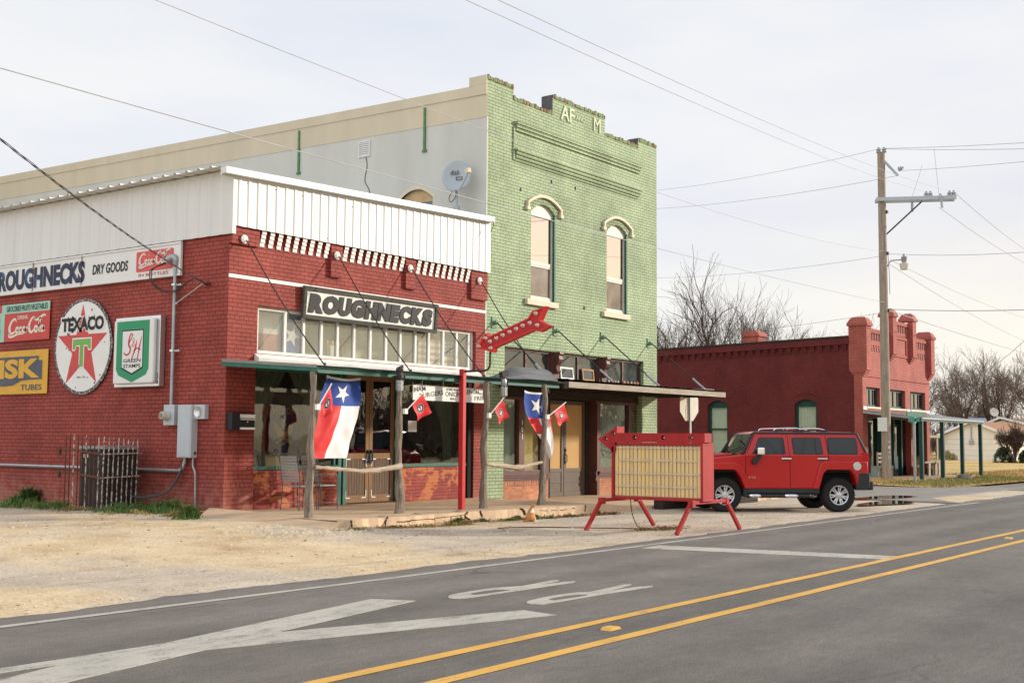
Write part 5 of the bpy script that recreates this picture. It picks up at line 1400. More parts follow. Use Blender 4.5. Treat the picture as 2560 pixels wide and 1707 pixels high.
def pennant(base, tip, fold, label, s):
    base = Vector(base); tip = Vector(tip)
    t = thing('pennant', label, 'small flag', base, 'small red flags on the porch posts')
    m = MB(); m.tube([base, tip], .011, 6); m.ball(tip, .017, 6, 4); m.build('staff', 'flag_white', t)
    m = MB(); m.box(base.x - .05, base.x + .03, base.y - .03, base.y + .03, base.z - .05, base.z + .05); m.build('bracket', 'white_paint', t)
    d = (tip - base)
    a = base.lerp(tip, .93); b = base.lerp(tip, .36)
    def fn(u, v):
        p = a.lerp(b, u)
        q = p + Vector((fold[0] * (1 - .25 * u), -.04 * sin(u * 5 + s), fold[1] * (1 - .1 * u))) 
        r = p.lerp(q, v); r.y += .022 * sin(v * 8 + u * 5 + s) * v; r.x += .012 * sin(v * 9 + s) * v
        return r
    m = MB(); m.grid(fn, 8, 10); m.build('cloth', 'bright_red', t, smooth='all')
    C = lambda r, n=16: [(.52 + r * 1.15 * cos(2 * pi * k / n), .50 + r * sin(2 * pi * k / n)) for k in range(n)]
    on_cloth(t, 'emblem', 'flag_white', C(.215), fn, 2, .005); on_cloth(t, 'emblem', 'navy', C(.20), fn, 2, .008); on_cloth(t, 'emblem', 'flag_white', C(.125), fn, 2, .011)
    on_cloth(t, 'emblem', 'navy', [(.44, .41), (.60, .41), (.60, .46), (.55, .46), (.55, .60), (.49, .60), (.49, .46), (.44, .46)], fn, 1, .014)
    return t
pennant((-.10, -2.60, 2.16), (.20, -2.62, 2.58), (.06, -.42), 'folded small red emblem flag in front of the large hanging flag', .4)
pennant((1.98, -2.84, 2.13), (2.42, -2.90, 2.51), (.26, -.36), 'small red emblem flag in front of the hamburgers sign', 1.6)
pennant((4.50, -2.92, 2.10), (4.90, -2.98, 2.47), (.22, -.36), 'small red emblem flag under the lamp at the right end of the hamburgers sign', 2.5)
pennant((6.47, -3.02, 2.11), (7.08, -3.08, 2.44), (.20, -.36), 'small red emblem flag at the right of the wind-twisted flag', 3.3)

def lantern(x, y, z, label, flood):
    t = thing('cage_lamp', label, 'lamp', (x, y, z - .5), 'cage lamps on the porch posts')
    m = MB(); m.lathe([(.045, 0), (.06, .02), (.06, .12), (.045, .16)], (x, y, z - .14), (0, 0, 1), 12); m.build('housing', 'iron' if not flood else 'galv', t, smooth=True)
    m = MB(); m.lathe([(.0, 0), (.04, .01), (.058, .06), (.06, .2)], (x, y, z - .36), (0, 0, 1), 12); m.build('glass_jar', M('jar', (.55, .56, .53), .1), t, smooth=True)
    m = MB()
    for i in range(6):
        a = i * pi / 3; m.tube([(x + .068 * cos(a), y + .068 * sin(a), z - .14), (x + .068 * cos(a), y + .068 * sin(a), z - .33), (x, y, z - .385)], .007, 5)
    for zz in (-.2, -.28, -.33): m.lathe([(.064, 0), (.074, 0), (.074, .012), (.064, .012)], (x, y, z + zz), (0, 0, 1), 12, True)
    m.build('cage', 'galv', t)
    m = MB(); m.tube(crom([(x + .03, y, z - .03), (x + .16, y + .02, z - .03), (x + .24, y + .1, z - .12), (x + .3, y + .15, z - .14)], 5), .016, 6); m.build('conduit', 'iron', t, smooth='all')
    m = MB()
    if flood: m.bar((x - .08, y + .02, z + .10), (x + .08, y - .02, z + .14), .11, .12); m.tube([(x, y, z), (x, y, z + .1)], .02, 6)
    else: m.ball((x, y, z + .05), .075, 8, 6, (1, 1, .8)); m.bar((x - .06, y, z + .07), (x + .08, y, z + .12), .05)
    m.build('junction_box', 'iron', t)
lantern(1.84, -2.80, 2.86, 'jelly jar cage lamp on the post left of the hamburgers sign', False)
lantern(5.02, -2.90, 2.86, 'cage lamp with a box floodlight on top, above a small red flag', True)

# tall red post with a bulb-studded arrow (arrow lies in a plane facing -X, u = -y)
t = thing('arrow_sign', 'red bulb studded arrow sign on a bent pipe and tall square red post', 'arrow sign', (3.84, -2.73, 0))
m = MB(); m.box(3.785, 3.895, -2.79, -2.68, -.02, 3.03); m.build('post', 'post_red', t, bevel=.012)
m = MB(); m.tube(crom([(3.84, -2.72, 2.98), (3.84, -3.1, 2.985), (3.84, -3.33, 2.99), (3.86, -3.41, 3.08), (3.87, -3.41, 3.3), (3.88, -3.42, 3.46)], 6), .022, 8); m.build('pipe_arm', 'iron', t, smooth='all')
f = side(3.84)
P = [(3.10, 3.455), (3.325, 3.74), (3.395, 3.665), (4.37, 3.985), (4.47, 4.12), (4.80, 4.20), (4.65, 3.925), (4.91, 3.805), (4.66, 3.70), (4.49, 3.735), (3.545, 3.435), (3.51, 3.34)]
m = MB(); m.prism(P, f, -.12, 0); m.build('arrow_box', 'post_red', t, bevel=.006)
m = MB(); m.wall(f, P, [[(x + (3.95 - x) * .012 + (.0), z + .0) for x, z in rot_pts([(3.16, 3.47), (3.33, 3.685), (3.39, 3.62), (4.385, 3.95), (4.49, 4.08), (4.74, 4.15), (4.61, 3.92), (4.82, 3.805), (4.66, 3.735), (4.49, 3.77), (3.53, 3.465), (3.50, 3.40)], (0, 0), 0)]], .0, .018); m.build('rim', 'sign_red', t)
for u, z in ((3.16, 3.48), (3.33, 3.64), (3.46, 3.43), (3.44, 3.565), (3.60, 3.625), (3.76, 3.68), (3.93, 3.735), (4.09, 3.79), (4.25, 3.845), (4.42, 3.89), (4.60, 3.835), (4.56, 4.07)):
    m = MB(); m.lathe([(.036, 0), (.038, .01), (.026, .02), (.022, .035)], f.p(u, z, 0), (-1, 0, 0), 10); bs = m.build('bulb_socket', 'white_paint', t)
    m = MB(); m.ball(f.p(u, z, .055), .026, 8, 6); m.build('bulb', M('bulb_glass', (.62, .58, .52), .1), bs, smooth='all')

# portable marquee on splayed legs
t = thing('marquee_sign', 'blank yellowed portable marquee sign in a worn red frame with an arrow on top', 'marquee sign', (3.95, -7.3, 0))
f = side(3.72)
m = MB(); ring(m, f, 6.36, 8.24, .54, 1.57, .05, -.42, 0); m.fbox(f, 6.41, 8.19, .59, 1.52, -.38, -.06); m.build('cabinet', 'worn_red', t, bevel=.006)
s = NT('marquee_panel'); v = s.obj()
col = s.ramp(s.noise(s.mapv(v, (1, 3.0, .35)), 2.0, 5, .6), [(.32, (.60, .41, .19)), (.52, (.72, .52, .25)), (.70, (.76, .50, .14))])
col = s.mix(col, (.36, .29, .18), s.ramp(s.noise(v, 5, 7, .7), [(.60, 0), (.72, .7)]))
s.fin(col, .45, 0, .4)
m = MB()
n = 22; pw = 1.78 / n
for i in range(n): m.fbox(f, 6.41 + i * pw + .006, 6.41 + (i + 1) * pw - .010, .60, 1.515, -.06, -.035 + .006 * (i % 2))
m.build('letter_panel', 'marquee_panel', t, bevel=.008)
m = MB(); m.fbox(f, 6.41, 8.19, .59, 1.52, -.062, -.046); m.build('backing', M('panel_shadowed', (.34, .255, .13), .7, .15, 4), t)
for z, segs in ((1.475, ((6.46, 8.14),)), (1.245, ((6.52, 7.17), (7.30, 7.58), (7.68, 8.12))), (1.01, ((6.44, 8.18),)), (.78, ((6.46, 8.12),))):
    m = MB()
    for a, b in segs:
        m.fbox(f, a, b, z - .013, z + .013, -.03, -.012)
        x = a
        while x < b - .03: m.fbox(f, x, x + .03, z + .013, z + .022, -.03, -.016); x += .08
    m.build('letter_track', M('track', (.56, .47, .32), .4, .15, 5), t)
m = MB(); m.wall(f, [(6.06, 1.63), (6.48, 1.86), (6.48, 1.74), (8.28, 1.74), (8.28, 1.575), (6.48, 1.575), (6.42, 1.36)], [[(u + .042 * cos(-k * pi / 6), z + .042 * sin(-k * pi / 6)) for k in range(12)] for u, z in ((6.40, 1.735), (6.23, 1.635), (6.40, 1.525), (6.85, 1.66), (7.44, 1.66), (8.00, 1.66))], -.035, 0)
m.fbox(f, 6.50, 8.28, 1.70, 1.74, -.26, -.036); m.fbox(f, 8.20, 8.28, 1.578, 1.698, -.26, -.036)
m.add([f.p(6.48, 1.86, 0), f.p(6.48, 1.86, -.26), f.p(6.06, 1.63, -.2), f.p(6.06, 1.63, -.0)], [(0, 1, 2, 3)]); m.fbox(f, 6.40, 6.48, 1.745, 1.86, -.26, -.036)
m.build('arrow', 'worn_red', t)
for u, z in ((6.40, 1.735), (6.23, 1.635), (6.40, 1.525), (6.85, 1.66), (7.44, 1.66), (8.00, 1.66)):
    m = MB(); m.lathe([(.046, 0), (.046, .03), (.0, .031)], f.p(u, z, -.09), (-1, 0, 0), 12); m.build('lamp_socket', 'black', t)
    m = MB(); m.lathe([(.004, 0), (.012, .0), (.012, .02), (.004, .02)], f.p(u + .018, z, -.035), (-1, 0, 0), 8, True); m.build('socket_contact', 'alu', t)
for y, xa, xb, fa, fb in ((-6.42, 3.30, 4.55, (2.92, -6.32), (4.95, -6.55)), (-8.16, 3.45, 4.75, (3.10, -8.05), (5.12, -8.26))):
    m = MB(); m.bar((xa, y, .53), (xb, y, .53), .075, .06); m.build('cross_bar', 'worn_red', t, bevel=.005)
    for x, ft in ((xa, fa), (xb, fb)):
        m = MB(); m.bar((x, y, .55), (ft[0], ft[1], .0), .062); m.build('leg', 'worn_red', t, bevel=.005)
        m = MB(); m.box(x - .055, x + .055, y - .05, y + .05, .46, .575); m.build('leg_socket', 'worn_red', t, bevel=.005)
solo(MB().tube(crom([(3.75, -6.75, .56), (3.72, -6.8, .3), (3.70, -6.95, .05), (3.9, -7.15, .02), (3.6, -6.5, .012), (3.2, -5.8, .012), (2.7, -5.1, .012), (2.2, -4.9, .012)], 8), .010, 5).build('loose_cable', 'rust', None, smooth='all'), 'thin brown cable trailing on the gravel from the marquee sign', 'cable')

# weathered timber wheel stops
for (a, b, w, lb) in (((9.65, -3.98), (11.9, -4.02), .26, 'dark weathered timber wheel stop behind the front wheel of the red vehicle'), ((13.0, -3.92), (14.9, -3.95), .22, 'dark weathered timber wheel stop seen under the middle of the red vehicle')):
    m = MB(); m.bar((a[0], a[1], .10), (b[0], b[1], .10), w, .24)
    o = solo(m.build('wheel_stop', 'dark_beam', None, bevel=.02), lb, 'timber', 'timber wheel stops along the kerb')

# back of an octagonal road sign at the street corner
t = thing('stop_sign', 'back of an octagonal road sign on a grey steel post by the green building corner', 'road sign', (16.9, -1.0, .05))
fs_ = Fr((16.75, -1.0, 2.66), (.98, -.2, 0), (0, 0, 1))
m = MB(); m.prism([(.42 * cos(pi / 8 + k * pi / 4) / cos(pi / 8), .46 * sin(pi / 8 + k * pi / 4) / cos(pi / 8)) for k in range(8)], fs_, .0, .006); m.build('plate', 'cream_sign', t)
m = MB(); m.fbox(fs_, -.02, .04, -2.72, .35, .012, .055); m.build('post', 'galv', t)
m = MB(); m.fbox(fs_, -.16, -.05, -.40, -.02, .007, .012); m.build('label_plate', 'cream_paint', t)

# ---------------------------------------------------------------- ginger cat sitting at the kerb, seen from behind
def cat():
    m = MB()
    for c, r, s in (((0, 0, .085), .085, (1.05, 1, .95)), ((.012, 0, .13), .078, (1, .95, 1.1)), ((.028, 0, .18), .066, (1, .92, 1.1)), ((.045, 0, .225), .053, (1, .95, 1)), ((.058, -.004, .250), .038, (1, 1, 1)),
                    ((.080, -.012, .292), .050, (1.05, 1.08, .90)), ((.120, -.020, .280), .024, (1.1, .95, .8)), ((.045, .058, .06), .055, (1.2, .6, 1)), ((.045, -.058, .06), .055, (1.2, .6, 1)), ((.10, .05, .014), .02, (1.8, .9, .7)), ((.10, -.05, .014), .02, (1.8, .9, .7))):
        m.ball(c, r, 14, 10, s)
    for sy in (-1, 1):
        m.tube([(.07, sy * .030, .20), (.095, sy * .028, .10), (.10, sy * .028, .02)], [.026, .02, .017], 8); m.ball((.112, sy * .028, .014), .02, 8, 6, (1.4, 1, .7))
        m.tube([(.075, sy * .030 - .012, .318), (.074, sy * .039 - .012, .348), (.074, sy * .043 - .012, .372)], [.024, .015, .003], 7)
    m.tube(crom([(-.06, 0, .03), (-.10, .05, .02), (-.06, .11, .018), (.02, .13, .016)], 5), [.024, .022, .02, .014], 8)
    return m
t = thing('cat', 'ginger and white cat sitting on the gravel with its back to the road', 'cat', (4.14, -4.22, 0), None, radians(-8), local=True)
s = NT('cat_fur'); v = s.obj()
st = s.n('ShaderNodeTexWave', {'Vector': s.mapv(v, (1, 1, 1), (0, .5, 0)), 'Scale': 22.0, 'Distortion': 4.0, 'Detail': 3.0, 'Detail Scale': 2.0}, bands_direction='Z').outputs['Fac']
col = s.ramp(st, [(.25, (.36, .13, .035)), (.6, (.62, .31, .125))])
sx = s.n('ShaderNodeSeparateXYZ', {0: v})
wx = s.math('ADD', sx.outputs[0], s.math('MULTIPLY', s.noise(v, 18, 3), .05))
chest = s.math('MULTIPLY', s.ramp(wx, [(.1, 0), (.112, 1)]), s.ramp(sx.outputs[2], [(.265, 1), (.28, 0)]))
side_ = s.math('MULTIPLY', s.ramp(sx.outputs[1], [(-.0, 0), (.0, 0)]), 1.0)
nk = s.math('MULTIPLY', s.ramp(s.math('MULTIPLY', sx.outputs[1], -1.0), [(.034, 0), (.042, 1)]), s.ramp(sx.outputs[2], [(.17, 0), (.19, 1)]))
nk = s.math('MULTIPLY', nk, s.ramp(sx.outputs[2], [(.275, 1), (.285, 0)]))
col = s.mix(col, (.74, .66, .54), s.math('MAXIMUM', chest, nk))
s.bump(s.noise(v, 160, 2), .4, .004); s.fin(col, .9, 0, .1)
o = cat().build('body', 'cat_fur', t)
md = o.modifiers.new('remesh', 'REMESH'); md.mode = 'VOXEL'; md.voxel_size = .006; md.use_smooth_shade = True
md = o.modifiers.new('smooth', 'SMOOTH'); md.iterations = 4; md.factor = .5
m = MB()
for sy in (-1, 1): m.ball((.118, sy * .02 - .009, .305), .0065, 8, 6)
m.build('eye', M('cat_eye', (.20, .22, .05), .1), t)
m = MB(); m.ball((.138, -.013, .292), .0055, 6, 5); m.build('nose', M('cat_nose', (.55, .22, .18), .5), t)

# ---------------------------------------------------------------- boxy red sport utility vehicle (local x = forward, y = left)
RW = Vector((11.74, -7.52, 0)); FW = Vector((9.89, -5.55, 0))
hd = atan2(FW.y - RW.y, FW.x - RW.x); WB = (FW - RW).length
t = thing('parked_car', 'boxy red sport utility vehicle with chrome trim parked nose-in at the kerb', 'car', tuple(RW - Vector((-sin(hd), cos(hd), 0)) * .80), None, hd, local=True)
fy = Fr((0, 0, 0), (-1, 0, 0), (0, 0, 1))      # u = -x, outward = +y (left side of the car)
def sl(P): return [(-x, z) for x, z in P]
HB = .86
body = [(-.70, .66), (-.42, .60), (-.42, .72), (-.38, .84), (-.28, .955), (-.18, .97), (.20, .97), (.30, .945), (.38, .82), (.47, .53), (2.23, .53), (2.34, .80), (2.42, .92), (2.52, .96), (2.92, .96), (3.03, .9), (3.10, .70), (3.14, .60), (3.42, .60), (3.45, 1.02), (3.40, 1.17), (3.32, 1.20), (2.40, 1.285), (2.20, 1.315), (-.68, 1.315), (-.735, 1.24), (-.735, .9)]
m = MB(); m.prism(sl(body), fy, -HB, HB); bd = m.build('body', 'car_paint', t, smooth=True, bevel=.028)
def ys(z): return .86 - .022 * max(0, z - .9) - (.115 * (z - 1.315) / .485 if z > 1.315 else 0)
m = MB()        # cabin
b0 = [(2.21, .835), (2.42, .0), (2.21, -.835), (-.68, -.835), (-.70, 0), (-.68, .835)]
b1 = [(1.99, .715), (2.10, .0), (1.99, -.715), (-.52, -.715), (-.54, 0), (-.52, .715)]
b2 = [(1.80, .60), (1.86, 0), (1.80, -.60), (-.40, -.60), (-.42, 0), (-.40, .60)]
vs = [(x, y, 1.30) for x, y in b0] + [(x, y, 1.785) for x, y in b1] + [(x, y, 1.835) for x, y in b2]
m.add(vs, [(i, (i + 5) % 6, 6 + (i + 5) % 6, 6 + i) for i in range(6)] + [(6 + i, 6 + (i + 5) % 6, 12 + (i + 5) % 6, 12 + i) for i in range(6)] + [(17, 16, 15, 14, 13, 12)])
m.f = [tuple(reversed(q)) for q in m.f]
m.build('cabin', 'car_paint', t, smooth=True, bevel=.02)
cy = lambda z: .835 - .12 * (z - 1.30) / .485
def sidefr(sgn):
    vdir = Vector((0, sgn * -.12, .485)).normalized()
    return Fr((0, sgn * .835, 1.30), (-sgn, 0, 0), vdir)
for sgn in (1, -1):
    f = sidefr(sgn); X = lambda x: -sgn * x
    Q = lambda P: [(X(x), z) for x, z in P]
    def inset(P, d):
        c = (sum(p[0] for p in P) / len(P), sum(p[1] for p in P) / len(P))
        return [(p[0] + (d if p[0] < c[0] else -d), p[1] + (d if p[1] < c[1] else -d)) for p in P]
    for nm, P in (('front_window', [(2.02, .05), (1.96, .12), (1.84, .36), (1.80, .385), (1.31, .385), (1.28, .36), (1.26, .06), (1.29, .03), (1.98, .03)]),
                  ('rear_window', [(1.03, .05), (1.05, .36), (1.01, .39), (.44, .39), (.40, .36), (.36, .06), (.39, .03), (1.0, .03)]),
                  ('quarter_window', rrect(-.47, .20, .035, .395, .055))):
        m = MB(); m.prism(Q([(x + (.022 if x > sum(p[0] for p in P) / len(P) else -.022), z + (.022 if z > .2 else -.022)) for x, z in P]), f, .0, .006); m.build('window_seal', 'car_plastic', t)
        m = MB(); m.prism(Q(P), f, .002, .0095); m.build('window', 'car_glass_solid' if False else M('tinted_glass', (.022, .024, .025), .04, .2, 1.2, spec=.5), t)
    m = MB(); m.fbox(f, min(X(.50), X(.535)), max(X(.50), X(.535)), .03, .39, .0096, .012); m.build('window_divider', 'car_plastic', t)
    m = MB(); m.tube([(2.26, sgn * .82, 1.33), (1.99, sgn * .715, 1.78), (1.95, sgn * .70, 1.80), (-.40, sgn * .70, 1.80), (-.52, sgn * .69, 1.77), (-.70, sgn * .80, 1.35)], [.035, .035, .03, .03, .04, .045], 6); m.build('roof_gutter', 'car_plastic', t)
    fl = Fr((0, sgn * HB, 0), (-sgn, 0, 0), (0, 0, 1))
    for seam in ([(2.20, .55), (2.20, 1.30)], [(1.145, .55), (1.15, 1.30)], [(.34, 1.02), (.25, 1.12), (.22, 1.30)], [(.47, .62), (.36, .98)]):
        m = MB(); m.ribbon(fl, Q(seam), .012, .002, sm=1); m.build('door_seam', 'dark_void', t)
    for seam in ([(1.15, .0), (1.17, .47)], [(.22, .0), (.26, .46)], [(2.17, .0), (2.08, .2), (1.95, .47)]):
        m = MB(); m.ribbon(f, Q(seam), .012, .002, sm=1); m.build('door_seam', 'dark_void', t)
    for x in (1.36, .50):
        m = MB(); m.fbox(fl, min(X(x), X(x - .24)), max(X(x), X(x - .24)), 1.195, 1.235, .004, .04); m.build('door_handle', 'chrome', t, bevel=.012)
        m = MB(); m.fbox(fl, min(X(x - .03), X(x - .2)), max(X(x - .03), X(x - .2)), 1.175, 1.25, .0, .004); m.build('handle_recess', 'car_plastic', t)
    # wheel arch flares
    for P in ([(.47, .53), (.36, .88), (.28, .965), (-.30, .965), (-.42, .80), (-.42, .60), (-.46, .60), (-.70, .86), (-.70, 1.16), (.32, 1.16), (.42, 1.12), (.62, .53)], [(2.23, .53), (2.36, .86), (2.46, .96), (2.96, .96), (3.08, .84), (3.14, .60), (3.36, .60), (3.38, 1.12), (2.45, 1.12), (2.33, 1.06), (2.22, .86), (2.10, .53)]):
        m = MB(); m.prism(Q(P), fl, -.02, .045); m.build('wheel_arch', 'car_paint', t, smooth=True, bevel=.02)
    m = MB(); m.prism(Q([(-.40, .50), (-.47, .86), (-.47, .90), (-.745, .90), (-.745, .58), (-.66, .50)]), fl, -.05, .052); m.build('bumper_corner', 'car_plastic', t, smooth=True, bevel=.02)
    m = MB(); m.prism(Q([(-.58, .92), (-.745, .92), (-.745, 1.36), (-.60, 1.36)]), fl, -.03, .008); m.build('tail_light', 'tail_red', t, bevel=.01)
    m = MB(); m.fbox(fl, min(X(.45), X(2.25)), max(X(.45), X(2.25)), .43, .535, -.1, -.012); m.build('rocker', 'car_plastic', t)
    m = MB(); m.tube([(2.28, sgn * .80, .40), (2.15, sgn * .90, .365), (.60, sgn * .90, .365), (.50, sgn * .80, .40)], .042, 10); m.build('side_step', 'car_plastic', t, smooth='all')
    for a, b in ((2.14, 1.86), (1.30, .98), (.70, .55)):
        m = MB(); m.tube([(a, sgn * .90, .368), (a - .08, sgn * .90, .368), (b + .08, sgn * .90, .368), (b, sgn * .90, .368)], [.042, .047, .047, .042], 10); m.build('step_plate', 'chrome', t, smooth='all')
    m = MB(); m.bar((1.97, sgn * .99, 1.385), (1.80, sgn * 1.03, 1.385), .20, .165); mr = m.build('wing_mirror', 'chrome', t, bevel=.03)
    m = MB(); m.prism(Q([(2.07, 1.10), (2.05, 1.20), (1.92, 1.30), (1.83, 1.31), (1.90, 1.20), (1.97, 1.08)]), fl, .0, .12); m.build('mirror_arm', 'car_plastic', mr, bevel=.02)
    m = MB(); m.tube(crom([(1.42, sgn * .56, 1.845), (1.36, sgn * .56, 1.90), (.9, sgn * .56, 1.915), (.80, sgn * .56, 1.88)], 5), .018, 6); m.tube(crom([(.74, sgn * .56, 1.895), (.66, sgn * .56, 1.905), (.34, sgn * .56, 1.905), (.12, sgn * .56, 1.85)], 5), .018, 6); rr_ = m.build('roof_rail', 'chrome', t, smooth='all')
    m = MB()
    for x0, x1 in ((1.46, 1.30), (1.0, .68), (.34, .08)): m.prism(Q([(x0, 1.825), (x0 - .06, 1.885), (x1 + .07, 1.885), (x1, 1.825)]), Fr((0, sgn * .56, 0), (-sgn, 0, 0), (0, 0, 1)), -.03, .03)
    m.build('rail_foot', 'car_plastic', rr_, bevel=.01)
    m = MB(); m.prism([(2.34, 1.27), (2.30, 1.33), (2.24, 1.335), (2.18, 1.28)], Fr((0, 0, 0), (1, 0, 0), (0, 0, 1)), -.70 * (sgn > 0) + .35 * (sgn < 0), -.35 * (sgn > 0) + .70 * (sgn < 0)); m.build('cowl_vent', 'car_paint', t, bevel=.01)
fl = Fr((0, HB, 0), (-1, 0, 0), (0, 0, 1))
m = MB(); m.disc(fl, .44, 1.05, .098, .04, .056, 24); fc = m.build('fuel_cap', 'alu', t, bevel=.006)
m = MB(); m.fbox(fl, .345, .535, 1.035, 1.065, .056, .066); m.build('cap_bar', 'chrome', fc)
text(t, 'badge', 'H3', fl, -2.13, .765, .16, .045, 'chrome', .004, .02, 0, .004)
m = MB(); m.add([(2.215, .80, 1.33), (2.42, .0, 1.31), (2.42, 0, 1.31), (2.215, -.80, 1.33), (2.005, -.70, 1.765), (2.11, 0, 1.775), (2.005, .70, 1.765)], [(0, 1, 5, 6), (1, 3, 4, 5)])
for v in m.v: v.x += .012
m.build('windscreen', 'tinted_glass', t)
m = MB(); m.bar((2.43, .15, 1.33), (2.20, .60, 1.50), .015); m.bar((2.43, -.45, 1.33), (2.25, -.05, 1.50), .015); m.build('wiper', 'car_plastic', t)
m = MB(); m.prism([(3.36, 1.19), (2.46, 1.275), (2.42, 1.325), (2.56, 1.33), (3.28, 1.245)], Fr((0, 0, 0), (1, 0, 0), (0, 0, 1)), -.62, .62); m.build('bonnet', 'car_paint', t, smooth=True, bevel=.02)
m = MB(); m.box(3.41, 3.47, -.6, .6, .95, 1.14); gr = m.build('grille', 'car_paint', t, bevel=.01)
m = MB()
for i in range(7): m.box(3.465, 3.478, -.36 + i * .12 - .025, -.36 + i * .12 + .025, .97, 1.12)
m.build('grille_slot', 'car_plastic', gr)
for sy in (-1, 1):
    m = MB(); m.lathe([(.0, 0), (.085, 0), (.08, .02), (.0, .035)], (3.45, sy * .55, 1.05), (1, 0, 0), 16); m.build('headlight', 'chrome', t)
m = MB(); m.box(3.38, 3.56, -.80, .80, .52, .72); m.build('front_bumper', 'car_plastic', t, bevel=.03)
m = MB(); m.box(-.86, -.70, -.84, .84, .50, .70); m.build('rear_bumper', 'car_plastic', t, bevel=.03)
m = MB(); m.add([(-.712, .6, 1.38), (-.712, -.6, 1.38), (-.572, -.56, 1.74), (-.572, .56, 1.74)], [(0, 1, 2, 3)]); m.build('rear_window', 'tinted_glass', t)
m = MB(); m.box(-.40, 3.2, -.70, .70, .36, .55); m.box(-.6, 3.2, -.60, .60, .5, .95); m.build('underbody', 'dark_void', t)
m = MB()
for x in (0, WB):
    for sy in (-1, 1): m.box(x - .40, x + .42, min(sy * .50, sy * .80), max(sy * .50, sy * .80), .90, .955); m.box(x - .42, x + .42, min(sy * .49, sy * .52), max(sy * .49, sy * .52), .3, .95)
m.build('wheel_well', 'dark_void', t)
def wheel(x, y, z, sgn, spare=False):
    ax = Vector((-1, 0, 0)) if spare else Vector((0, sgn, 0))
    c = Vector((x, y, z)); r = .385
    m = MB(); m.lathe([(.225, -.10), (.30, -.125), (.355, -.12), (r, -.09), (r, .09), (.355, .125), (.29, .13), (.228, .105), (.22, 0)], c, ax, 48, True)
    w = m.build('wheel' if not spare else 'spare_wheel', 'tyre', t, smooth=True)
    m = MB()
    m.lathe([(r - .004, -.09), (r + .001, -.09), (r + .001, .09), (r - .004, .09)], c, ax, 48, True)
    for k in range(48):
        a = 2 * pi * k / 48; a0 = ax.orthogonal().normalized(); b0_ = ax.cross(a0); rd = a0 * cos(a) + b0_ * sin(a)
        for q in (-1, 1): m.bar(c + rd * (r - .022) + ax * q * .125, c + rd * (r + .002) + ax * q * .085, .024, .02)
    m.build('tread', 'tyre', w)
    if spare:
        m = MB(); m.lathe([(.24, .10), (.22, .13), (.0, .14)], c, ax, 32); m.build('cover', 'chrome', w, smooth=True); return
    m = MB(); m.lathe([(.205, .06), (.232, .105), (.222, .118), (.205, .11), (.195, .05)], c, ax, 40, True)
    m.lathe([(.085, .06), (.085, .10), (.07, .125), (.0, .13)], c, ax, 20)
    a0 = ax.orthogonal().normalized(); b0_ = ax.cross(a0)
    for k in range(7):
        for dlt in (-.14, .14):
            a = 2 * pi * k / 7; rd = lambda r_, a_: a0 * cos(a_) * r_ + b0_ * sin(a_) * r_
            m.bar(c + ax * .09 + rd(.07, a + dlt * 1.3), c + ax * .10 + rd(.212, a + dlt * 1.0), .032, .03, tuple(ax))
    m.build('rim', 'alu', w, smooth=True)
    m = MB(); m.lathe([(.0, .0), (.21, .0), (.21, .02), (.0, .02)], c, ax, 24); m.build('brake_drum', 'dark_void', w)
for x in (0, WB):
    wheel(x, .80 - .02, .385, 1); wheel(x, -.80 + .02, .385, -1)
wheel(-.84, .10, 1.02, 0, True)
# ================================================================ second brick building across the side street
X0, Y0 = 33.95, .10
tb = thing('brick_building', 'dark red brick building across the side street with stepped pinnacled parapet and green porch', 'building', (38, 0, .05))
fF = Fr((0, Y0, 0), (1, 0, 0), (0, 0, 1)); fL = Fr((X0, 0, 0), (0, -1, 0), (0, 0, 1))
m = MB()
WINS = ((6.27, 7.27, 1.0, 3.20, 3.42), (2.09, 3.11, 1.0, 3.20, 3.42))
m.wall(fL, [(-26, -.1), (-Y0 - .36, -.1), (-Y0 - .36, 5.75), (-26, 5.15)], [arch(-b, -a, z0, sp, cr) for a, b, z0, sp, cr in WINS], -.36, 0)
m.build('side_wall', 'maroon_brick', tb)
m = MB()            # corbelled dentil cornice along the side
sl_ = lambda y: -.0226 * (y - Y0)
y = .75
while y < 24:
    for k in range(3): m.fbox(fL, -y - .20, -y, 5.44 + sl_(y) + k * .085, 5.44 + sl_(y) + k * .085 + .078, 0, .035 + .028 * k)
    y += .355
m.prism([(-26, 5.70 + sl_(26)), (-.66, 5.70), (-.66, 5.98), (-26, 5.98 + sl_(26))], fL, -.36, .12)
m.build('cornice', 'maroon_brick', tb)
m = MB(); m.prism([(-26, 5.985 + sl_(26)), (-.66, 5.985), (-.66, 6.06), (-26, 6.06 + sl_(26))], fL, -.40, .15); m.build('coping', 'dark_beam', tb)
m = MB(); m.box(X0 - .1, X0 + .7, 4.72, 5.45, 5.7, 6.22); m.prism([(4.66, 6.22), (5.51, 6.22), (5.47, 6.36), (5.3, 6.48), (4.87, 6.48), (4.70, 6.36)], Fr((X0 + .3, 0, 0), (0, 1, 0), (0, 0, 1), (1, 0, 0)), -.46, .46); m.build('chimney', 'salmon_brick', tb)
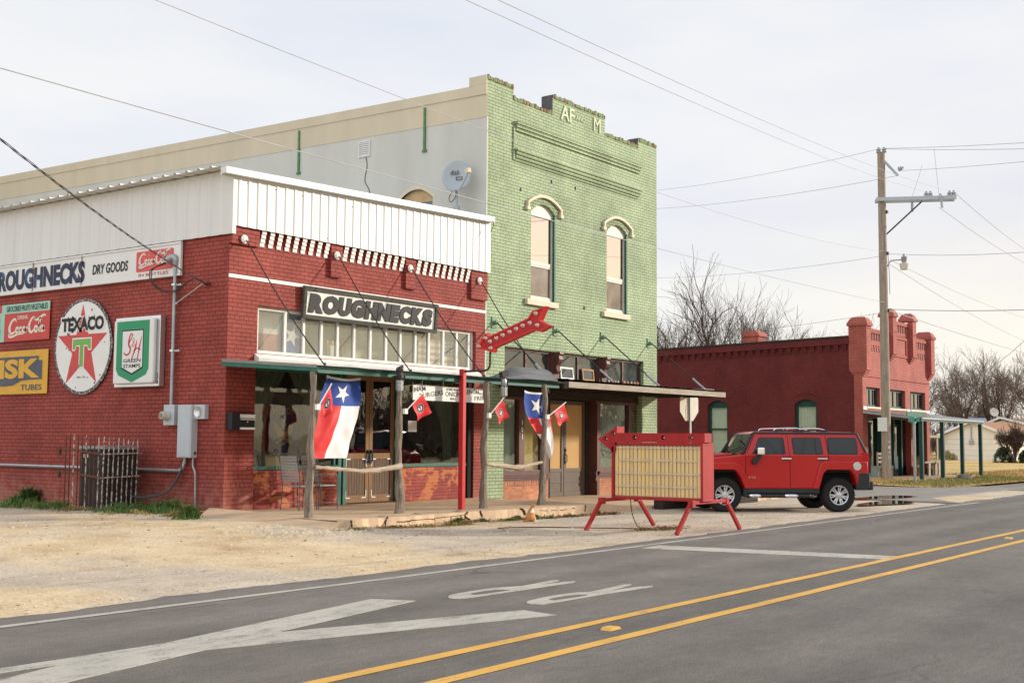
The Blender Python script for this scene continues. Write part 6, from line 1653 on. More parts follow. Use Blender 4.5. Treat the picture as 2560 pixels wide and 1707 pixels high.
for a, b, z0, sp, cr in WINS:
    fr_ = Fr((X0 + .14, 0, 0), (0, -1, 0), (0, 0, 1)); w = MB()
    w.wall(fr_, arch(-b, -a, z0, sp, cr), [[(-b + .11, z0 + .08), (-a - .11, z0 + .08), (-a - .11, 3.10), (-b + .11, 3.10)]], -.06, 0); w.fbox(fr_, -b + .11, -a - .11, 2.10, 2.18, -.05, .0)
    wf = w.build('sash_window', 'dark_green', tb)
    m = MB(); m.fbox(fr_, -b + .1, -a - .1, z0 + .05, 3.12, -.04, -.035); m.build('pane', 'shop_glass', wf)
    m = MB(); m.ribbon(fL, [(-b - .12, 3.50), (-b + .25, 3.66), (-(a + b) / 2, 3.72), (-a - .25, 3.66), (-a + .12, 3.50)], .07, .02); m.build('hood_mould', 'maroon_brick', wf)
def bcurt(y0, y1, z0, z1, x, amp, folds, label):
    m = MB(); m.grid(lambda u, v: (x + amp * sin(u * folds * 2 * pi), y0 + (y1 - y0) * u, z0 + (z1 - z0) * v), folds * 8, 3)
    solo(m.build('curtain', 'paper', None, smooth='all'), label, 'curtain')
bcurt(6.34, 7.2, 1.0, 3.3, X0 + .24, .004, 2, 'flat white shade in the side window of the dark red building nearest the octagonal sign')
bcurt(2.16, 3.04, 1.0, 3.3, X0 + .24, .04, 6, 'pleated white curtain in the side window above the red vehicle')
# front
TW = ((34.38, 36.0), (37.0, 39.24), (39.92, 42.05))
m = MB()
prof = [(X0, -.1), (42.65, -.1), (42.65, 6.42), (40.0, 6.42), (40.0, 6.98), (37.3, 6.98), (37.3, 6.42), (X0, 6.42)]
slots = []
for a, n, z0, z1 in ((34.75, 6, 5.93, 6.22), (37.82, 6, 6.50, 6.80), (40.55, 6, 5.93, 6.22)):
    for i in range(n): slots.append([(a + i * .30, z0), (a + i * .30 + .15, z0), (a + i * .30 + .15, z1), (a + i * .30, z1)])
m.wall(fF, prof, [[(a, 3.10), (b, 3.10), (b, 3.92), (a, 3.92)] for a, b in TW] + [[(34.5, .12), (42.2, .12), (42.2, 2.72), (34.5, 2.72)]], -.36, 0)
fw_ = m.build('front_wall', 'salmon_brick', tb)
for q in slots: MB().prism(q, fF, .001, .006).build('parapet_slot', M('slot_dark', (.06, .018, .016), .9), tb)
for a in (34.75, 40.55):
    for i in range(6):
        m = MB()
        for r in range(3): m.prism([(a + i * .30 - r * .04, 5.45 + r * .10), (a + i * .30 + .12 - r * .04, 5.45 + r * .10), (a + i * .30 + .12 - r * .04, 5.53 + r * .10), (a + i * .30 - r * .04, 5.53 + r * .10)], fF, .001, .006)
        m.build('parapet_slot', 'slot_dark', tb)
m = MB(); m.fbox(fF, X0 + .52, 37.1, 6.24, 6.42, 0, .05); m.fbox(fF, 37.61, 39.73, 6.82, 6.98, 0, .05); m.fbox(fF, 40.23, 42.37, 6.24, 6.42, 0, .05); m.fbox(fF, X0 + .003, 42.645, 4.36, 4.43, 0, .05)
ring(m, fF, 37.75, 39.5, 5.40, 6.28, .09, 0, .05); m.build('moulding', 'salmon_brick', tb)
for a, b, zb, zt, n0 in ((X0 - .05, 34.46, 4.35, 6.46, .22), (37.12, 37.60, 5.2, 7.10, .24), (39.74, 40.22, 5.2, 7.10, .24), (42.38, 42.90, 4.55, 6.46, .22)):
    m = MB(); m.fbox(fF, a, b, zb + .25, zt, -.55 if n0 < .23 else .0, n0)
    for k in range(3): m.fbox(fF, a + .002 + .03 * (2 - k), b - .002 - .03 * (2 - k), zb + k * .083, zb + (k + 1) * .083, -.5 + .06 * (2 - k) if n0 < .23 else .0, n0 - .055 * (3 - k))
    pr = m.build('pinnacle', 'salmon_brick', tb)
    m = MB(); c = ((a + b) / 2); n1 = n0 + .06; n2 = (-.61 if n0 < .23 else -.42)
    for z0, z1, d0, d1 in ((zt, zt + .10, .06, .06), (zt + .10, zt + .32, .06, -.06), (zt + .32, zt + .38, -.06, -.16)):
        vs = []
        for z, d in ((z0, d0), (z1, d1)): vs += [fF.p(a - d, z, n1 - .06 + d), fF.p(b + d, z, n1 - .06 + d), fF.p(b + d, z, n2 + .06 - d), fF.p(a - d, z, n2 + .06 - d)]
        m.add(vs, [(3, 2, 1, 0), (4, 5, 6, 7), (0, 1, 5, 4), (1, 2, 6, 5), (2, 3, 7, 6), (3, 0, 4, 7)])
    m.build('cap', 'salmon_brick', pr)
for a, b in TW:
    fr_ = Fr((0, Y0 + .14, 0), (1, 0, 0), (0, 0, 1)); w = MB(); ring(w, fr_, a, b, 3.10, 3.92, .09, -.06, 0)
    for k in (1, 2, 3): w.fbox(fr_, a + (b - a) * k / 4 - .03, a + (b - a) * k / 4 + .03, 3.19, 3.83, -.05, -.005)
    wf = w.build('transom_window', 'dark_green', tb)
    m = MB(); m.fbox(fr_, a + .08, b - .08, 3.18, 3.84, -.04, -.035); m.build('pane', 'dark_glass', wf)
    m = MB(); m.fbox(fF, a, b, 3.02, 3.10, -.1, .05); m.build('sill', 'cream_paint', wf)
for a in (X0 + .02, 36.2, 39.4, 42.15):
    m = MB(); m.fbox(fF, a, a + .42, 2.97, 3.10, 0, .03); m.build('pilaster_base', 'white_paint', tb)
m = MB(); m.fbox(Fr((0, Y0 + .30, 0), (1, 0, 0), (0, 0, 1)), 34.5, 42.2, .55, 2.72, -.03, 0); m.build('shop_glass', 'dark_glass', tb)
m = MB()
for x in (34.5, 36.4, 38.0, 39.0, 40.6, 42.1): m.box(x, x + .12, Y0 + .12, Y0 + .30, .12, 2.72)
m.box(34.62, 38.0, Y0 + .14, Y0 + .3, .12, .6); m.box(40.72, 42.1, Y0 + .14, Y0 + .3, .12, .6); m.box(34.62, 42.1, Y0 + .13, Y0 + .29, 2.62, 2.71); m.build('shopfront_frame', 'dark_green', tb)
m = MB(); m.box(40.1, 40.55, Y0 + .05, Y0 + .3, .12, 2.72); m.build('pier', 'salmon_brick', tb)
m = MB(); m.box(38.14, 38.98, Y0 + .24, Y0 + .29, .14, 2.4); dr = m.build('door', 'dark_green', tb)
m = MB(); m.box(38.24, 38.88, Y0 + .23, Y0 + .238, 1.0, 2.28); m.build('pane', 'dark_glass', dr)
m = MB(); m.box(38.45, 38.65, Y0 + .215, Y0 + .222, 1.6, 2.0); m.build('notice', 'cloth_pale', dr)
m = MB(); m.box(34.4, 42.4, 3.4, 3.5, 0, 4.6); m.box(X0 + .362, 42.3, Y0 + .37, 25, 5.0, 5.06); m.box(42.3, 42.64, Y0 + .37, 25.9, -.1, 5.4); m.box(X0 + 2.0, X0 + 2.05, .5, 9, 0, 5); m.build('interior', 'dim_room', tb)
# porch
m = MB(); m.box(X0 + .0, 42.9, -2.35, Y0 + .1, -.1, .125); pch = m.build('porch_slab', 'concrete', tb, bevel=.02)
m = MB(); m.grid(lambda u, v: (33.95 + 8.9 * u, Y0 - .01 - 2.42 * v, 2.93 - .30 * v + .008 * sin(u * 110 * pi)), 330, 2); pr = m.build('porch_roof', 'galv', tb, smooth='all')
m = MB(); m.box(33.95, 42.85, -2.30, -2.2, 2.47, 2.59); m.build('fascia', 'dark_green', pr); m = MB(); m.box(33.98, 42.8, -2.34, -2.305, 2.56, 2.62); m.bar((33.97, -2.3, 2.57), (33.97, Y0, 2.86), .04, .10); m.build('fascia', 'galv', pr)
for x in (34.2, 36.95, 39.75, 42.6):
    m = MB(); m.box(x - .075, x + .075, -2.29, -2.14, .12, 2.48); m.build('porch_post', 'dark_green', pr)
# things on the porch
t = thing('bench', 'weathered plank bench under the green porch', 'bench', (40.6, -.5, .125))
m = MB(); m.box(39.2, 41.9, -.75, -.35, .70, .76); m.build('seat', 'plank_grey', t)
for x in (39.9, 41.3, 41.75):
    m = MB(); m.box(x - .12, x + .12, -.73, -.67, .125, .70); m.box(x - .12, x + .12, -.43, -.37, .125, .70); m.build('leg', 'plank_grey', t)
t = thing('wooden_chair', 'old slatted wooden chair on the porch behind the red vehicle', 'chair', (34.9, -.45, .125))
for x, y, h in ((34.6, -.25, 1.2), (35.05, -.25, 1.2), (34.6, -.70, .56), (35.05, -.70, .56)):
    m = MB(); m.box(x - .03, x + .03, y - .03, y + .03, .125, h); m.build('leg', 'plank_grey', t)
m = MB(); m.box(34.55, 35.1, -.75, -.2, .55, .60); m.build('seat', 'plank_grey', t)
m = MB()
for z in (.75, .92, 1.08): m.box(34.63, 35.02, -.27, -.24, z, z + .09)
m.build('backrest', 'plank_grey', t)
t = thing('flower_pot', 'terracotta flower pot beside the porch bench', 'pot', (38.9, -.4, .125))
m = MB(); m.lathe([(.16, 0), (.22, .34), (.24, .34), (.24, .40), (.20, .40)], (38.9, -.45, .125), (0, 0, 1), 16); m.build('pot', M('terracotta', (.30, .11, .06), .85), t, smooth=True)
m = MB(); Rr = random.Random(2)
for i in range(60):
    a = Rr.uniform(0, 2 * pi); m.tube([(38.9, -.45, .5), (38.9 + .2 * cos(a) * Rr.random(), -.45 + .2 * sin(a), .8 + .3 * Rr.random())], [.012, .003], 3)
m.build('dead_plant', 'weed_dry', t)
t = thing('bucket', 'dark bucket standing under the porch bench', 'bucket', (40.4, -.55, .125))
m = MB(); m.lathe([(.13, 0), (.17, .32), (.16, .32), (.125, .02)], (40.45, -.55, .125), (0, 0, 1), 14, True); m.build('pail', 'iron', t, smooth=True)
m = MB(); m.tube(crom([(40.29, -.55, .43), (40.45, -.60, .52), (40.61, -.55, .43)], 5), .008, 5); m.build('handle', 'galv', t)
t = thing('wash_tub', 'round galvanised wash tub in the grass before the porch', 'wash tub', (37.1, -3.0, .03))
m = MB(); m.lathe([(.28, 0), (.29, .05), (.305, .06), (.295, .075), (.31, .18), (.32, .19), (.31, .205), (.32, .27), (.335, .285), (.31, .29), (.30, .27), (.28, .04), (.0, .03)], (37.1, -3.05, .0), (0, 0, 1), 36); m.build('tub', 'galv', t, smooth=True)
m = MB(); m.tube(crom([(36.83, -3.20, .24), (36.78, -3.24, .21), (36.82, -3.28, .21), (36.87, -3.26, .24)], 5), .01, 6); m.build('handle', 'galv', t)
t = thing('street_name_sign', 'green street name blade on a grey post before the porch', 'street sign', (31.2, -2.9, .0))
m = MB(); m.tube([(31.25, -2.9, -.05), (31.25, -2.9, 2.42)], .055, 10); m.build('post', 'galv', t, smooth=True)
m = MB(); m.box(31.12, 31.38, -2.96, -2.84, 2.36, 2.58); m.build('bracket', M('sign_teal', (.10, .33, .27), .5), t)
m = MB(); m.box(30.45, 32.45, -2.915, -2.885, 2.60, 2.78); m.build('blade', M('blade_green', (.012, .13, .085), .4), t)
m = MB(); m.bar((31.0, -3.2, 2.47), (31.5, -2.6, 2.47), .012, .15); m.build('cross_blade', 'sign_teal', t)

# ================================================================ utility pole, lamp and lines
t = thing('utility_pole', 'tall wooden utility pole with a grey crossarm in front of the dark red building', 'utility pole', (33, -1.2, 0))
m = MB(); m.tube([(33, -1.2, -.1), (33.0, -1.2, 5), (32.98, -1.2, 13.4)], [.19, .175, .15], 16); m.build('pole', 'pole_wood', t, smooth=True)
A0, A1 = Vector((32.86, -.98, 11.45)), Vector((34.25, -3.76, 11.45))
dn = (A1 - A0).normalized(); sd = Vector((dn.y, -dn.x, 0))
m = MB()
for q in (-.22, .22): m.bar(A0 + sd * q + Vector((0, 0, 0)), A1 + sd * q, .10, .15)
ca = m.build('crossarm', 'meter_grey', t)
m = MB()
for q in (-.16, .16): m.bar(Vector((33, -1.2, 10.05)) + sd * q + dn * .15, A0.lerp(A1, .58) + sd * q - Vector((0, 0, .1)), .05)
m.build('brace', 'iron', ca)
def insul(p, ax=(0, 0, 1), s=1.0):
    m = MB(); m.lathe([(.03, 0), (.10, .03), (.11, .06), (.05, .09), (.09, .12), (.10, .15), (.04, .18), (.05, .23), (.03, .25)], p, ax, 12); return m.build('insulator', M('porcelain', (.40, .43, .45), .2), t, smooth=True)
I1, I2 = A0.lerp(A1, .64) + Vector((0, 0, .08)), A0.lerp(A1, .93) + Vector((0, 0, .08))
for p in (I1, I1 + dn * .16, I2, I2 + dn * .16): insul(p)
TOP = Vector((32.98, -1.2, 13.4))
for dx in (-.10, .12): insul(TOP + dn * dx)
m = MB(); B0, B1 = TOP + dn * .05 + Vector((0, 0, -.25)), TOP + dn * .65 + Vector((0, 0, -.95)); m.bar(B0, B1, .06, .09); m.build('bracket', 'galv', t)
insul(B1 + Vector((0, 0, .25)), tuple(dn + Vector((0, 0, .4))))
m = MB(); c_ = A0.lerp(A1, .80); m.tube([c_ + sd * .3 + Vector((0, 0, .15)), c_ + sd * .3 + dn * .06 + Vector((0, 0, -.42))], [.05, .05], 8); c_ = A0.lerp(A1, .46); m.tube([c_ + Vector((0, 0, -.08)), c_ + Vector((0, 0, -.5))], [.05, .06], 8); m.build('fuse_cutout', 'porcelain', t)
m = MB()
for z in (9.2, 10.9, 6.85): m.box(32.98, 33.1, -1.42, -1.3, z, z + .12)
m.tube(crom([(33.1, -1.37, 9.2), (33.12, -1.40, 8.5), (33.08, -1.42, 8.0), (33.15, -1.40, 7.6)], 5), .012, 5); m.build('pole_hardware', 'iron', t)
m = MB()
for i, ch in enumerate('9140'): text(t, 'pole_number', ch, Fr((33.0, -1.2, 0), (.53, -.85, 0), (0, 0, 1)), .03, 1.55 - i * .2, .09, .13, 'alu', .185, .0)
t = thing('street_lamp', 'small barn light on a curved arm of the utility pole', 'street lamp', (33.2, -1.6, 8.6))
m = MB(); LP = Vector((33.0, -1.2, 8.85)) + dn * .82
m.tube(crom([Vector((33.0, -1.2, 8.72)) + dn * .16, Vector((33, -1.2, 8.95)) + dn * .32, LP + Vector((0, 0, .14)) - dn * .1], 6), .025, 8); m.build('arm', 'galv', t, smooth='all')
m = MB(); m.lathe([(.05, 0), (.10, .06), (.11, .20), (.13, .24), (.05, .30), (.05, .38)], LP + Vector((0, 0, .0)), (0, 0, 1), 16); m.build('head', 'galv', t, smooth=True)
m = MB(); m.lathe([(.15, -.26), (.19, -.02), (.12, .0)], LP, (0, 0, 1), 18); m.build('refractor', M('refractor', (.62, .58, .48), .3), t, smooth=True)
solo(MB().fbox(Fr((33.0, -1.2, 0), (.53, -.85, 0), (0, 0, 1)), -.37, .0, 2.05, 2.6, .19, .20).build('pole_notice', 'paper'), 'white paper notice stapled to the utility pole', 'notice')
WIRES = [
 ('pale power line crossing from the upper left over the green front to the pole', (-9.26, -7.07, 5.27), (32.95, -1.28, 7.25), .15, .0075),
 ('thin power line meeting the green front below its cornice', (-8.37, -8.36, 5.96), (32.95, -1.25, 9.34), .45, .0052),
 ('upper sloping line running to the inner crossarm insulator', (-7.3, -11.45, 5.62), tuple(I1 + Vector((0, 0, .22))), .2, .0048),
 ('upper sloping line running to the outer crossarm insulator', (-7.13, -11.69, 5.62), tuple(I2 + Vector((0, 0, .22))), .2, .0048),
 ('line from the pole top passing behind the green building', tuple(TOP + Vector((0, 0, .2))), (50.59, 21.71, 17.36), .3, .009),
 ('line from the pole top bracket passing behind the green building', tuple(B1), (50.66, 21.75, 16.29), .3, .010),
 ('line from mid pole passing in front of the bare tree top', (32.9, -1.3, 9.15), (50.96, 21.93, 11.98), .3, .009),
 ('lowest line passing through the bare tree branches', (32.9, -1.28, 6.85), (53.55, 22.28, 8.49), .3, .009),
 ('topmost line leaving the pole to the right', tuple(TOP + Vector((0, 0, .2))), (22.42, -10.16, 10.5), .04, .009),
 ('second line leaving the pole top to the right', tuple(TOP + dn * .12 + Vector((0, 0, .18))), (22.95, -10.04, 10.4), .04, .009),
 ('line leaving the pole top bracket to the right', tuple(B1 + Vector((0, 0, .2))), (22.46, -10.13, 9.98), .04, .008),
 ('level line leaving the mid pole to the right', (33.05, -1.4, 9.24), (22.64, -10.02, 7.29), .1, .009),
 ('thick cable leaving the pole to the right at the dark red pinnacles', (33.05, -1.4, 6.98), (22.76, -9.95, 5.56), .06, .014),
 ('line falling from the pole to the right above the house', (33.05, -1.4, 6.93), (69.84, .4, 6.98), .1, .016),
 ('steep line from the outer crossarm end to the right', tuple(I2 + dn * .16 + Vector((0, 0, .2))), (69.42, .14, 13.12), .3, .012),
 ('steep line from the hanging fuse to the right', tuple(A0.lerp(A1, .80) + Vector((0, 0, -.35))), (69.46, .17, 12.49), .3, .012),
 ('upper service line running down to the right from the barn light', (33.1, -1.45, 9.0), (80.34, 2.62, 10.33), .4, .012),
 ('lower service line running down to the right from the barn light', (33.1, -1.45, 8.8), (80.47, 2.71, 8.33), .4, .012),
 ('rising guy line at the far right over the trees', (48.31, -4.39, 8.34), (82.24, 8.96, 6.92), .5, .018),
 ('loose jumper wire dropping to the outer crossarm end', (30.77, -4.03, 12.75), tuple(A0.lerp(A1, .80) + Vector((0, 0, .1))), .05, .006),
 ('loose jumper wire dropping to the middle of the crossarm', (31.53, -3.32, 12.36), tuple(A0.lerp(A1, .46) + Vector((0, 0, .1))), .05, .006),
]
M('wire_pale', (.40, .40, .40), .6); M('wire_black', (.03, .03, .03), .6)
for lb, a, b, sag, r_ in WIRES:
    a = Vector(a); b = Vector(b); m = MB()
    m.tube([a.lerp(b, i / 20) - Vector((0, 0, sag * 4 * (i / 20) * (1 - i / 20))) for i in range(21)], r_, 5)
    solo(m.build('power_line', 'wire_pale'), lb, 'wire', 'overhead wires')
m = MB(); a, b = Vector((-8.69, -6.1, 4.96)), Vector((-.04, .56, 4.57))
P_ = [a.lerp(b, i / 40) - Vector((0, 0, .10 * 4 * (i / 40) * (1 - i / 40))) for i in range(41)]
for ph in (0, 2.1, 4.2): m.tube([p + Vector((.008 * cos(i * .9 + ph), -.008 * cos(i * .9 + ph), .012 * sin(i * .9 + ph))) for i, p in enumerate(P_)], .005, 5)
solo(m.build('service_cable', 'wire_black'), 'twisted black service cable running to the brick side wall', 'wire', 'overhead wires')

# ================================================================ houses beyond
t = thing('house', 'cream sided bungalow with a brown gable roof beyond the porch', 'house', (103, 13.8, 0))
hx = 97.0; q = (hx + 15.57) / (99 + 15.57)
Y = lambda y: (y + 18.29) * q - 18.29; Z = lambda z: (z - 1.6) * q + 1.6
yL, yR, yM, ze, zr = Y(16.6), Y(11.35), Y(14.05), Z(2.32), Z(3.5)
m = MB(); fr_ = Fr((hx, 0, 0), (0, -1, 0), (0, 0, 1))
m.prism([(-yL, -.2), (-yR, -.2), (-yR, ze + .15), (-yM, zr - .02), (-yL, ze + .05)], fr_, -13, 0); hs = m.build('wall', 'house_siding', t)
m = MB()
for z in (.5, .95, 1.5, 1.95): m.fbox(fr_, -yL + .02, -yR - .02, z, z + .018, 0, .012)
m.build('siding_joint', 'tan', t)
m = MB()
for s0, s1, z1 in ((yL + .5, yM, ze - .06), (yR - .75, yM, ze - .10)):
    m.add([(hx - .35, s0, z1), (hx - .35, s1, zr), (hx + 13.4, s1, zr), (hx + 13.4, s0, z1), (hx - .35, s0, z1 + .12), (hx - .35, s1, zr + .12), (hx + 13.4, s1, zr + .12), (hx + 13.4, s0, z1 + .12)], [(0, 1, 2, 3), (7, 6, 5, 4), (0, 4, 5, 1), (0, 3, 7, 4)])
rf = m.build('roof', 'asphalt_shingle', t)
m = MB()
for s0, z1 in ((yL + .5, ze - .06), (yR - .75, ze - .10)): m.bar((hx - .40, s0, z1 + .02), (hx - .40, yM, zr + .08), .07, .2)
m.build('barge_board', 'white_paint', rf)
m = MB(); m.tube([(hx - .08, yM + .1, zr - .35), (hx - .08, yM + .1, 1.75)], .05, 6); m.box(hx - .16, hx, yM - .1, yM + .3, 1.5, 1.85); m.build('meter_mast', 'galv', t)
t = thing('carport', 'flat roofed carport at the left side of the cream bungalow', 'carport', (97, 17.5, 0))
m = MB(); m.box(hx - 1, hx + 9, yL + .1, yL + 2.4, ze - .25, ze - .02); m.build('roof', 'cream_paint', t)
for x, y in ((hx - .9, yL + 2.2), (hx - .9, yL + .3)):
    m = MB(); m.box(x, x + .12, y, y + .12, -.1, ze - .25); m.build('post', 'cream_paint', t)
m = MB(); m.box(hx + 5, hx + 9, yL + .2, yL + 2.3, 0, ze - .3); m.build('shed_wall', 'slate_roof', t)
t = thing('house', 'low brown roofed house behind the cream bungalow', 'house', (122, 12, 0))
m = MB(); fr2 = Fr((112, 0, 0), (0, -1, 0), (0, 0, 1)); m.prism([(-16.5, -.2), (-9, -.2), (-9, 2.6), (-14.9, 3.9), (-16.5, 3.4)], fr2, -12, 0); m.build('wall', 'house_siding', t)
m = MB(); m.add([(111.6, 17.2, 3.2), (111.6, 14.9, 4.15), (126, 14.9, 4.15), (126, 17.2, 3.2), (111.6, 8.4, 2.45), (126, 8.4, 2.45)], [(0, 1, 2, 3), (1, 4, 5, 2)]); r2 = m.build('roof', 'asphalt_shingle', t)
m = MB(); m.bar((111.5, 17.2, 3.2), (111.5, 14.9, 4.15), .08, .22); m.bar((111.5, 14.9, 4.15), (111.5, 8.4, 2.45), .08, .22); m.build('barge_board', 'white_paint', r2)
t = thing('satellite_dish', 'small distant white satellite dish on the roof behind the bungalow', 'satellite dish', (113, 15.8, 3.9))
m = MB(); m.lathe([(.0, 0), (.3, .04), (.45, .14), (.44, .16), (.0, .03)], (112.5, 15.75, 4.7), (-.75, -.6, .25), 20); m.build('reflector', 'white_paint', t, smooth=True)
m = MB(); m.tube([(112.6, 15.8, 4.65), (112.8, 15.8, 3.7)], .05, 6); m.build('mast', 'galv', t)
t = thing('shed', 'low bluish white shed roof partly hidden behind the carport', 'shed', (118, 20, 0))
m = MB(); m.add([(118, 18.2, 2.6), (118, 22.6, 2.6), (121, 21.6, 4.3), (121, 18.2, 4.3)], [(0, 3, 2, 1)]); m.build('roof', M('blue_tin', (.40, .50, .60), .3), t)
m = MB(); m.box(118.2, 121, 18.3, 22.3, -.1, 2.6); m.build('wall', 'slate_roof', t)

# ================================================================ bare winter trees
def limb(bm, tm, p, d, r, L, lev, maxlev, Rr, spread, upb):
    n = 5 if lev < 2 else (4 if lev < 4 else 3)
    pts = [p]; rs = [r]; q = p.copy(); dd = d.copy()
    for i in range(n):
        dd = (dd + Vector((Rr.uniform(-1, 1), Rr.uniform(-1, 1), Rr.uniform(-1, 1))) * (.10 + .045 * lev) + Vector((0, 0, upb))).normalized()
        q = q + dd * L / n
        pts.append(q.copy()); rs.append(max(RMIN * .6, r * (1 - .32 * (i + 1) / n)))
    (bm if lev < 2 else tm).tube(pts, rs, 6 if lev < 2 else (4 if lev < 3 else 3), caps=False)
    if lev >= maxlev: return
    k = Rr.choice((3, 4)) if lev else Rr.choice((4, 5))
    for j in range(k):
        t = 1.0 if j == 0 else Rr.uniform(.4 if lev else .55, 1.0)
        ii = min(int(t * n), n - 1); fr_ = t * n - ii
        c = pts[ii].lerp(pts[ii + 1], fr_)
        a = dd.orthogonal().normalized(); b = dd.cross(a); th = Rr.uniform(0, 2 * pi)
        s_ = spread * Rr.uniform(.5, 1.3) * (.4 if j == 0 else 1)
        nd = (dd + (a * cos(th) + b * sin(th)) * s_).normalized()
        rr_ = max(rs[-1] * (.95 if j == 0 else Rr.uniform(.5, .72)), RMIN)
        limb(bm, tm, c, nd, rr_, L * Rr.uniform(.58, .92) * (1.0 if lev else .9), lev + 1, maxlev, Rr, spread, upb)
RMIN = .012
def tree(base, h, label, seed, stems=1, maxlev=6, spread=.62, r=.22, lean=(0, 0), upb=.05, group='bare winter trees beyond the buildings', frac=.26, name='bare_tree'):
    global RMIN
    RMIN = .0095 * max(1.0, (Vector(base) - CAM).length / 80)
    Rr = random.Random(seed)
    t = thing(name, label, 'tree', base, group)
    bm = MB(); tm = MB()
    for s_ in range(stems):
        th = 2 * pi * s_ / max(stems, 1) + Rr.random()
        o = .28 if stems > 1 else .03
        d = Vector((o * cos(th) + lean[0], o * sin(th) + lean[1], 1)).normalized()
        limb(bm, tm, Vector(base) + Vector((0, 0, -.1)), d, r * (.75 if stems > 1 else 1), h * frac, 0, maxlev, Rr, spread, upb)
    zs = max(v.z for v in tm.v) - base[2]
    k = h / zs
    for mm in (bm, tm):
        for v in mm.v:
            e = Vector(base); v.x = e.x + (v.x - e.x) * k; v.y = e.y + (v.y - e.y) * k; v.z = e.z + (v.z - e.z) * k
    bm.build('trunk', 'bark', t, smooth='all'); tm.build('crown', 'twig_far' if base[0] > 100 else 'twig', t)
    return t
tree((60, 20.6, 0), 15.0, 'tallest many-stemmed bare tree behind the dark red building', 3, 3, 5, .46, .36, frac=.36)
tree((61, 24.8, 0), 12.8, 'bare tree at the edge of the green building', 12, 2, 5, .48, .36, frac=.34)
tree((62, 16.8, 0), 11.6, 'slimmer bare tree rising behind the chimney', 5, 2, 5, .55, .2, frac=.36)
tree((63, 13.6, 0), 10.2, 'thin low bare tree behind the right end of the dark red roof', 7, 1, 5, .6, .18, frac=.36)
tree((108, 22.5, 0), 12.6, 'spreading bare tree just right of the dark red building', 21, 2, 5, .66, .30, (-.0, -.12), frac=.34)
tree((112, 19.0, 0), 12.0, 'bare tree with a leaf clump behind the bungalow ridge', 22, 2, 5, .6, .30, (0, .1), frac=.34)
tree((116, 16.2, 0), 12.0, 'bare tree behind the distant satellite dish', 23, 2, 5, .6, .30, frac=.34)
tree((118, 12.2, 0), 11.9, 'bare tree at the right edge of the photo behind the brown roof', 24, 2, 5, .6, .30, frac=.34)
tree((130, 25.5, 0), 9.6, 'low dense bare tree behind the bluish shed roof', 25, 2, 5, .7, .22)
tree((134, 21.5, 0), 9.0, 'low dense bare tree far behind the bungalow', 26, 2, 5, .7, .22)
tree((84, 6.7, 0), 3.5, 'small many-stemmed bare bush before the bungalow', 31, 5, 5, .5, .09, upb=.08, name='bare_bush')
def bush(c, rx, rz, label, seed, mat='hedge_dark', n=2600):
    Rr = random.Random(seed); m = MB()
    for i in range(n):
        a = Rr.uniform(0, 2 * pi); b = Rr.uniform(0, pi / 2 * 1.05); q = Rr.uniform(.6, 1.05)
        p = Vector((c[0] + rx * q * cos(a) * cos(b), c[1] + rx * q * sin(a) * cos(b), c[2] + rz * q * sin(b)))
        if noise.noise((p.x * 2.2, p.y * 2.2, p.z * 2.2 + seed)) < -.22: continue
        p += (p - Vector(c)) * (.22 * noise.noise((p.x * 1.5, p.y * 1.5, p.z * 1.5)) + Rr.uniform(0, .12))
        d = Vector((Rr.gauss(0, 1), Rr.gauss(0, 1), Rr.gauss(0, 1))).normalized() * Rr.uniform(.05, .13); e = d.orthogonal().normalized() * .045
        m.add([p - d, p + e, p + d, p - e], [(0, 1, 2, 3)])
    return solo(m.build('shrub', mat), label, 'shrub')
M('hedge_dark', (.03, .05, .022), .8, .5, 3)
bush((84.5, 7.6, 0), .75, 1.15, 'dark evergreen shrub left of the bare bush stems', 1)
bush((84.5, 5.9, 0), .75, 1.1, 'dark evergreen shrub right of the bare bush stems', 2)
bush((95, 15.1, 0), .75, .8, 'low brownish shrub against the cream bungalow wall', 3, 'weed_dry', 1200)
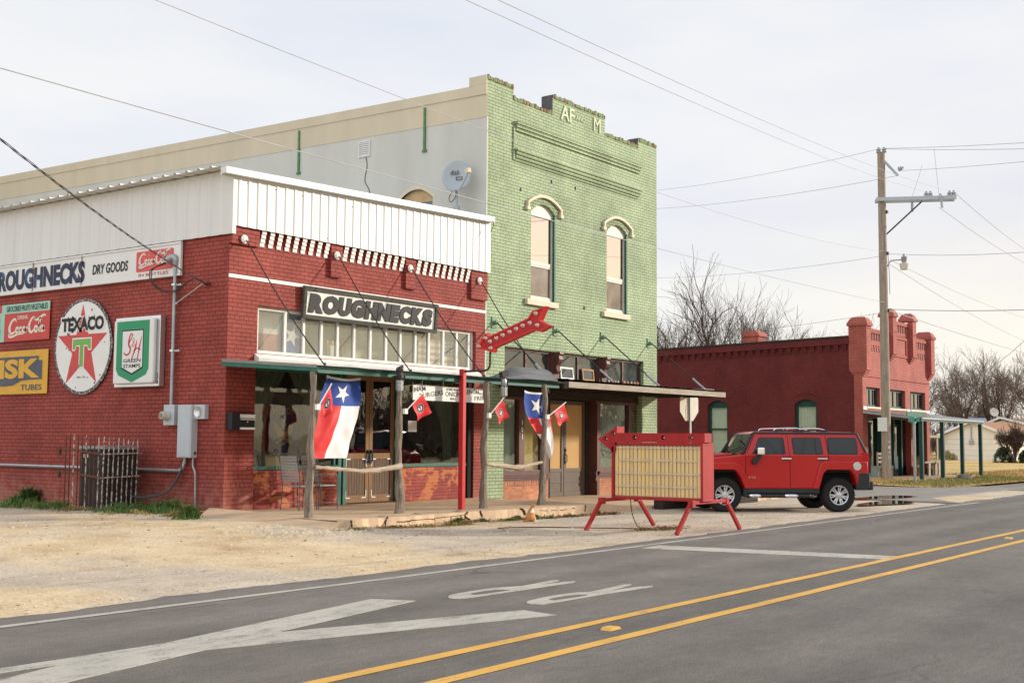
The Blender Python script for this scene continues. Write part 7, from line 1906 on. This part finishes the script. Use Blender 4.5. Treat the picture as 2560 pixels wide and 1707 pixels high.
# thickets: a far-off mass of twigs behind the houses and across the road
def thicket(name, spots, n, h, seed, rr=.03):
    Rr = random.Random(seed); m = MB()
    for i in range(n):
        (x0, y0, x1, y1) = Rr.choice(spots); u = Rr.random()
        p = Vector((x0 + (x1 - x0) * u + Rr.uniform(-5, 5), y0 + (y1 - y0) * u + Rr.uniform(-3, 3), 0))
        hh = h * Rr.uniform(.35, 1.0) * (.7 + .5 * noise.noise((p.x * .1, p.y * .1, seed)))
        q = p.copy(); d = Vector((Rr.gauss(0, .35), Rr.gauss(0, .35), 1))
        z0 = Rr.uniform(0, .55) * hh; q.z = z0
        P = [q.copy()]
        for k in range(3):
            d = (d + Vector((Rr.gauss(0, .35), Rr.gauss(0, .35), .1))).normalized(); q = q + d * (hh - z0) / 3; P.append(q.copy())
        m.tube(P, [rr * 1.6, rr * 1.2, rr * .9, rr * .5], 3, caps=False)
    o = m.build(name, 'twig_far'); o['kind'] = 'stuff'; return o
thicket('thicket', [(135, 31, 140, 12), (150, 30, 160, 8)], 4200, 6.5, 1, .03)
thicket('far_wood', [(95, -50, 175, -62), (70, -58, 130, -85)], 5200, 10, 2, .10)
tree((64, -27.5, 0), 14.5, 'bare tree across the road mirrored in the right upper window of the green building', 41, 2, 5, .62, .4, group='bare trees across the road')
for i, (x, y, h_) in enumerate(((-3, -29.5, 13.5), (9, -33, 13), (-14, -33, 12), (22, -37, 13))):
    tree((x, y, 0), h_, 'bare tree across the road, mirrored in the windows of the red vehicle and the shops', 50 + i, 2, 4, .62, .34, group='bare trees across the road')
# dry grass tufts on the lawn edge near the pole
def tufts(name, mat, n, seed, area, h):
    Rr = random.Random(seed); m = MB()
    for i in range(n):
        x = Rr.uniform(area[0], area[1]); y = Rr.uniform(area[2], area[3])
        if x > 33.9 and x < 43 and y > -2.4: continue
        z = .02 + .07 * sst(-5, -2, y)
        hh = h * Rr.uniform(.4, 1.2); b = Rr.uniform(0, 2 * pi); w = .012
        e = Vector((-sin(b), cos(b), 0)) * w * 2; d = Vector((cos(b), sin(b), 0)) * hh * .6; p = Vector((x, y, z))
        m.add([p - e, p + e, p + d + Vector((0, 0, hh))], [(0, 1, 2)])
    o = m.build(name, mat); o['kind'] = 'stuff'; return o
M('straw', (.44, .31, .12), .9, .35, 2); M('straw_green', (.24, .25, .075), .9, .35, 2)
tufts('grass_tufts', 'straw', 9000, 1, (28, 60, -5.0, 0), .10)
tufts('verge_grass', 'straw_green', 5000, 2, (29, 43, -4.6, -2.4), .10)
